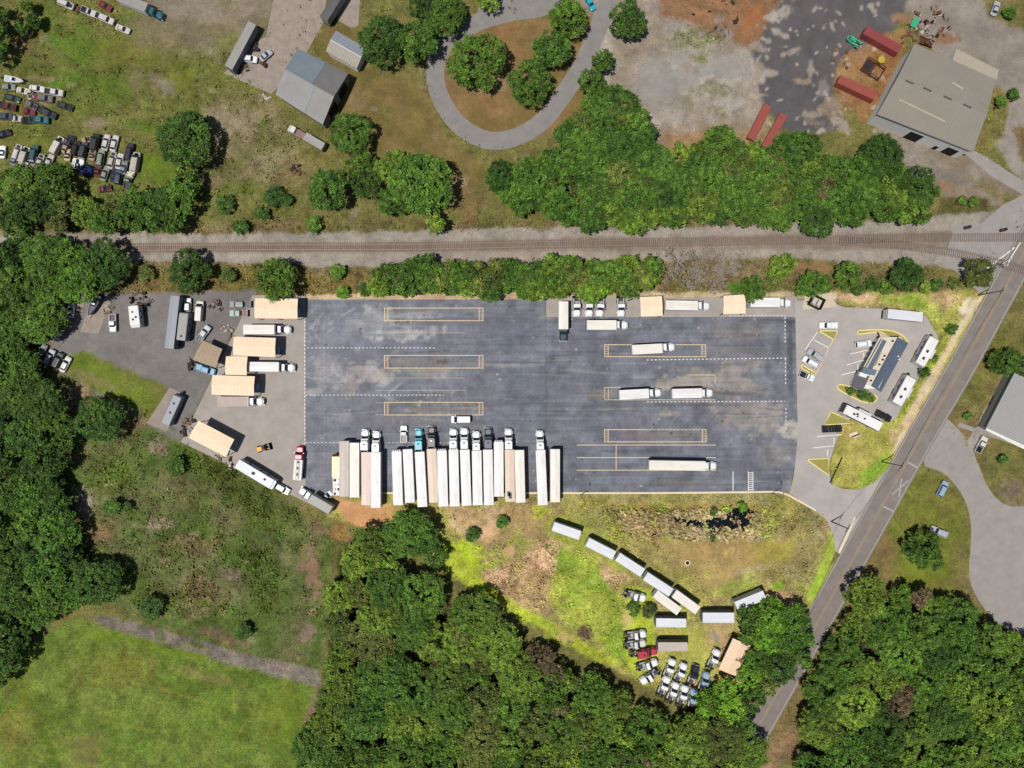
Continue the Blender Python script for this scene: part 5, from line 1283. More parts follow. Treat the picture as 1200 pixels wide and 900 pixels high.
_rv = np.concatenate(_rv); _me = mesh_np("small_trees", _rv, np.arange(len(_rv)).reshape(-1, 4), LM[KIND[0]], np.concatenate(_rc))
for k in KIND[1:]: _me.materials.append(LM[k])
_me.polygons.foreach_set("material_index", np.concatenate(_rm).astype(np.int32))
tag(link(bpy.data.objects.new("small_trees", _me)), kind="stuff")
print("tree specs", len(_specs))

# --------------------------------------------------- weeds, scrub and reeds
def weeds(name, N, seed, wfun, size, cmul, label_kind="stuff", box=(-20, -20, 1220, 920)):
    rng = np.random.default_rng(seed)
    x = rng.uniform(box[0], box[2], N); y = rng.uniform(box[1], box[3], N)
    c, tl = ground_lookup(x, y)
    w = wfun(x, y, tl)
    k = rng.random(N) < w
    x, y, c, tl = x[k], y[k], c[k], tl[k]
    n = len(x); sz = rng.uniform(size[0], size[1], n) * (.5 + tl)
    P3 = np.stack([(x - 600) * S, (450 - y) * S, sz * .35], 1)
    if (box[0] > 700): P3[:, 2] += ground_z(x, y) * .8
    per = 7
    off = rng.normal(size=(n, per, 3)) * (sz[:, None, None] * np.array([.42, .42, .22]))
    pts = (P3[:, None, :] + off).reshape(-1, 3)
    V = quads_from(pts, 1.0, rng, flat=.25)
    cen = pts.repeat(4, axis=0); sc = (sz * .5).repeat(per * 4)[:, None]
    V = cen + (V - cen) * sc
    br = rng.uniform(cmul[0], cmul[1], n)
    g = rng.uniform(.9, 1.25, n)
    cc = c * br[:, None]; cc[:, 1] *= g; cc[:, 2] *= rng.uniform(.7, 1.0, n)
    cc = np.clip(cc, .006, .6).repeat(per * 4, axis=0)
    Q = np.arange(len(V)).reshape(-1, 4)
    m = bpy.data.materials.new(name); m.use_nodes = True
    at = nd(m.node_tree, "ShaderNodeAttribute", attribute_name="tint"); b = m.node_tree.nodes["Principled BSDF"]
    m.node_tree.links.new(at.outputs["Color"], b.inputs["Base Color"]); b.inputs["Roughness"].default_value = .85; b.inputs["Specular IOR Level"].default_value = .1
    tag(link(bpy.data.objects.new(name, mesh_np(name, V, Q, m, cc))), kind="stuff")
    return n
def pave_mask(x, y):
    k = np.ones(x.shape)
    k[(x > 352) & (x < 940) & (y > 346) & (y < 580)] = 0
    for poly in ([(60, 346), (300, 344), (358, 346), (358, 577), (380, 600), (212, 518), (170, 500), (190, 452), (100, 414), (60, 400)], EAST_PAVE, [(1076, 512), (1100, 488), (1148, 548), (1186, 594), (1262, 600), (1262, 766), (1172, 732), (1136, 676), (1138, 620), (1108, 556)]):
        k[sdf(x, y, poly) < 1] = 0
    d = np.full(x.shape, 1e9)
    for a, b in zip(ROADC, ROADC[1:]):
        ex, ey = b[0] - a[0], b[1] - a[1]; t = np.clip(((x - a[0]) * ex + (y - a[1]) * ey) / (ex * ex + ey * ey), 0, 1)
        d = np.minimum(d, np.hypot(x - a[0] - ex * t, y - a[1] - ey * t))
    k[d < 18] = 0
    k[(abs(y - 285) < 12)] = 0
    k[sdf(x, y, DITCH) < 3] = 0
    return k
wn1 = weeds("scrub_plants", 150000, 5, lambda x, y, t: np.clip((t - .47) * 1.8, 0, .9) * pave_mask(x, y) * ~((x < 400) & (y > 722)) * (fbm(x, y, 16, 83, 3) > .42), (.4, .95), (1.0, 1.9))
wn3 = weeds("dry_reeds", 9000, 12, lambda x, y, t: np.clip(1 - abs(y - 612 + (x - 830) * .02) / 17, 0, 1) * .9 * (fbm(x, y, 8, 99, 3) > .4) * ((sdf(x, y, DITCH) > 3.5) | (fbm(x, y, 4, 101, 2) > .8)), (.7, 1.5), (.9, 1.7), box=(712, 594, 905, 634))
wn2 = weeds("grass_tufts", 90000, 6, lambda x, y, t: np.clip((t - .2) * 1.2, 0, .35) * pave_mask(x, y) * ~((x < 400) & (y > 715)) * (fbm(x, y, 12, 93, 3) > .5), (.2, .36), (1.2, 1.8))
print("weeds", wn1, wn2)
# ================================================================= VEHICLES
def paintm(rgb, name):
    return mat("paint_" + name, rgb, rough=.38, amt=.06, scale=1.2, spec=.5, coat=.3)
PC = {'white': (236, 238, 240), 'offwhite': (214, 214, 208), 'silver': (172, 178, 184), 'grey': (120, 124, 128), 'black': (26, 28, 34), 'navy': (34, 46, 74), 'darkblue': (50, 66, 84), 'teal': (40, 168, 188),
      'red': (178, 36, 62), 'darkred': (110, 36, 38), 'blue': (78, 142, 178), 'lightblue': (150, 176, 200), 'green': (44, 62, 54), 'palegreen': (150, 168, 156), 'tealgreen': (40, 100, 108), 'tan': (190, 172, 140), 'yellow': (240, 190, 72), 'maroon': (132, 50, 62), 'seagreen': (58, 150, 118), 'cream': (206, 204, 176)}
def PM(c):
    if c.startswith('worn_'):       # sun-faded paint with rust and dust
        r = PC[c[5:]]
        return mat("paint_" + c, tuple(v * .9 for v in r), rough=.75, scale=1.3, spec=.2, rgb2=tuple(v * .55 + w * .45 for v, w in zip(r, (118, 88, 66))))
    return paintm(PC[c], c)
M_GLASS = mat("window_glass", (40, 50, 60), rough=.1, spec=.5)
M_TYRE = mat("tyre_rubber", (34, 33, 33), rough=.9)
M_RIM = mat("wheel_rim", (170, 170, 172), rough=.4, metal=.4)
M_CHAS = mat("black_chassis", (44, 42, 42), rough=.8)
M_LAMP = mat("lamp_lens", (222, 222, 214), rough=.2)
M_TAIL = mat("tail_lens", (150, 30, 28), rough=.3)
_mc = {}
def part(key, fn, name, m, parent, loc=None, rz=0.0, smooth=False):
    """mesh data is made once per key and shared by every copy"""
    k = (key, m.name)
    if k not in _mc:
        _mc[k] = fn().mesh(name, m, smooth)
    o = link(bpy.data.objects.new(name, _mc[k]), parent)
    if loc is not None: o.location = loc
    if rz: o.rotation_euler = (0, 0, rz)
    return o
def wheels(t, xs, y, r=.34, w=.24, detail=True, name="wheel"):
    for x in xs:
        for s in (-1, 1):
            wh = part(("wheel", r, w), lambda: MB().cyl((0, -w / 2, 0), (0, w / 2, 0), r, n=14), name, M_TYRE, t, (x, s * y, r))
            if detail: part(("rim", r, w), lambda: MB().cyl((0, -w / 2 - .01, 0), (0, w / 2 + .01, 0), r * .58, n=10), "rim", M_RIM, wh)
def quadslab(a, b, c, d, th=.02):
    a, b, c, d = map(Vector, (a, b, c, d)); n = (b - a).cross(d - a).normalized() * th
    return [a, b, c, d, a - n, b - n, c - n, d - n], [(0, 1, 2, 3), (7, 6, 5, 4), (0, 4, 5, 1), (1, 5, 6, 2), (2, 6, 7, 3), (3, 7, 4, 0)]
def greenhouse(t, key, m, x0, x1, r0, r1, hw, rw, z0, z1, rake=.0):
    """glass house from x0..x1 at z0 to r0..r1 at z1, with painted roof and pillars"""
    part((key, 'glass'), lambda: MB().rings([(z0, x0, x1, hw, .2), (z1, r0, r1, rw, .2)]), "side_windows", M_GLASS, t)
    part((key, 'roof'), lambda: MB().rings([(z1 - .02, r0 - .08, r1 + .08, rw + .05, .22), (z1 + .04, r0, r1, rw, .22), (z1 + .07, r0 + .2, r1 - .2, rw - .18, .2)]), "roof", m, t)
    def sc(xa, xb):
        def f():
            v, q = quadslab((xa, -hw + .16, z0 + .03), (xa, hw - .16, z0 + .03), (xb, rw - .12, z1 - .02), (xb, -rw + .12, z1 - .02), .03)
            s = .03 if xa > xb else -.03
            return MB().add([(p.x + s, p.y, p.z + .02) for p in v], q)
        return f
    part((key, 'ws'), sc(x1, r1), "windscreen", M_GLASS, t)
    part((key, 'rw'), sc(x0, r0), "rear_window", M_GLASS, t)
    def pil():
        mb = MB()
        for sy in (-1, 1):
            for xa, xb in ((x1, r1), (x0, r0), ((x0 + x1) / 2 - .1, (r0 + r1) / 2 - .1)):
                mb.cyl((xa, sy * (hw - .03), z0), (xb, sy * (rw + .01), z1), .05, n=5)
        return mb
    part((key, 'pil'), pil, "pillars", m, t)
def lamps(t, key, xf, xr, y, z, size=.16):
    for s in (-1, 1):
        part((key, 'hl'), lambda: MB().box(-.1, .05, -size, size, -.08, .08), "headlight", M_LAMP, t, (xf, s * y, z))
        part((key, 'tl'), lambda: MB().box(-.05, .1, -size * .8, size * .8, -.1, .1), "tail_light", M_TAIL, t, (xr, s * y, z + .05))
def mirrors(t, x, y, z, m, key='mir'):
    for s in (-1, 1):
        part((key,), lambda: MB().box(-.08, .08, -.12, .12, -.08, .1), "mirror", m, t, (x, s * y, z))
def place(name, px, py, h, ang, label, cat, group=None):
    x, y = P(px, py, h)
    return empty(name, (x, y, 0), rad(ang), label, cat, group)

def car(px, py, ang, color, label, L=4.7, kind='sedan', group=None, bed='black'):
    m = PM(color)
    nm = {'sedan': 'parked_car', 'suv': 'parked_suv', 'pickup': 'pickup_truck', 'van': 'parked_van'}[kind]
    ct = {'sedan': 'car', 'suv': 'suv', 'pickup': 'pickup truck', 'van': 'van'}[kind]
    t = place(nm, px, py, 1.2, ang, label, ct, group)
    l = L / 2; key = (kind, round(L, 1))
    if kind == 'sedan':
        part((key, 'body'), lambda: MB().rings([(.25, -l + .12, l - .12, .82, .4), (.5, -l, l, .92, .5), (.78, -l + .02, l - .06, .92, .5), (.93, -l + .2, l - .55, .82, .4)]), "body", m, t)
        greenhouse(t, key, m, -l + .75, l - 1.35, -l + 1.25, l - 2.05, .80, .62, .9, 1.36)
        wheels(t, (-l + .85, l - .9), .80); lamps(t, key, l - .12, -l + .02, .6, .66); mirrors(t, l - 1.5, 1.0, .98, m)
    elif kind == 'suv':
        part((key, 'body'), lambda: MB().rings([(.3, -l + .1, l - .12, .86, .35), (.6, -l, l, .95, .4), (1.0, -l + .02, l - .08, .95, .4), (1.12, -l + .08, l - .35, .88, .35)]), "body", m, t)
        greenhouse(t, key, m, -l + .15, l - 1.25, -l + .4, l - 1.8, .84, .7, 1.08, 1.68)
        wheels(t, (-l + .85, l - .9), .84, r=.38); lamps(t, key, l - .12, -l + .0, .65, .85); mirrors(t, l - 1.45, 1.04, 1.15, m)
        part((key, 'rack'), lambda: MB().box(-l + .6, l - 2.0, -.6, -.55, 1.74, 1.8).box(-l + .6, l - 2.0, .55, .6, 1.74, 1.8), "roof_rack", M_CHAS, t)
    elif kind == 'pickup':
        part((key, 'body'), lambda: MB().rings([(.35, -l + .1, l - .12, .88, .25), (.62, -l, l, .97, .3), (.66, -l, l, .97, .3)]).rings([(.655, -l + 2.0, l - .005, .965, .3), (1.0, -l + 2.0, l - .08, .96, .35), (1.13, -l + 2.0, l - .3, .88, .3)]), "body", m, t)
        def bedw():
            b = MB(); x0, x1 = -l, -l + 2.0
            b.box(x0, x1, -.96, -.86, .6, 1.12).box(x0, x1, .86, .96, .6, 1.12).box(x0, x0 + .08, -.86, .86, .6, 1.12).box(x1 - .08, x1 - .003, -.86, .86, .6, 1.12); return b
        part((key, 'bedw'), bedw, "bed_wall", m, t)
        part((key, 'bedf', bed), lambda: MB().box(-l + .08, -l + 1.92, -.86, .86, .68, .74), "bed_floor", PM(bed) if bed in PC else M_CHAS, t)
        greenhouse(t, key, m, -l + 2.02, l - 1.45, -l + 2.2, l - 2.0, .84, .7, 1.08, 1.7)
        wheels(t, (-l + 1.0, l - .95), .86, r=.4); lamps(t, key, l - .14, -l - .0, .7, .85); mirrors(t, l - 1.6, 1.08, 1.2, m)
    else:
        part((key, 'body'), lambda: MB().rings([(.3, -l + .05, l - .1, .9, .2), (.7, -l, l, 1.0, .3), (1.15, -l, l - .1, 1.0, .3), (1.2, -l, l - .5, .98, .3)]), "body", m, t)
        part((key, 'box'), lambda: MB().rings([(1.2, -l, l - 1.3, .98, .2), (1.95, -l + .03, l - 1.8, .92, .25), (2.1, -l + .1, l - 1.95, .82, .25)]), "van_side", m, t)
        def wsf():
            v, q = quadslab((l - .85, -.85, 1.2), (l - .85, .85, 1.2), (l - 1.75, .78, 2.0), (l - 1.75, -.78, 2.0), .05); return MB().add(v, q)
        part((key, 'ws'), wsf, "windscreen", M_GLASS, t)
        part((key, 'cheek'), lambda: MB().rings([(1.19, l - 1.4, l - .9, .93, .1), (1.9, l - 1.9, l - 1.72, .85, .05)]), "pillars", m, t)
        part((key, 'sw'), lambda: MB().box(l - 2.2, l - 1.5, -.985, .985, 1.25, 1.7), "side_windows", M_GLASS, t)
        wheels(t, (-l + .9, l - .85), .86, r=.36); lamps(t, key, l - .12, -l - .02, .7, .8); mirrors(t, l - 1.2, 1.12, 1.25, m)
    return t

def tractor(px, py, ang, color, label, sleeper=True, group=None, roof=True, fairing=True, tail='white'):
    """px,py: nose of the bonnet at bonnet height"""
    m = PM(color)
    x, y = P(px, py, 1.7)
    t = empty("truck_tractor", (x, y, 0), rad(ang), label, "tractor truck", group)
    key = ('tr', sleeper)
    cabx = -3.55
    end = -5.9 if sleeper else cabx
    rear = -8.3 if sleeper else -6.6
    part((key, 'frame'), lambda: MB().box(rear, -.6, -.45, -.3, .75, 1.0).box(rear, -.6, .3, .45, .75, 1.0).box(rear, rear + .15, -.45, .45, .75, 1.0).box(rear + 1.3, rear + 1.5, -.3, .3, .78, .97).box(rear + 2.6, rear + 2.8, -.3, .3, .78, .97), "chassis_frame", M_CHAS, t)
    part((key, 'hood'), lambda: MB().rings([(.6, -2.0, -.12, .98, .3), (1.1, -2.0, 0, 1.08, .45), (1.55, -2.0, -.12, .95, .5), (1.78, -2.0, -.45, .72, .45)]), "bonnet", m, t)
    part((key, 'grille'), lambda: MB().box(-.08, .03, -.5, .5, .65, 1.45), "grille", M_RIM, t)
    part((key, 'bump'), lambda: MB().rings([(.35, -.45, .12, 1.15, .3), (.68, -.45, .1, 1.15, .3)]), "bumper", M_RIM, t)
    part((key, 'cab'), lambda: MB().rings([(.9, cabx, -1.95, 1.1, .12), (1.75, cabx, -1.9, 1.12, .15), (2.5, cabx, -2.55, 1.02, .2), (2.62, cabx, -2.7, .92, .2)]), "cab", m, t)
    def ws():
        v, q = quadslab((-1.88, -.98, 1.78), (-1.88, .98, 1.78), (-2.56, .86, 2.5), (-2.56, -.86, 2.5), .04); return MB().add([(p.x + .03, p.y, p.z + .03) for p in v], q)
    part((key, 'ws'), ws, "windscreen", M_GLASS, t)
    for s in (-1, 1):
        part((key, 'sw', s), lambda: MB().box(-3.2, -2.5, s * 1.09 - .03, s * 1.09 + .03, 1.8, 2.35), "side_window", M_GLASS, t)
        part((key, 'tank'), lambda: MB().cyl((-.9, 0, 0), (.9, 0, 0), .32, n=14), "fuel_tank", M_RIM, t, (cabx - .9, s * .85, .85))
        part((key, 'stack'), lambda: MB().cyl((0, 0, 0), (0, 0, 2.6), .08, n=8), "exhaust_stack", M_RIM, t, (end - .12, s * .98, 1.0))
        part((key, 'mir'), lambda: MB().box(-.08, .08, -.06, .16, -.3, .3), "mirror", M_CHAS, t, (-2.1, s * 1.3, 2.1))
        part((key, 'hl'), lambda: MB().box(-.12, .06, -.16, .16, -.12, .12), "headlight", M_LAMP, t, (-.14, s * .78, 1.05))
        part((key, 'fender'), lambda: MB().rings([(.55, -.62, .62, .2, .15), (1.08, -.5, .5, .18, .15)]), "fender", m, t, (-1.15, s * 1.0, 0))
    if sleeper:
        part((key, 'sl'), lambda: MB().rings([(.9, end, cabx - .02, 1.15, .12), (3.0, end, cabx - .02, 1.12, .15), (3.35, end + .1, cabx + .1, 1.0, .25)]), "sleeper", m, t)
        part((key, 'fair'), lambda: MB().rings([(2.55, cabx - .2, -2.75, .9, .3), (3.1, cabx - .3, -3.15, .85, .2), (3.38, cabx - .5, -3.35, .8, .1)]), "roof_fairing", m, t)
        part((key, 'sky'), lambda: MB().box(-4.3, -3.95, -.3, .3, 3.34, 3.41), "roof_vent", M_CHAS if color != 'black' else M_RIM, t)
    else:
        part((key, 'rwin'), lambda: MB().box(cabx - .03, cabx + .03, -.5, .5, 1.9, 2.4), "rear_window", M_GLASS, t)
        part((key, 'ac'), lambda: MB().rings([(2.6, -3.3, -2.9, .3, .1), (2.72, -3.25, -2.95, .25, .1)]), "roof_vent", m, t)
    part((key, '5th'), lambda: MB().cyl((0, 0, 1.05), (0, 0, 1.16), .5, n=16).box(-.7, -.2, -.35, .35, 1.05, 1.13), "fifth_wheel", mat("greasy_steel", (70, 66, 62), rough=.6), t, (rear + 1.5, 0, 0))
    part((key, 'deck'), lambda: MB().box(end - 1.0, end - .25, -.5, .5, 1.0, 1.05), "deck_plate", M_RIM, t)
    wheels(t, (-1.15,), .98, r=.5, w=.3, detail=False)
    for xx in (rear + .9, rear + 2.15):
        for s in (-1, 1):
            part(('dual',), lambda: MB().cyl((0, -.3, 0), (0, -.02, 0), .5, n=16).cyl((0, .02, 0), (0, .3, 0), .5, n=16), "dual_wheel", M_TYRE, t, (xx, s * .9, .5))
    part((key, 'mud'), lambda: MB().box(rear - .02, rear + .02, -1.2, -.6, .25, .95).box(rear - .02, rear + .02, .6, 1.2, .25, .95), "mudflap", M_CHAS, t)
    return t

RC = {'white': ((244, 244, 246), (218, 215, 212)), 'cream': ((240, 238, 230), (220, 214, 202)), 'tan': ((226, 208, 188), (212, 192, 172)), 'pinkish': ((230, 210, 200), (210, 190, 180)), 'grey': ((200, 190, 180), (180, 170, 162)), 'silver': ((226, 230, 236), (208, 212, 218)), 'dullgrey': ((160, 158, 154), (146, 144, 140)), 'yellow': ((246, 206, 100), (240, 196, 90)), 'bluegrey': ((150, 156, 164), (140, 146, 156)), 'dark': ((96, 98, 100), (88, 90, 92))}
def roofmat(c):
    return mat("trailer_roof_" + c, RC[c][0], rough=.5, amt=.1, scale=.7, rgb2=RC[c][1], stretch=(.35, 1, 1), spec=.3)
def trailer(px, py, ang, L, roof, label, W=2.7, H=4.0, wall='white', group=None, reefer=False, patch=None, kind='semi_trailer', cat='trailer', wheelsx=2, legs=True):
    """px,py: middle of the roof in the photo; L metres"""
    x, y = P(px, py, H); t = empty(kind, (x, y, 0), rad(ang), label, cat, group)
    l = L / 2; w = W / 2; key = ('tl', round(L, 1), round(W, 2), round(H, 2))
    wm = mat("trailer_wall_" + wall, {'white': (206, 208, 210), 'silver': (180, 184, 188), 'grey': (140, 142, 144), 'bluegrey': (98, 108, 124), 'yellow': (220, 160, 60), 'tan': (180, 164, 146)}.get(wall, (190, 190, 190)), rough=.5, amt=.08)
    part((key, 'body'), lambda: MB().box(-l + .06, l - .06, -w, w, 1.15, H - .06), "cargo_body", wm, t)
    def rf():
        mb = MB()
        n = 1
        mb.add([(-l, -w - .02, H - .06), (l, -w - .02, H - .06), (l, 0, H + .02), (-l, 0, H + .02), (l, w + .02, H - .06), (-l, w + .02, H - .06)] + [(-l, -w - .02, H - .16), (l, -w - .02, H - .16), (l, w + .02, H - .16), (-l, w + .02, H - .16)],
               [(0, 1, 2, 3), (3, 2, 4, 5), (6, 7, 1, 0), (8, 9, 5, 4), (7, 8, 4, 2, 1), (9, 6, 0, 3, 5)])
        return mb
    r = part((key, 'roof'), rf, "roof", roofmat(roof), t)
    def rb():
        mb = MB(); k = int(L / .6)
        for i in range(1, k):
            xx = -l + L * i / k
            for s in (-1, 1):
                mb.add([(xx - .035, 0, H + .022), (xx + .035, 0, H + .022), (xx + .035, s * w, H - .055), (xx - .035, s * w, H - .055), (xx - .035, 0, H + .06), (xx + .035, 0, H + .06), (xx + .035, s * w, H - .02), (xx - .035, s * w, H - .02)],
                       [(4, 5, 6, 7) if s < 0 else (7, 6, 5, 4), (0, 4, 7, 3), (1, 2, 6, 5)])
        for s in (-1, 1): mb.box(-l, l, s * (w - .02) - .04, s * (w - .02) + .04, H - .058, H - .01)
        return mb
    part((key, 'ribs'), rb, "roof_bows", roofmat(roof), r)
    for s in (-1, 1):
        part((key, 'door', s), lambda: MB().box(-l + .0, -l + .055, min(0.01 * s, s * (w - .03)), max(.01 * s, s * (w - .03)), 1.2, H - .2), "rear_door", wm, t)
    part((key, 'front'), lambda: MB().rings([(1.2, l - .08, l - .01, w - .1, .03), (H - .2, l - .08, l - .01, w - .1, .03)]), "front_panel", wm, t)
    part((key, 'under'), lambda: MB().box(-l + .1, l - 1, -.5, -.35, .95, 1.15).box(-l + .1, l - 1, .35, .5, .95, 1.15), "underframe", M_CHAS, t)
    part((key, 'bump'), lambda: MB().box(-l - .02, -l + .08, -w + .15, w - .15, .5, .62).box(-l, -l + .06, -.6, -.5, .6, 1.15).box(-l, -l + .06, .5, .6, .6, 1.15), "rear_bumper", M_CHAS, t)
    if legs:
        for s in (-1, 1):
            part((key, 'leg'), lambda: MB().box(-.08, .08, -.08, .08, .1, 1.15).box(-.2, .2, -.16, .16, 0, .1), "landing_leg", M_CHAS, t, (l - 2.6, s * .6, 0))
    for i in range(wheelsx):
        for s in (-1, 1):
            part(('dual',), lambda: MB().cyl((0, -.3, 0), (0, -.02, 0), .5, n=16).cyl((0, .02, 0), (0, .3, 0), .5, n=16), "dual_wheel", M_TYRE, t, (-l + 1.4 + 1.25 * i, s * .92, .5))
    if reefer:
        part((key, 'ref'), lambda: MB().rings([(1.9, l, l + .45, w - .25, .12), (H - .25, l, l + .45, w - .25, .12), (H - .1, l, l + .38, w - .35, .12)]), "cooling_unit", mat("white_unit_paint", (230, 230, 228)), t)
        for yy in (-.6, 0, .6):
            part((key, 'rfan', yy), lambda: MB().cyl((l + .2, yy, H - .12), (l + .2, yy, H - .06), .16, n=10), "fan_grille", M_CHAS, t)
    if patch:
        pm = mat("roof_patch_" + patch[0], {'dark': (88, 92, 96), 'white': (232, 232, 232), 'grey': (150, 150, 150)}[patch[0]], rough=.8, amt=.3, scale=2)
        for (x0, x1, y0, y1) in patch[1]:
            MB().box(x0, x1, y0, y1, H - .04, H + .065).build("roof_patch", pm, r)
    return t
def box_truck(px, py, ang, Lbox, cab, label, roof='white', group=None, H=3.8, nose=True, W=2.6):
    """px,py: middle of the box roof"""
    x, y = P(px, py, H); t = empty("box_truck", (x, y, 0), rad(ang), label, "box truck", group)
    m = PM(cab); l = Lbox / 2; w = W / 2; key = ('bt', round(Lbox, 1), H, W)
    wm = mat("trailer_wall_white", (206, 208, 210), rough=.5, amt=.08)
    part((key, 'box'), lambda: MB().box(-l + .03, l - .03, -w, w, 1.0, H - .08), "cargo_body", wm, t)
    r = part((key, 'roof'), lambda: MB().rings([(H - .12, -l, l, w + .02, .08), (H - .04, -l, l, w + .02, .08), (H, -l + .1, l - .1, w - .1, .08)]), "roof", roofmat(roof), t)
    def rb():
        mb = MB(); k = int(Lbox / .65)
        for i in range(1, k): mb.box(-l + Lbox * i / k - .02, -l + Lbox * i / k + .02, -w + .1, w - .1, H + .002, H + .03)
        return mb
    part((key, 'ribs'), rb, "roof_bows", roofmat(roof), r)
    part((key, 'door'), lambda: MB().box(-l - .03, -l + .02, -w + .1, w - .1, 1.05, H - .25), "rear_door", wm, t)
    part((key, 'fr'), lambda: MB().box(-l + .1, l + 3.0, -.45, -.3, .7, .95).box(-l + .1, l + 3.0, .3, .45, .7, .95), "chassis_frame", M_CHAS, t)
    x0 = l + .55
    part((key, 'cab'), lambda: MB().rings([(.7, x0, x0 + 1.7, 1.08, .15), (1.7, x0, x0 + 1.75, 1.1, .2), (2.45, x0, x0 + 1.15, 1.0, .25), (2.62, x0 + .1, x0 + 1.0, .88, .25)]), "cab", m, t)
    part((key, 'hood'), lambda: MB().rings([(.6, x0 + 1.5, x0 + 3.35, .95, .35), (1.1, x0 + 1.5, x0 + 3.5, 1.05, .5), (1.5, x0 + 1.5, x0 + 3.35, .92, .5), (1.7, x0 + 1.5, x0 + 3.0, .7, .45)]), "bonnet", m, t)
    def ws():
        v, q = quadslab((x0 + 1.77, -.96, 1.72), (x0 + 1.77, .96, 1.72), (x0 + 1.18, .84, 2.42), (x0 + 1.18, -.84, 2.42), .04); return MB().add([(p.x + .03, p.y, p.z + .03) for p in v], q)
    part((key, 'ws'), ws, "windscreen", M_GLASS, t)
    part((key, 'bump'), lambda: MB().rings([(.35, x0 + 3.0, x0 + 3.6, 1.1, .3), (.65, x0 + 3.0, x0 + 3.6, 1.1, .3)]), "bumper", M_RIM, t)
    for s in (-1, 1):
        part((key, 'mir'), lambda: MB().box(-.08, .08, -.06, .16, -.3, .3), "mirror", M_CHAS, t, (x0 + 1.6, s * 1.28, 1.95))
        part((key, 'hl'), lambda: MB().box(-.12, .08, -.16, .16, -.12, .12), "headlight", M_LAMP, t, (x0 + 3.3, s * .72, 1.0))
        part(('swheel',), lambda: MB().cyl((0, -.15, 0), (0, .15, 0), .48, n=16), "wheel", M_TYRE, t, (x0 + 2.4, s * .95, .48))
        part(('dual',), lambda: MB().cyl((0, -.3, 0), (0, -.02, 0), .5, n=16).cyl((0, .02, 0), (0, .3, 0), .5, n=16), "dual_wheel", M_TYRE, t, (-l + 2.0, s * .9, .5))
    return t
def camper(px, py, ang, L, label, W=2.6, H=3.3, motor=False, slide=True, vents=(), roof='white', wall='white', group=None, awning=True, nose_dark=False):
    x, y = P(px, py, H); t = empty("motorhome" if motor else "camper_trailer", (x, y, 0), rad(ang), label, "motorhome" if motor else "camper", group)
    l = L / 2; w = W / 2; key = ('cp', round(L, 1), W, H, motor)
    wm = mat("camper_wall_" + wall, {'white': (210, 210, 208), 'grey': (130, 136, 142)}[wall], rough=.4, amt=.05)
    part((key, 'body'), lambda: MB().rings([(.55, -l + .05, l - .1, w - .03, .15), (1.4, -l, l, w, .2), (H - .35, -l, l - (.15 if motor else .3), w, .2), (H - .08, -l + .05, l - .55, w - .03, .3)]), "body", wm, t)
    r = part((key, 'roof'), lambda: MB().rings([(H - .1, -l + .03, l - .5, w - .0, .3), (H, -l + .1, l - .6, w - .12, .3)]), "roof", roofmat(roof), t)
    vm = mat("roof_unit_dark", (60, 66, 72), rough=.6)
    for (u, v, s) in vents:
        MB().rings([(H - .01, u * l - s, u * l + s, s * .8, .1), (H + .28, u * l - s * .9, u * l + s * .9, s * .7, .1)]).build("air_conditioner", vm, r).location = (0, v, 0)
    if awning:
        part((key, 'awn'), lambda: MB().cyl((-l + .8, w + .1, H - .5), (l - 1.6, w + .1, H - .5), .1, n=8), "awning_roll", vm, t)
    if slide:
        part((key, 'sl'), lambda: MB().rings([(1.0, -l * .35, l * .3, .45, .05), (H - .35, -l * .35, l * .3, .45, .05)]), "slide_out", wm, t, (0, -w - .3, 0))
    if motor:
        def ws():
            v, q = quadslab((l + .02, -w + .15, 1.3), (l + .02, w - .15, 1.3), (l - .2, w - .2, H - .4), (l - .2, -w + .2, H - .4), .05); return MB().add([(p.x + .03, p.y, p.z) for p in v], q)
        part((key, 'ws'), ws, "windscreen", M_GLASS, t)
        part((key, 'cap'), lambda: MB().rings([(H - .38, l - .7, l + .25, w - .1, .35), (H - .2, l - .9, l + .1, w - .12, .35)]), "front_cap", M_CHAS if nose_dark else wm, t)
        wheels(t, (-l + 2.4, l - 1.6), w - .15, r=.45, w=.28, detail=False)
    else:
        part((key, 'hitch'), lambda: MB().cyl((l - .2, -.5, .6), (l + 1.1, 0, .6), .06, n=6).cyl((l - .2, .5, .6), (l + 1.1, 0, .6), .06, n=6).box(l + .3, l + .9, -.3, .3, .55, 1.1), "hitch", M_CHAS, t)
        wheels(t, (-l * .15, -l * .15 - .9), w - .12, r=.36, detail=False)
    for k in (-.5, 0.1, .5):
        part((key, 'win', k), lambda: MB().box(k * l - .4, k * l + .4, -w - .012, w + .012, 1.5, 2.2), "window", M_GLASS, t)
    part((key, 'door'), lambda: MB().box(l * .3, l * .3 + .7, w - .02, w + .015, .6, 2.4), "door", wm, t)
    return t
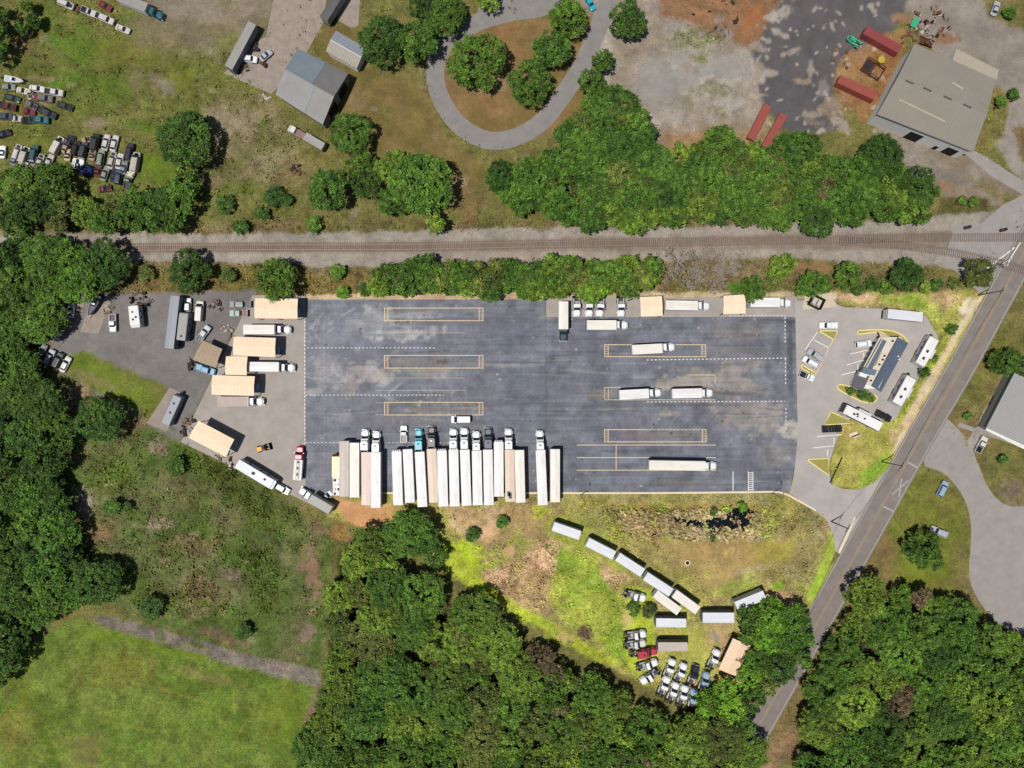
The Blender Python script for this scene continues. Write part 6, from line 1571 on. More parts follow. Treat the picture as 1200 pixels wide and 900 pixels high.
def container(px, py, ang, L, color, label, H=2.6, W=2.5, group=None, open_top=False):
    x, y = P(px, py, H); t = empty("shipping_container", (x, y, 0), rad(ang), label, "container", group)
    l = L / 2; w = W / 2
    m = mat("container_" + color, {'red': (140, 66, 68), 'rust': (152, 78, 68)}[color], rough=.6, amt=.12, scale=.6)
    def wl():
        mb = MB()
        for s in (-1, 1):
            n = int(L / .3)
            for i in range(n):
                x0 = -l + .1 + (L - .2) * i / n; x1 = x0 + (L - .2) / n
                d = .03 if i % 2 else 0
                mb.box(x0, x1, min(s * (w - .1), s * (w - d)), max(s * (w - .1), s * (w - d)), .15, H - .12)
        mb.box(-l + .0, -l + .08, -w, w, .15, H - .12)
        return mb
    key = ('ct', L, color)
    part((key, 'w'), wl, "side_wall", m, t)
    part((key, 'd'), lambda: MB().box(l - .08, l, -w, -.01, .15, H - .12).box(l - .08, l, .01, w, .15, H - .12), "door", m, t)
    r = part((key, 'r'), lambda: MB().box(-l, l, -w, w, H - .12, H - .02), "roof", m, t)
    def rr():
        mb = MB(); n = int(L / .3)
        for i in range(n): mb.box(-l + .15 + (L - .3) * i / n, -l + .15 + (L - .3) * i / n + .14, -w + .12, w - .12, H - .022, H + .01)
        return mb
    part((key, 'rr'), rr, "roof_ribs", m, r)
    part((key, 'f'), lambda: MB().box(-l, l, -w, w, .02, .15), "floor_frame", m, t)
    for sx in (-1, 1):
        for sy in (-1, 1):
            part((key, 'c', sx, sy), lambda: MB().box(sx * (l - .08) - .1, sx * (l - .08) + .1, sy * (w - .05) - .08, sy * (w - .05) + .08, 0, H + .02), "corner_post", m, t)
    return t

# ---------------------------------------------------------- the trailer row
GR = "trailers parked side by side below the lot"; GT = "tractors at the heads of the trailer row"
row = [  # xtop, xbot, ytop, ybot, roof, tractor, label
 (403.2, 403.2, 517, 582, 'grey', None, "beige grey roofed trailer, second from the left end of the long trailer row"),
 (415.2, 415.2, 519, 583, 'cream', None, "clean white trailer, third from the left end of the row"),
 (428.8, 429.2, 530, 592, 'pinkish', ('white', 427.8, 503.5), "pinkish tan roofed trailer behind the leftmost white tractor"),
 (440.2, 440.2, 530, 595, 'white', ('white', 441, 505.5), "white trailer with wide dark shadow at its right, before the gap in the row"),
 (464.5, 466.5, 529, 592, 'white', None, "white trailer without tractor, first one right of the gap in the row"),
 (477.5, 480.3, 526.5, 589, 'white', None, "white trailer without tractor, directly left of the teal tractor's trailer"),
 (491.5, 495, 529.5, 594, 'white', ('teal', 490.5, 503), "white trailer pulled by the teal tractor"),
 (505.5, 508.5, 526, 589, 'tan', ('black', 505.5, 499.5), "tan roofed trailer behind the black tractor"),
 (517.7, 519.5, 528, 593.5, 'white', None, "white trailer without tractor, directly right of the tan one with the black tractor"),
 (531.3, 532.8, 527, 593.5, 'white', ('white', 531.2, 502.7), "white trailer in the middle of the row, first of three behind white tractors"),
 (544.5, 546.8, 527, 592.5, 'white', ('white', 544, 501.8), "white trailer in the middle of the row, second of three behind white tractors"),
 (558.5, 559.8, 528, 592, 'white', ('white', 558.2, 505.5), "white trailer in the middle of the row, third of three behind white tractors"),
 (571.5, 572.9, 527, 592, 'white', ('darkblue', 572, 501.5), "white trailer behind the dark blue tractor"),
 (584.3, 584.6, 518, 582, 'white', None, "shorter set white trailer pushed forward between two others near the row's right part"),
 (597, 597.8, 527, 588, 'tan', ('white', 596, 502.5), "weathered tan trailer with a dark patch at its rear"),
 (608.5, 610, 527.5, 589, 'cream', None, "cream roofed trailer at the right end of the packed row"),
 (633.3, 636, 527.5, 592, 'white', ('white', 632.5, 504.5), "white trailer standing apart, left one of the last two"),
 (650.5, 650.5, 526.5, 588.5, 'cream', None, "cream roofed trailer at the far right end of the trailer row"),
]
TL = ["leftmost white sleeper tractor of the row, with dark roof vents", "white sleeper tractor just left of the gap in the trailer row", "teal sleeper tractor in the trailer row", "black tractor with chrome parts in the trailer row", "white tractor in mid row, leftmost of three next to each other", "white tractor in mid row, central of three next to each other", "white tractor in mid row, third of three, left of the dark blue one", "dark blue grey tractor in the trailer row", "white tractor with black roof vent right of the dark blue one", "white tractor standing apart right of the packed row"]
ti = 0
for i, (xt, xb, yt, yb, rc, tr, lab) in enumerate(row):
    ang = math.degrees(math.atan2(yb - yt, xt - xb)) if abs(xt - xb) > .01 else 90
    Lm = math.hypot(xt - xb, yb - yt) * S * (CAM_H - 4) / CAM_H
    patch = None
    if rc == 'tan' and tr and tr[0] == 'white': patch = ('dark', [(-Lm / 2 + .9, -Lm / 2 + 2.6, -.5, .4), (-Lm / 2 + 1.6, -Lm / 2 + 3.0, -.1, .8)])
    trailer((xt + xb) / 2, (yt + yb) / 2, ang, Lm, rc, lab, group=GR, W=2.72, reefer=(i in (4, 8, 9, 13)), patch=patch, wall='white')
    if tr:
        tractor(tr[1], tr[2], 90 + (ang - 90) * .6, tr[0], TL[ti], group=GT); ti += 1
# yellow trailer at the left end with cluttered tail
def yellow_trailer():
    x, y = P(393.5, 558, 3.0); t = empty("work_trailer", (x, y, 0), rad(90), "yellow topped trailer with cluttered white tail at the far left of the trailer row", "trailer")
    MB().box(-5.8, 5.8, -1.15, 1.15, .9, 1.15).build("deck", M_CHAS, t)
    MB().rings([(1.15, -.4, 5.7, 1.15, .1), (3.0, -.4, 5.7, 1.15, .1), (3.1, -.3, 5.6, 1.05, .1)]).build("yellow_body", PM('yellow'), t)
    MB().rings([(5.75 * 0 + 1.2, 5.7, 6.2, 1.0, .1), (2.8, 5.7, 6.2, 1.0, .1)]).build("front_unit", M_CHAS, t)
    MB().box(-5.7, -.5, -1.1, 1.1, 1.155, 2.2).build("white_body", mat("white_unit_paint", (230, 230, 228)), t)
    rd = random.Random(4)
    for k in range(8):
        u = -5.2 + (k // 2) * 1.3; v = -.55 if k % 2 else .5
        MB().rings([(2.2, u - .35, u + .35, .3, .1), (2.2 + rd.uniform(.15, .5), u - .3, u + .3, .25, .1)]).build("equipment_box", [M_CHAS, PM('tan'), PM('darkred')][k % 3], t).location = (0, v, 0)
    wheels(t, (-3.6, -2.5), 1.0, r=.48, w=.3, detail=False); wheels(t, (4.2,), 1.0, r=.48, w=.3, detail=False)
yellow_trailer()

# ---------------------------------------------------- trucks around the lot
GB = "box trucks and short rigs"
def rig(x0, x1, yc, ang, nose, roof, label, cab='white', tlabel=None, py_n=None, W=2.7):
    """short trailer from x0..x1 px plus day-cab tractor with its nose at px nose"""
    trailer((x0 + x1) / 2, yc, ang, (x1 - x0) * S * .98, roof, label, W=W, group=GB)
    tractor(nose, py_n if py_n else yc, ang, cab, tlabel, sleeper=False, group="day cab tractors on the lot")
rig(285, 321.5, 386.2, 0, 340.5, 'cream', "short white trailer highest in the west row, below the first canopy", tlabel="white day cab tractor highest in the west row")
rig(290, 326.5, 429.8, -.5, 345, 'white', "bright white short trailer in the middle of the west row", tlabel="white day cab tractor in the middle of the west row", py_n=431)
def flat_rig():
    x, y = P(273.5, 470.5, 1.6); t = empty("flatbed_trailer", (x, y, 0), 0, "flat grey topped trailer lowest in the west row, behind a white cab", "trailer", GB)
    MB().box(-4.7, 4.7, -1.35, 1.35, 1.3, 1.6).build("deck", mat("flatbed_deck", (186, 172, 162), rough=.8, amt=.1, scale=1), t)
    MB().box(-4.7, 4.7, -1.4, -1.35, 1.3, 1.8).box(-4.7, 4.7, 1.35, 1.4, 1.3, 1.8).box(4.6, 4.75, -1.35, 1.35, 1.6, 2.6).build("side_rail", mat("white_unit_paint", (230, 230, 228)), t)
    MB().box(-4.5, 4.2, -.5, .5, .95, 1.3).build("underframe", M_CHAS, t)
    for k in range(2):
        for s in (-1, 1): part(('dual',), lambda: MB(), "dual_wheel", M_TYRE, t, (-3.4 + 1.25 * k, s * .92, .5))
flat_rig()
tractor(308.5, 470.5, 0, 'white', "white day cab tractor lowest in the west row, at the flat grey trailer", sleeper=False, group="day cab tractors on the lot")
rig(688, 722.5, 380.8, 0, 736, 'cream', "cream roofed short trailer alone near the lot's top centre", tlabel="white day cab tractor near the lot's top centre")
rig(741, 776.5, 409, 3, 791, 'cream', "cream roofed short trailer in the upper yellow bay", tlabel="white tractor in the upper yellow bay", py_n=406.3)
rig(726, 760.5, 462, 3, 775, 'white', "white short trailer in the middle yellow bay, left one of the pair", tlabel="white day cab tractor, left one of the pair in mid lot", py_n=459.8)
rig(788, 823, 461, 1.5, 835.5, 'white', "white short trailer in the middle yellow bay, right one of the pair", tlabel="white tractor, right one of the pair in mid lot", py_n=460.2)
trailer(794, 545.7, -1, 16.2, 'cream', "long cream white trailer lying across the lowest stall lines", group=GB)
tractor(840, 546, -1, 'white', "white tractor of the long trailer in the lowest stall", sleeper=False, group="day cab tractors on the lot")
trailer(799, 357.8, -1, 9.3, 'cream', "cream white short trailer between the two small canopies", group=GB); tractor(832, 358.5, 0, 'white', "white tractor with open bonnet frame between the two small canopies", sleeper=False, group="day cab tractors on the lot")
trailer(897, 354.3, 0, 8.5, 'white', "white short trailer right of the right small canopy", group=GB); tractor(927.5, 355, 0, 'white', "rounded white tractor near the dumpster pen", sleeper=False, group="day cab tractors on the lot")
trailer(660.3, 369.5, -90, 8.0, 'cream', "cream roofed short trailer parked nose down with dark cab, top centre", group=GB); tractor(660.3, 399.5, -90, 'darkblue', "dark blue grey tractor nose down at the top centre of the lot", sleeper=False, group="day cab tractors on the lot")
for (x, y, l) in ((676, 371, "white bobtail tractor nose down, first right of the dark cab rig"), (690.5, 371, "white bobtail tractor nose down, second right of the dark cab rig"), (702.5, 371, "white bobtail tractor nose down under the bright tree"), (728, 371, "white bobtail tractor nose down left of the small canopy")):
    tractor(x, y, -90 if x != 702.5 else -96, 'white', l, sleeper=False, group="white bobtail tractors at the top of the lot")
# lower right corner of bobtails
GC = "tractor cabs parked in the grass corner"
for (x, y, a, c, l) in [
 (789.5, 773, 68, 'white', "white bobtail tractor in the upper row of the grass corner, leftmost of the upright ones"), (803, 778, 66, 'white', "white bobtail tractor in the upper row of the grass corner, left of the black one"), (817, 780.5, 72, 'black', "black bobtail tractor in the grass corner"),
 (842, 762, 66, 'white', "white bobtail tractor right beside the sandy sheet roof"), (783, 793.5, 68, 'white', "white bobtail tractor in the lower row of the grass corner, leftmost of three"), (793.5, 800.5, 68, 'white', "white bobtail tractor in the lower row of the grass corner, middle of three"),
 (804, 804, 74, 'white', "white bobtail tractor in the lower row of the grass corner, right of three"), (829.5, 788.5, 72, 'lightblue', "pale blue bobtail tractor in the shade beside the grove"), (814, 808, 82, 'lightblue', "pale blue tractor half hidden under the grove"),
 (757.5, 743, 8, 'white', "white tractor facing right, uppermost of the left stack in the grass corner"), (757.3, 754, 8, 'offwhite', "off white tractor facing right, between a white and the red one"), (770.5, 763.5, 6, 'red', "red tractor facing right in the grass corner"),
 (771, 776, 18, 'white', "white tractor facing right just below the red one"), (757, 702, -14, 'white', "single white tractor alone in the grass left of the container trailers"), (751.5, 800.5, 212, 'white', "white tractor facing lower left at the tree line")]:
    tractor(x, y, a, c, l, sleeper=(c == 'red'), group=GC)
# trailers in the basin grass
GG = "old trailers on the basin grass"
for (x, y, a, L, W, c, w, l) in [
 (664, 622.3, -19, 8.2, 2.6, 'silver', 'white', "silver roofed trailer on the grass, first at the upper left of the slanted chain"), (704, 643.2, -27, 8.6, 2.6, 'silver', 'white', "silver trailer on the grass, second in the slanted chain from upper left"), (738.5, 662, -33, 8.6, 2.6, 'silver', 'white', "silver trailer on the grass, third in the slanted chain"),
 (771.5, 685, -33, 8.8, 2.6, 'silver', 'white', "silver trailer on the grass, fourth in the chain, touching a beige roofed one"), (804, 705.6, -36, 8.4, 2.6, 'cream', 'silver', "cream trailer on the grass, last of the slanted chain"), (782, 706.4, -37, 8.6, 2.5, 'cream', 'white', "beige roofed trailer set just below the slanted chain"),
 (842, 724, 0, 9.0, 2.9, 'silver', 'bluegrey', "silver white trailer lying level, right of the slanted chain"), (879.5, 704, 22, 8.8, 2.7, 'silver', 'white', "silver trailer tilted up to the right beside the dirt patch"), (786.5, 730, -1, 8.6, 2.5, 'silver', 'bluegrey', "silver white trailer lying level below the chain's end"), (788.5, 758, 0, 8.4, 2.5, 'grey', 'bluegrey', "dull grey trailer lying level above the grass corner cabs"),
 (1061, 369.5, -6, 10.0, 2.7, 'silver', 'white', "silver white trailer alone on the paving above the office")]:
    trailer(x, y, a, L, c, l, W=W, wall=w, group=GG if x < 1000 else None, H=3.9)

# west gravel yard odds
def van_under(px, py, ang, label, c='lightblue'):
    car(px, py, ang, c, label, L=5.6, kind='van', group="vans under the tan canopies")
van_under(340.5, 364.5, 0, "pale blue van nosing out of the topmost tan canopy"); van_under(316, 410.5, 0, "pale blue van nosing out of the second tan canopy"); van_under(291.5, 453.3, 0, "pale blue van nosing out of the lowest tan canopy of the west row")
def red_truck():
    x, y = P(349, 549, 2.2); t = empty("tank_truck", (x, y, 0), rad(86), "red cabbed truck with white service body standing on the gravel yard", "truck")
    m = PM('red'); w = mat("white_unit_paint", (230, 230, 228))
    MB().box(-3.4, 6.2, -.45, .45, .6, .95).build("chassis_frame", M_CHAS, t)
    MB().rings([(.7, 2.7, 4.6, 1.15, .15), (1.8, 2.7, 4.7, 1.17, .2), (2.5, 2.7, 4.1, 1.05, .25), (2.62, 2.8, 3.9, .9, .25)]).build("cab", m, t)
    MB().rings([(.6, 4.5, 6.3, 1.0, .35), (1.2, 4.5, 6.4, 1.08, .5), (1.7, 4.5, 6.0, .8, .45)]).build("bonnet", m, t)
    v, q = quadslab((4.72, -1, 1.82), (4.72, 1, 1.82), (4.15, .88, 2.48), (4.15, -.88, 2.48), .04); MB().add([(p.x + .03, p.y, p.z + .03) for p in v], q).build("windscreen", M_GLASS, t)
    b = MB().rings([(.95, -3.4, 2.5, 1.2, .05), (2.2, -3.4, 2.5, 1.2, .05)]).build("service_body", w, t)
    MB().box(-3.2, 2.2, -.55, .55, 2.2, 2.28).build("walkway", mat("pale_bin", (196, 190, 182)), b)
    for k in range(6): MB().cyl((-2.6 + k * .9, 0, 2.28), (-2.6 + k * .9, 0, 2.42), .3, n=10).build("hatch", mat("roof_unit_dark", (60, 66, 72)) if k % 2 else PM('grey'), b)
    wheels(t, (5.3,), 1.0, r=.5, w=.3, detail=False); wheels(t, (-2.2, -.9), .98, r=.5, w=.5, detail=False)
    for s in (-1, 1): MB().box(-.08, .08, -.1, .14, -.3, .3).build("mirror", M_RIM, t).location = (4.5, s * 1.35, 1.9)
red_truck()
def loader():
    t = place("wheel_loader", 307, 525.5, 1.2, 15, "small yellow loader standing alone on the gravel yard", "loader")
    y_ = PM('yellow')
    MB().rings([(.5, -1.6, .1, .7, .2), (1.2, -1.6, .1, .7, .25), (1.4, -1.4, 0, .6, .25)]).build("engine_hood", mat("loader_yellow", (226, 164, 40), rough=.5), t)
    MB().rings([(.6, .1, 1.1, .6, .1), (2.0, .15, 1.0, .55, .1), (2.1, .2, .95, .5, .1)]).build("cab", mat("roof_unit_dark", (60, 66, 72)), t)
    MB().box(1.0, 2.0, -.55, -.4, .5, .8).box(1.0, 2.0, .4, .55, .5, .8).build("arm", mat("loader_yellow", (226, 164, 40)), t)
    MB().add([(2.0, -1, .1), (2.7, -1, .1), (2.7, 1, .1), (2.0, 1, .1), (1.9, -1, .9), (2.0, -1, .9), (2.0, 1, .9), (1.9, 1, .9)], [(0, 1, 2, 3), (0, 4, 5, 1), (3, 2, 6, 7), (0, 3, 7, 4), (4, 7, 6, 5), (0, 3, 2, 1)]).build("bucket", mat("pale_bin", (196, 190, 182)), t)
    wheels(t, (-1.1, .9), .8, r=.45, w=.35, detail=False)
loader()
camper(299, 556, -31, 12.4, "long white motorhome parked along the lower edge of the gravel yard", W=2.9, H=3.4, motor=True, vents=((-.1, 0.0, .5), (.5, .2, .35)), slide=False, roof='silver')
car(331, 573, -30, 'white', "small white car nose to tail with the long motorhome in the gravel yard", L=4.4, kind='suv')
box_truck(375, 591, 150, 7.0, 'white', "grey roofed box truck at the lot's lower left corner", roof='dullgrey')
car(383, 581.5, 40, 'grey', "grey car squeezed behind the box truck at the lot's lower left corner", L=4.3)
car(540, 491.5, 180, 'white', "white van driving left in the lot above the trailer row", L=5.6, kind='van')
car(473, 508.5, 90, 'white', "white pickup facing up between the tractors in the trailer row gap", L=4.9, kind='pickup')
# office area
GO = "cars around the office"
car(971.5, 381.3, 180, 'white', "white pickup with covered bed parked above the left stalls", L=5.4, kind='pickup', bed='white', group=GO)
car(1012.3, 403, 8, 'white', "white suv in the stall beside the office", L=4.9, kind='suv', group=GO)
car(956, 416, 150, 'silver', "silver pickup in the slanted stalls left of the office", L=5.2, kind='pickup', bed='silver', group=GO)
car(950, 424.5, 150, 'white', "white suv in the slanted stalls below the silver pickup", L=4.9, kind='suv', group=GO)
car(946.2, 440.8, -22, 'white', "white pickup with black bed below the slanted stalls", L=4.6, kind='pickup', group=GO)
car(975.8, 502.8, 2, 'black', "black pickup in the stall beside the yellow triangle", L=5.8, kind='pickup', group=GO)
car(1036, 487.5, -27, 'black', "black suv beside the motorhome near the road", L=4.9, kind='suv', group=GO)
camper(1087.5, 411, 61, 9.2, "upper of two white camper trailers beside the road verge", vents=((-.05, .1, .42), (-.55, .1, .42)), W=2.9, H=3.5, group="campers near the office")
camper(1060.5, 457, 61, 9.2, "lower of two white camper trailers beside the road verge", vents=((.05, .1, .42), (-.5, .1, .42)), W=2.9, H=3.5, group="campers near the office")
camper(1011, 489.5, 153, 12.0, "long white motorhome with black front near the office", motor=True, nose_dark=True, W=2.7, H=3.4, vents=((.45, .2, .35), (.3, -.2, .35), (.25, .4, .25), (-.1, 0, .3)))
t = place("sign_board", 1003.5, 511, 1, 20, "small white sign lying in the grass triangle beside the stalls", "sign")
MB().box(-1.1, 1.1, -.08, .08, .3, 1.7).build("panel", mat("white_unit_paint", (230, 230, 228)), t); MB().box(-1.5, .9, .3, 1.1, 0, .3).build("base", M_KERB, t)
t = place("steel_guardrail", 981, 551, .8, 65, "long dark steel rail lying in the grass triangle by the entrance", "guardrail")
MB().cyl((-4.2, 0, .25), (4.0, 0, .25), .2, n=8).build("rail", M_CHAS, t)
# east of the road
car(1105.3, 573, 63, 'lightblue', "blue grey suv in the grass east of the road", L=4.9, kind='suv')
car(1101.5, 623.5, 155, 'silver', "silver pickup beside the tree east of the road", L=5.4, kind='pickup', bed='silver')
car(1151, 521, 62, 'offwhite', "white pickup parked below the walk of the pale grey building", L=5.2, kind='pickup', bed='black')
# ------------------------------------------------------ west neighbour yard
trailer(201.5, 377.5, 83.5, 15.2, 'bluegrey', "long blue grey roofed trailer in the western neighbour's yard", W=2.6, wall='bluegrey')
camper(213.5, 382, 83.5, 8.4, "shorter camper parked against the long blue grey trailer", W=2.7, H=3.4, roof='dullgrey', wall='grey', vents=((-.7, 0, .3),), slide=False, awning=False)
GW = "vehicles in the west yard"
car(219.5, 357, 88, 'white', "white car behind the camper in the west yard", L=4.0, kind='suv', group=GW)
car(233.5, 364.5, 86, 'offwhite', "off white long van right of the camper in the west yard", L=6.0, kind='van', group=GW)
car(238, 391, 55, 'silver', "silver pickup with open bonnet standing slanted in the west yard", L=5.6, kind='pickup', group=GW)
car(281, 356.5, 180, 'grey', "dark bedded grey pickup at the yard's top right corner", L=6.4, kind='pickup', group=GW)
car(279, 367, 180, 'palegreen', "pale green pickup below the dark bedded one", L=5.4, kind='pickup', bed='darkred', group=GW)
car(240, 433, -17, 'blue', "light blue pickup beside the dull brown canopy", L=6.2, kind='pickup', bed='blue', group=GW)
car(131.5, 378.5, -88, 'white', "white cabbed pickup with dark bed near the boat slab", L=5.2, kind='pickup', group=GW)
camper(157, 370.5, -84, 6.2, "stubby white camper truck with junk behind it in the west yard", W=2.9, H=3.1, motor=True, slide=False, awning=False, vents=((.1, .5, .3), (.3, -.4, .3), (-.4, -.3, .25)))
camper(201, 480, 66, 9.4, "grey camper on its own slab at the west yard's lower corner", W=2.5, H=3.0, roof='bluegrey', wall='grey', slide=False, vents=((.4, .1, .3), (-.2, 0, .3)))
car(75.5, 427, 62, 'offwhite', "white car rightmost of three at the edge of the western wood", L=5.0, group=GW)
car(67, 422, 62, 'black', "black car in the middle of three at the edge of the western wood", L=5.0, kind='suv', group=GW)
car(57.5, 418.5, 64, 'silver', "silver suv left of the black car at the western wood", L=4.9, kind='suv', group=GW)
car(48, 412, 64, 'grey', "grey car half under the trees of the western wood", L=4.6, group=GW)
car(82, 364, 84, 'white', "white car on the narrow slab left of the boat", L=4.2, group=GW)
def boat(px, py, ang, L, hull, label, cab=True):
    t = place("motor_boat", px, py, 1.6, ang, label, "boat"); l = L / 2; w = L * .17
    lv = []
    def ring(z, f, g):
        pts = []
        for k in range(13):
            u = -l + L * k / 12; s = min(1, (1 - ((u + l) / L) ** 3.0)) ** .6 if k < 12 else 0.02
            pts.append((u * f, w * g * max(s, .02)))
        return [(x, y, z) for x, y in pts] + [(x, -y, z) for x, y in reversed(pts)]
    def hullm():
        mb = MB(); R = [ring(.5, .9, .5), ring(.9, .97, .9), ring(1.5, 1, 1)]; n = len(R[0]); vs = sum(R, [])
        fs = []
        for L_ in range(2):
            for i in range(n):
                j = (i + 1) % n; fs.append((L_ * n + i, L_ * n + j, (L_ + 1) * n + j, (L_ + 1) * n + i))
        fs.append(tuple(reversed(range(n)))); mb.add(vs, fs)
        mb.add(ring(1.45, .93, .84), [tuple(range(n))[::-1]]); return mb
    hullm().build("hull", PM(hull), t)
    MB().add(ring(1.52, .86, .72), [tuple(reversed(range(26)))]).build("deck", mat("boat_deck_" + hull, (190, 192, 196) if hull != 'navy' else (78, 88, 104), rough=.5), t)
    if cab:
        MB().rings([(1.53, -l * .25, l * .2, w * .5, .2), (2.1, -l * .2, l * .08, w * .42, .2)]).build("console", mat("white_unit_paint", (230, 230, 228)), t)
        MB().rings([(1.9, l * .02, l * .16, w * .45, .05), (2.2, -l * .02, l * .05, w * .42, .05)]).build("windscreen", M_GLASS, t)
    MB().rings([(.9, -l - .5, -l + .02, .3, .1), (2.0, -l - .45, -l, .25, .1)]).build("outboard_motor", M_CHAS, t)
    MB().box(-l, l + 1.2, -.08, .08, .35, .5).box(-l * .6, -l * .4, -w, w, .3, .45).build("boat_trailer", M_RIM, t)
    return t
boat(109.5, 357.5, -118, 6.6, 'navy', "dark blue boat on the sandy slab in the west yard"); boat(15.5, 93, -9, 6.0, 'white', "white boat at the left edge above the wrecked cars")
# ------------------------------------------------ wrecked cars, north-west
GJ = "wrecked cars on the north-west meadow"
J = [
 (42, 103, -8, 'offwhite', 'sedan', 4.6, "white car left of the long white pickup, upper cluster by the boat"), (62.5, 107.5, -8, 'white', 'pickup', 5.6, "long white pickup at the head of the upper wreck cluster"), (25.5, 105.5, -12, 'cream', 'sedan', 3.8, "yellowish small car between the white boat and the white car"), (34, 109.5, -75, 'offwhite', 'sedan', 3.0, "whitish wreck shell between the yellowish and the red bedded one"),
 (10, 102, 0, 'palegreen', 'suv', 3.8, "pale green car right below the white boat"), (12.5, 114, -18, 'green', 'sedan', 5.0, "dark green car second below the white boat"), (49, 114.5, -7, 'grey', 'pickup', 6.2, "grey pickup with rusty red bed in the upper wreck cluster"), (74.5, 123.5, -20, 'green', 'sedan', 5.0, "dark car at the right tip of the upper wreck cluster"),
 (8, 124, -12, 'darkred', 'pickup', 5.2, "dark red pickup at the left edge among the wrecks"), (36, 122.5, -28, 'grey', 'sedan', 4.0, "white and black small wreck above the red ones"), (54, 131.5, -27, 'darkblue', 'pickup', 6.0, "dark blue pickup near the right of the upper cluster"), (32.5, 130, -6, 'maroon', 'sedan', 3.8, "dull red car in the middle of the upper wreck cluster"),
 (19, 138.5, 0, 'offwhite', 'sedan', 3.2, "white short car at the lower left of the upper wreck cluster"), (45, 140, -4, 'tealgreen', 'pickup', 5.8, "dark green pickup lowest in the upper wreck cluster"), (6, 136, -5, 'darkblue', 'suv', 4.4, "dark blue suv at the left edge, lower end of the upper cluster"), (3, 156, 20, 'black', 'sedan', 4.2, "black car alone in the tree shadow at the left edge"), (30, 140.5, 0, 'black', 'sedan', 3.4, "black wreck between white short car and green pickup"),
 (19.5, 178, 72, 'white', 'suv', 4.8, "white suv leftmost at the front of the lower left wreck group"), (28.5, 181, 72, 'offwhite', 'van', 5.0, "white van second at the front of the lower left wreck group"), (39, 178.5, 78, 'tealgreen', 'suv', 4.8, "teal suv at the front of the lower left wreck group"), (37.5, 187, 80, 'silver', 'sedan', 3.8, "silver wreck right behind the teal suv"), (46, 188, 74, 'offwhite', 'sedan', 4.2, "beige white car right of the teal suv"), (56.5, 188.5, 66, 'offwhite', 'sedan', 4.4, "pale car at the right end of the lower left wreck group"),
 (15.5, 186, 72, 'grey', 'sedan', 4.0, "grey car behind the leftmost white suv"), (24.5, 189.5, 74, 'cream', 'sedan', 3.8, "cream car behind the white van"), (31.5, 190, 70, 'white', 'sedan', 3.8, "narrow white wreck in front of the tree edge"), (30.5, 203, 70, 'silver', 'suv', 4.2, "silver suv lowest near the tree edge, lower left group"), (21, 200.5, -20, 'grey', 'sedan', 4.2, "grey wreck deep in the shade, lower left group"), (1.5, 177.5, 85, 'white', 'sedan', 3.8, "white car cut by the left edge beside the lower left group"),
 (67, 170, 62, 'white', 'van', 5.6, "long white van at the left of the lower right wreck group"), (76.5, 171, 70, 'tan', 'sedan', 4.2, "tan wreck right of the long white van"), (80, 166, 60, 'navy', 'sedan', 4.4, "dark blue wreck at the top left of the lower right group"), (88, 173, 72, 'black', 'suv', 4.6, "black suv in the dark row of the lower right group"), (97, 174.5, 75, 'darkblue', 'suv', 5.0, "dark blue suv in the dark row beside the black one"), (100, 163.5, 20, 'tan', 'sedan', 2.8, "short tan wreck on top of the dark row"), (111, 166, 80, 'black', 'van', 5.0, "black van left of the two bright white cars"),
 (123, 166.5, 76, 'white', 'sedan', 5.0, "bright white car topmost, left of two"), (133, 167.5, 76, 'white', 'sedan', 5.0, "bright white car topmost, right of two"), (117.5, 184.5, 80, 'palegreen', 'suv', 5.2, "pale greenish white suv below the two bright white cars, left of three"), (130, 187.5, 74, 'offwhite', 'sedan', 5.2, "white car with reddish roof below the bright two, middle of three"), (139, 188.5, 78, 'white', 'sedan', 4.8, "white car below the bright two, right of three"),
 (151, 177, 78, 'navy', 'suv', 5.0, "navy suv standing apart at the right of the wrecks"), (158.5, 189.5, 80, 'offwhite', 'van', 5.8, "beige white long van rightmost of the wrecks"), (149, 212, 80, 'palegreen', 'pickup', 4.8, "pale green pickup lowest right of the wrecks"), (95, 180, 80, 'silver', 'sedan', 3.6, "silver wreck behind the dark row"), (90.5, 189, -10, 'white', 'sedan', 3.4, "white wreck beside the blue tarpaulin, upper"), (88.5, 193.5, 0, 'white', 'sedan', 3.0, "white wreck beside the blue tarpaulin, lower"), (122, 203, 70, 'palegreen', 'sedan', 4.6, "grey green car in the shaded second row"), (132.5, 204.5, 78, 'navy', 'sedan', 4.2, "dark navy car in the shaded second row"),
 (138.5, 207, 80, 'darkblue', 'suv', 4.6, "dark suv right in the shaded second row"), (144, 196, 78, 'grey', 'sedan', 4.2, "dark grey car between second row and the long van"), (113.5, 199.5, 80, 'darkred', 'sedan', 3.8, "dark red wreck in the deep shade"), (121.5, 220.5, 10, 'darkred', 'sedan', 4.0, "dark red wreck at the tree edge"), (153, 203, 70, 'cream', 'sedan', 2.6, "cream car part heap behind the long van"), (107, 181, 80, 'tan', 'sedan', 3.4, "dusty tan wreck in the middle of the wreck group"), (78, 181, 85, 'tan', 'sedan', 3.6, "faded tan wreck with a whitish roof under the tree edge"),
 (76.5, 4, -24, 'white', 'suv', 4.9, "white suv at the top edge left of the rusty heap"), (103, 13, -24, 'white', 'pickup', 4.6, "white pickup behind the long white one near the top edge"), (121, 20.5, -24, 'white', 'pickup', 6.4, "long white pickup in the middle of the line near the top edge"), (143, 33, -22, 'white', 'sedan', 4.4, "white car at the lower end of the line near the top edge"), (122, 6, -30, 'maroon', 'sedan', 4.2, "maroon wreck at the top edge above the white line")]
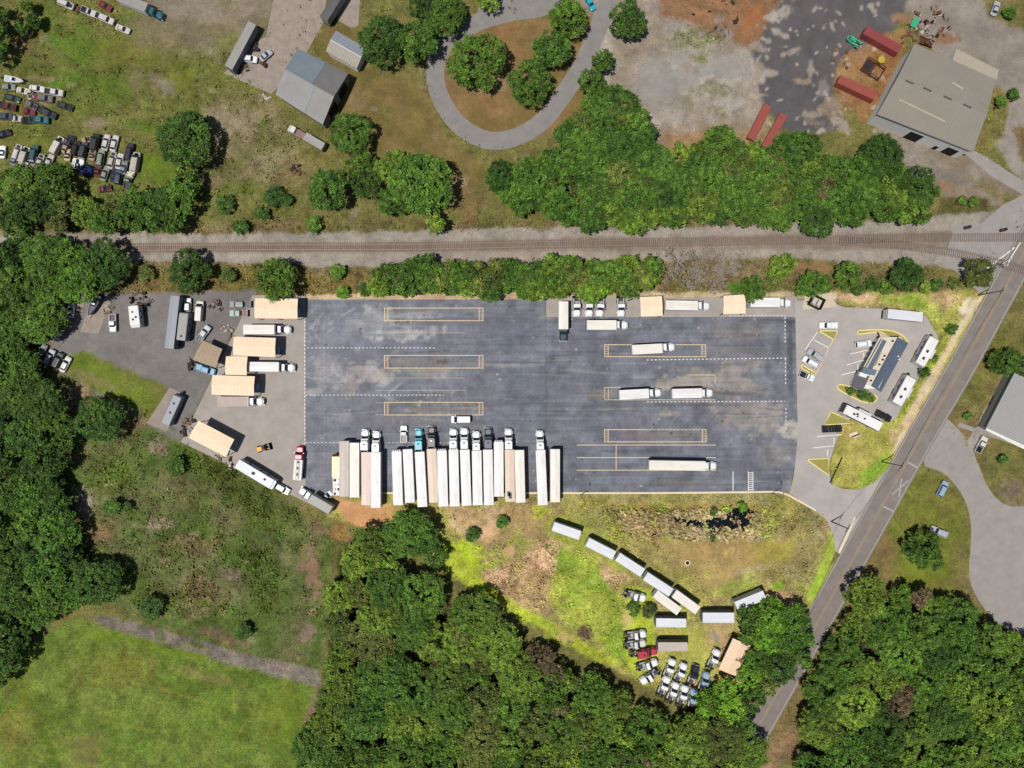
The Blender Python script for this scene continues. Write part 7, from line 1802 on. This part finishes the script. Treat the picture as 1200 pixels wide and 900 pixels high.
for (x, y, a, c, k, L, l) in J:
    t_ = car(x, y, a, 'worn_' + c if (int(x * 7 + y * 3) % 3) else c, l, L=L, kind=k, group=GJ, bed='darkred' if 'rusty' in l else 'black')
    if int(x * 5 + y * 11) % 3 == 0:    # bonnet gone, engine bay open
        part(('bay', round(L, 1), k), lambda: MB().rings([(.9, L / 2 - 1.15, L / 2 - .35, .55, .1), ((1.0 if k == 'sedan' else 1.2), L / 2 - 1.15, L / 2 - .35, .55, .1)]), "engine_bay", M_CHAS, t_)
box_truck(155, 2, -22, 8.6, 'tealgreen', "long box truck with teal cab at the top edge", roof='dullgrey', H=3.4)
def tarp(px, py, r, label):
    rng = random.Random(3); mb = MB(); rings_ = [(0, 1), (.9, .95), (1.5, .55), (1.7, .15)]; n = 14; vs = []
    for z, f in rings_:
        for k in range(n):
            a = 2 * math.pi * k / n; q = r * f * rng.uniform(.88, 1.1); vs.append((q * math.cos(a), q * .75 * math.sin(a), z * rng.uniform(.85, 1.1)))
    fs = [(L_ * n + k, L_ * n + (k + 1) % n, (L_ + 1) * n + (k + 1) % n, (L_ + 1) * n + k) for L_ in range(3) for k in range(n)] + [tuple(range(3 * n, 4 * n))]
    o = mb.add(vs, fs).build("tarpaulin", mat("blue_tarpaulin", (24, 44, 92), rough=.6, amt=.2), smooth=True); o.location = (*P(px, py, 1), 0); tag(o, label, "tarpaulin")
tarp(100, 199, 2.4, "dark blue tarpaulin covering a heap among the wrecked cars")
# junk heaps of mixed scrap: each heap one thing
def scrap(px, py, r, cols, label, n=14, seed=1, hmax=.9):
    rd = random.Random(seed); o = P(px, py); t = empty("scrap_heap", (o[0], o[1], 0), 0, label, "scrap heap")
    for ci, c in enumerate(cols):
        mb = MB()
        for k in range(n // len(cols) + 1):
            a = rd.uniform(0, 6.28); q = r * math.sqrt(rd.random()); x, y = q * math.cos(a), q * math.sin(a)
            if rd.random() < .5:
                z = rd.uniform(.1, hmax); b = rd.uniform(0, 3.14); l = rd.uniform(.4, 1.6)
                mb.cyl((x, y, z * .4), (x + l * math.cos(b), y + l * math.sin(b), z), rd.uniform(.05, .14), n=6)
            else:
                mb.box(x - rd.uniform(.2, .7), x + rd.uniform(.2, .7), y - rd.uniform(.15, .5), y + rd.uniform(.15, .5), 0, rd.uniform(.2, hmax), rd.uniform(0, 3), (x, y))
        mb.build("scrap_pieces", mat("scrap_" + c, {'rust': (104, 64, 44), 'dark': (46, 42, 42), 'pale': (176, 168, 156), 'brown': (120, 96, 66), 'green': (58, 150, 118), 'blue': (60, 80, 110)}[c], rough=.8, amt=.25), t)
scrap(90.5, 10, 1.3, ['rust'], "small rusty red heap in the white vehicle line near the top edge", 10, 2)
scrap(299, 57, 1.0, ['rust', 'dark'], "rusty scrap on the concrete yard above the white cars", 10, 3); scrap(308.5, 74.5, 1.2, ['rust', 'dark'], "rusty round scrap on the concrete yard below the white cars", 10, 4)
scrap(284, 80, 2.2, ['dark', 'brown'], "dark scrap at the foot of the slanted trailer on the concrete yard", 14, 5); scrap(166, 353, 3.2, ['dark', 'rust', 'dark'], "dark machine scrap behind the stubby camper truck", 26, 6, 1.6)
scrap(129, 363, 1.8, ['brown', 'pale'], "pale brown litter between the boat slab and the white cab", 16, 7, .5); scrap(253, 360, 2.0, ['dark', 'brown'], "small dark scrap heap in the middle of the west yard", 14, 8); scrap(265, 391, 2.6, ['pale', 'brown'], "pale litter in weeds beside the canopies in the west yard", 14, 9, .5)
scrap(226, 428, 1.8, ['dark', 'dark'], "dark wheels and frame at the tail of the light blue pickup", 12, 10); scrap(1088, 30, 6.0, ['dark', 'brown', 'rust', 'pale'], "wide scatter of brown machine parts above the warehouse corner", 60, 11, 1.2); scrap(1064, 46, 2.4, ['rust', 'brown'], "brown scrap at the warehouse's upper corner", 16, 12)
scrap(840, 18, 7, ['brown', 'dark'], "row of brown debris on the orange dirt at the top", 26, 13, .5); scrap(862, 26, .7, ['dark'], "dark debris posts on the orange dirt, right of the long debris row", 10, 14, .6); scrap(347, 200, 1.6, ['rust', 'dark'], "small red wreck heap beside the dark tree in the meadow", 14, 15)
scrap(312, 115, 1.8, ['pale', 'pale'], "pale rubble in the grass below the concrete yard", 10, 16, .4); scrap(988, 68, 3.5, ['brown', 'rust'], "rust coloured bits on the orange dirt beside the long red container", 16, 17, .4); scrap(222, 498, 2.4, ['dark', 'brown'], "dark clutter in the corner behind the slanted canopy", 16, 18, .8); scrap(1167, 122, 1.4, ['dark', 'brown'], "dark heap by the bushes at the warehouse's right wall", 10, 19)
scrap(214, 507, 1.2, ['dark', 'rust'], "small clutter at the yard's western corner", 8, 20, .6); scrap(262, 530, 2.6, ['dark', 'brown'], "clutter strip below the slanted canopy", 16, 21, .5); scrap(273, 545, 1.8, ['dark', 'pale'], "dark frame parts at the tail of the long white motorhome", 12, 22, .9)
car(292, 68.5, -8, 'white', "white car on the concrete yard beside the slanted trailer", L=4.6, kind='suv'); car(311, 64, 40, 'silver', "silver white car on the concrete yard between scrap heaps", L=4.2)
trailer(281.5, 53, 62, 14.6, 'dullgrey', "slanted long trailer with grey roof on the concrete yard", wall='bluegrey', W=2.5, H=3.9); trailer(389, 6, 58, 9, 'dark', "dark roofed trailer at the top edge above the small shed", W=2.5, wall='grey')
# old truck with box by the workshop
def old_truck():
    t = place("old_truck", 350, 156, 1.5, 150, "old white cabbed truck with faded pink bed and grey box below the workshop", "truck")
    MB().box(-6.5, 2.5, -.4, .4, .6, .9).build("chassis_frame", M_CHAS, t)
    MB().rings([(.6, 1.0, 3.4, 1.0, .3), (1.3, 1.0, 3.4, 1.05, .4), (2.2, 1.1, 2.3, .9, .2)]).build("cab", PM('offwhite'), t)
    MB().rings([(.9, -2.2, .9, 1.0, .05), (1.3, -2.2, .9, 1.0, .05)]).build("bed", mat("faded_pink_bed", (140, 112, 112), rough=.8, amt=.25, scale=1.5), t)
    MB().rings([(.9, -8.6, -2.4, 1.15, .05), (2.6, -8.6, -2.4, 1.15, .05)]).build("box_body", roofmat('dullgrey'), t)
    wheels(t, (2.3, -.8, -6.2), .9, r=.45, w=.3, detail=False)
old_truck()
# containers and machines, north-east
container(1034.5, 46.5, -29, 11.6, 'red', "long dull red container nearest the warehouse's upper corner", group="red containers"); container(1005, 102.5, -25, 11.8, 'rust', "bright red container lower left of the warehouse", group="red containers")
container(890, 143, 63, 11.0, 'rust', "rust red container slanting upwards by the trees, left of two", H=1.6, W=2.3, group="red containers"); container(908, 153, 61, 11.0, 'rust', "rust red container slanting upwards by the trees, right of two", H=1.6, W=2.3, group="red containers")
t = place("green_machine", 1001, 48, 1, -40, "bright green machine standing on the asphalt left of the long red container", "machine")
g = mat("machine_green", (64, 168, 128), rough=.5, amt=.2, scale=2)
MB().box(-2.2, 2.2, -.9, -.65, .5, .8).box(-2.2, 2.2, .65, .9, .5, .8).box(-2.2, -1.9, -.9, .9, .5, .8).box(.2, .5, -.65, .65, .5, .8).build("frame", g, t); MB().rings([(.8, -1.4, .2, .6, .1), (1.6, -1.3, .1, .5, .1)]).build("housing", g, t)
MB().cyl((.3, -.9, 1.2), (1.6, -.6, 1.3), .2, n=8).cyl((-1.6, .4, .8), (2.4, .9, 1.4), .14, n=8).build("pipe", g, t); wheels(t, (-1.4, 1.6), .8, r=.4, w=.25, detail=False)
t = place("green_hopper", 1071.5, 27, 1, 65, "small bright green hopper among scrap above the warehouse", "machine")
MB().rings([(.3, -1.2, 1.2, .7, .1), (1.3, -1.4, 1.4, .9, .1)]).build("hopper", g, t); MB().cyl((-2.4, -.2, .5), (-1.3, 0, .8), .12, n=6).build("chute", g, t)
t = place("rusty_frame", 1023.5, 80.5, 1, -32, "open rusty steel frame standing on orange dirt between the red containers", "machinery")
mr_ = mat("rust_frame", (92, 52, 40), rough=.9, amt=.3, scale=2)
for z in (.3, 1.5):
    MB().box(-3.0, 3.0, -2.0, -1.8, z, z + .2).box(-3.0, 3.0, 1.8, 2.0, z, z + .2).box(-3.0, -2.8, -1.8, 1.8, z, z + .2).box(2.8, 3.0, -1.8, 1.8, z, z + .2).box(-.2, 0, -1.8, 1.8, z, z + .2).build("side_rails", mr_, t)
mb = MB()
for x_ in (-2.9, -.1, 2.9):
    for y_ in (-1.9, 1.9): mb.box(x_ - .1, x_ + .1, y_ - .1, y_ + .1, 0, 1.5)
mb.build("uprights", mr_, t); MB().box(-2.6, -.4, -1.2, 1.4, .1, .9).build("bin", mat("scrap_dark", (46, 42, 42)), t)
t = place("yellow_drum", 1032.5, 70.5, 1, 0, "round yellow drum beside the rusty frame", "drum")
MB().cyl((0, 0, 0), (0, 0, 1.3), 1.0, n=20).build("drum_shell", mat("drum_yellow", (186, 164, 60), rough=.6, amt=.1), t); MB().cyl((0, 0, 1.3), (0, 0, 1.36), .85, n=20).cyl((.4, 0, 1.36), (.4, 0, 1.45), .12, n=8).build("lid", mat("drum_yellow", (186, 164, 60)), t)
t = place("steel_trough", 1086, 50, .6, -20, "rusty half round trough at the warehouse's upper wall", "machinery")
mb = MB(); n = 8
for k in range(n):
    a, b = math.pi * k / n, math.pi * (k + 1) / n
    mb.add([(-2, -math.cos(a), 1 - math.sin(a)), (2, -math.cos(a), 1 - math.sin(a)), (2, -math.cos(b), 1 - math.sin(b)), (-2, -math.cos(b), 1 - math.sin(b))], [(0, 1, 2, 3)])
mb.build("shell", mr_, t); MB().box(-1.6, -1.4, -.9, .9, 0, .3).box(1.4, 1.6, -.9, .9, 0, .3).build("cradle", mr_, t)
car(692, 3, -60, 'teal', "teal car at the top edge beside the loop drive tree", L=4.4)
car(1168, 9, 70, 'silver', "pale silver car at the top right beside a bush", L=4.4)
# tyres along the wood edge and dirt ring
t = place("brush_pile", 686, 742, .5, 0, "round pile of brown brush on the bright grass near the tree line", "brush pile")
rd = random.Random(8); mb = MB()
for k in range(160):
    a = rd.uniform(0, 6.28); q = 2.2 * math.sqrt(rd.random()); b = rd.uniform(0, 6.28); x_, y_ = q * math.cos(a), q * math.sin(a); mb.cyl((x_, y_, .05), (x_ + .9 * math.cos(b), y_ + .9 * math.sin(b), rd.uniform(.2, .9)), .05, n=4)
mb.build("branches", mat("dry_brush", (134, 112, 92), rough=.95, amt=.2), t)
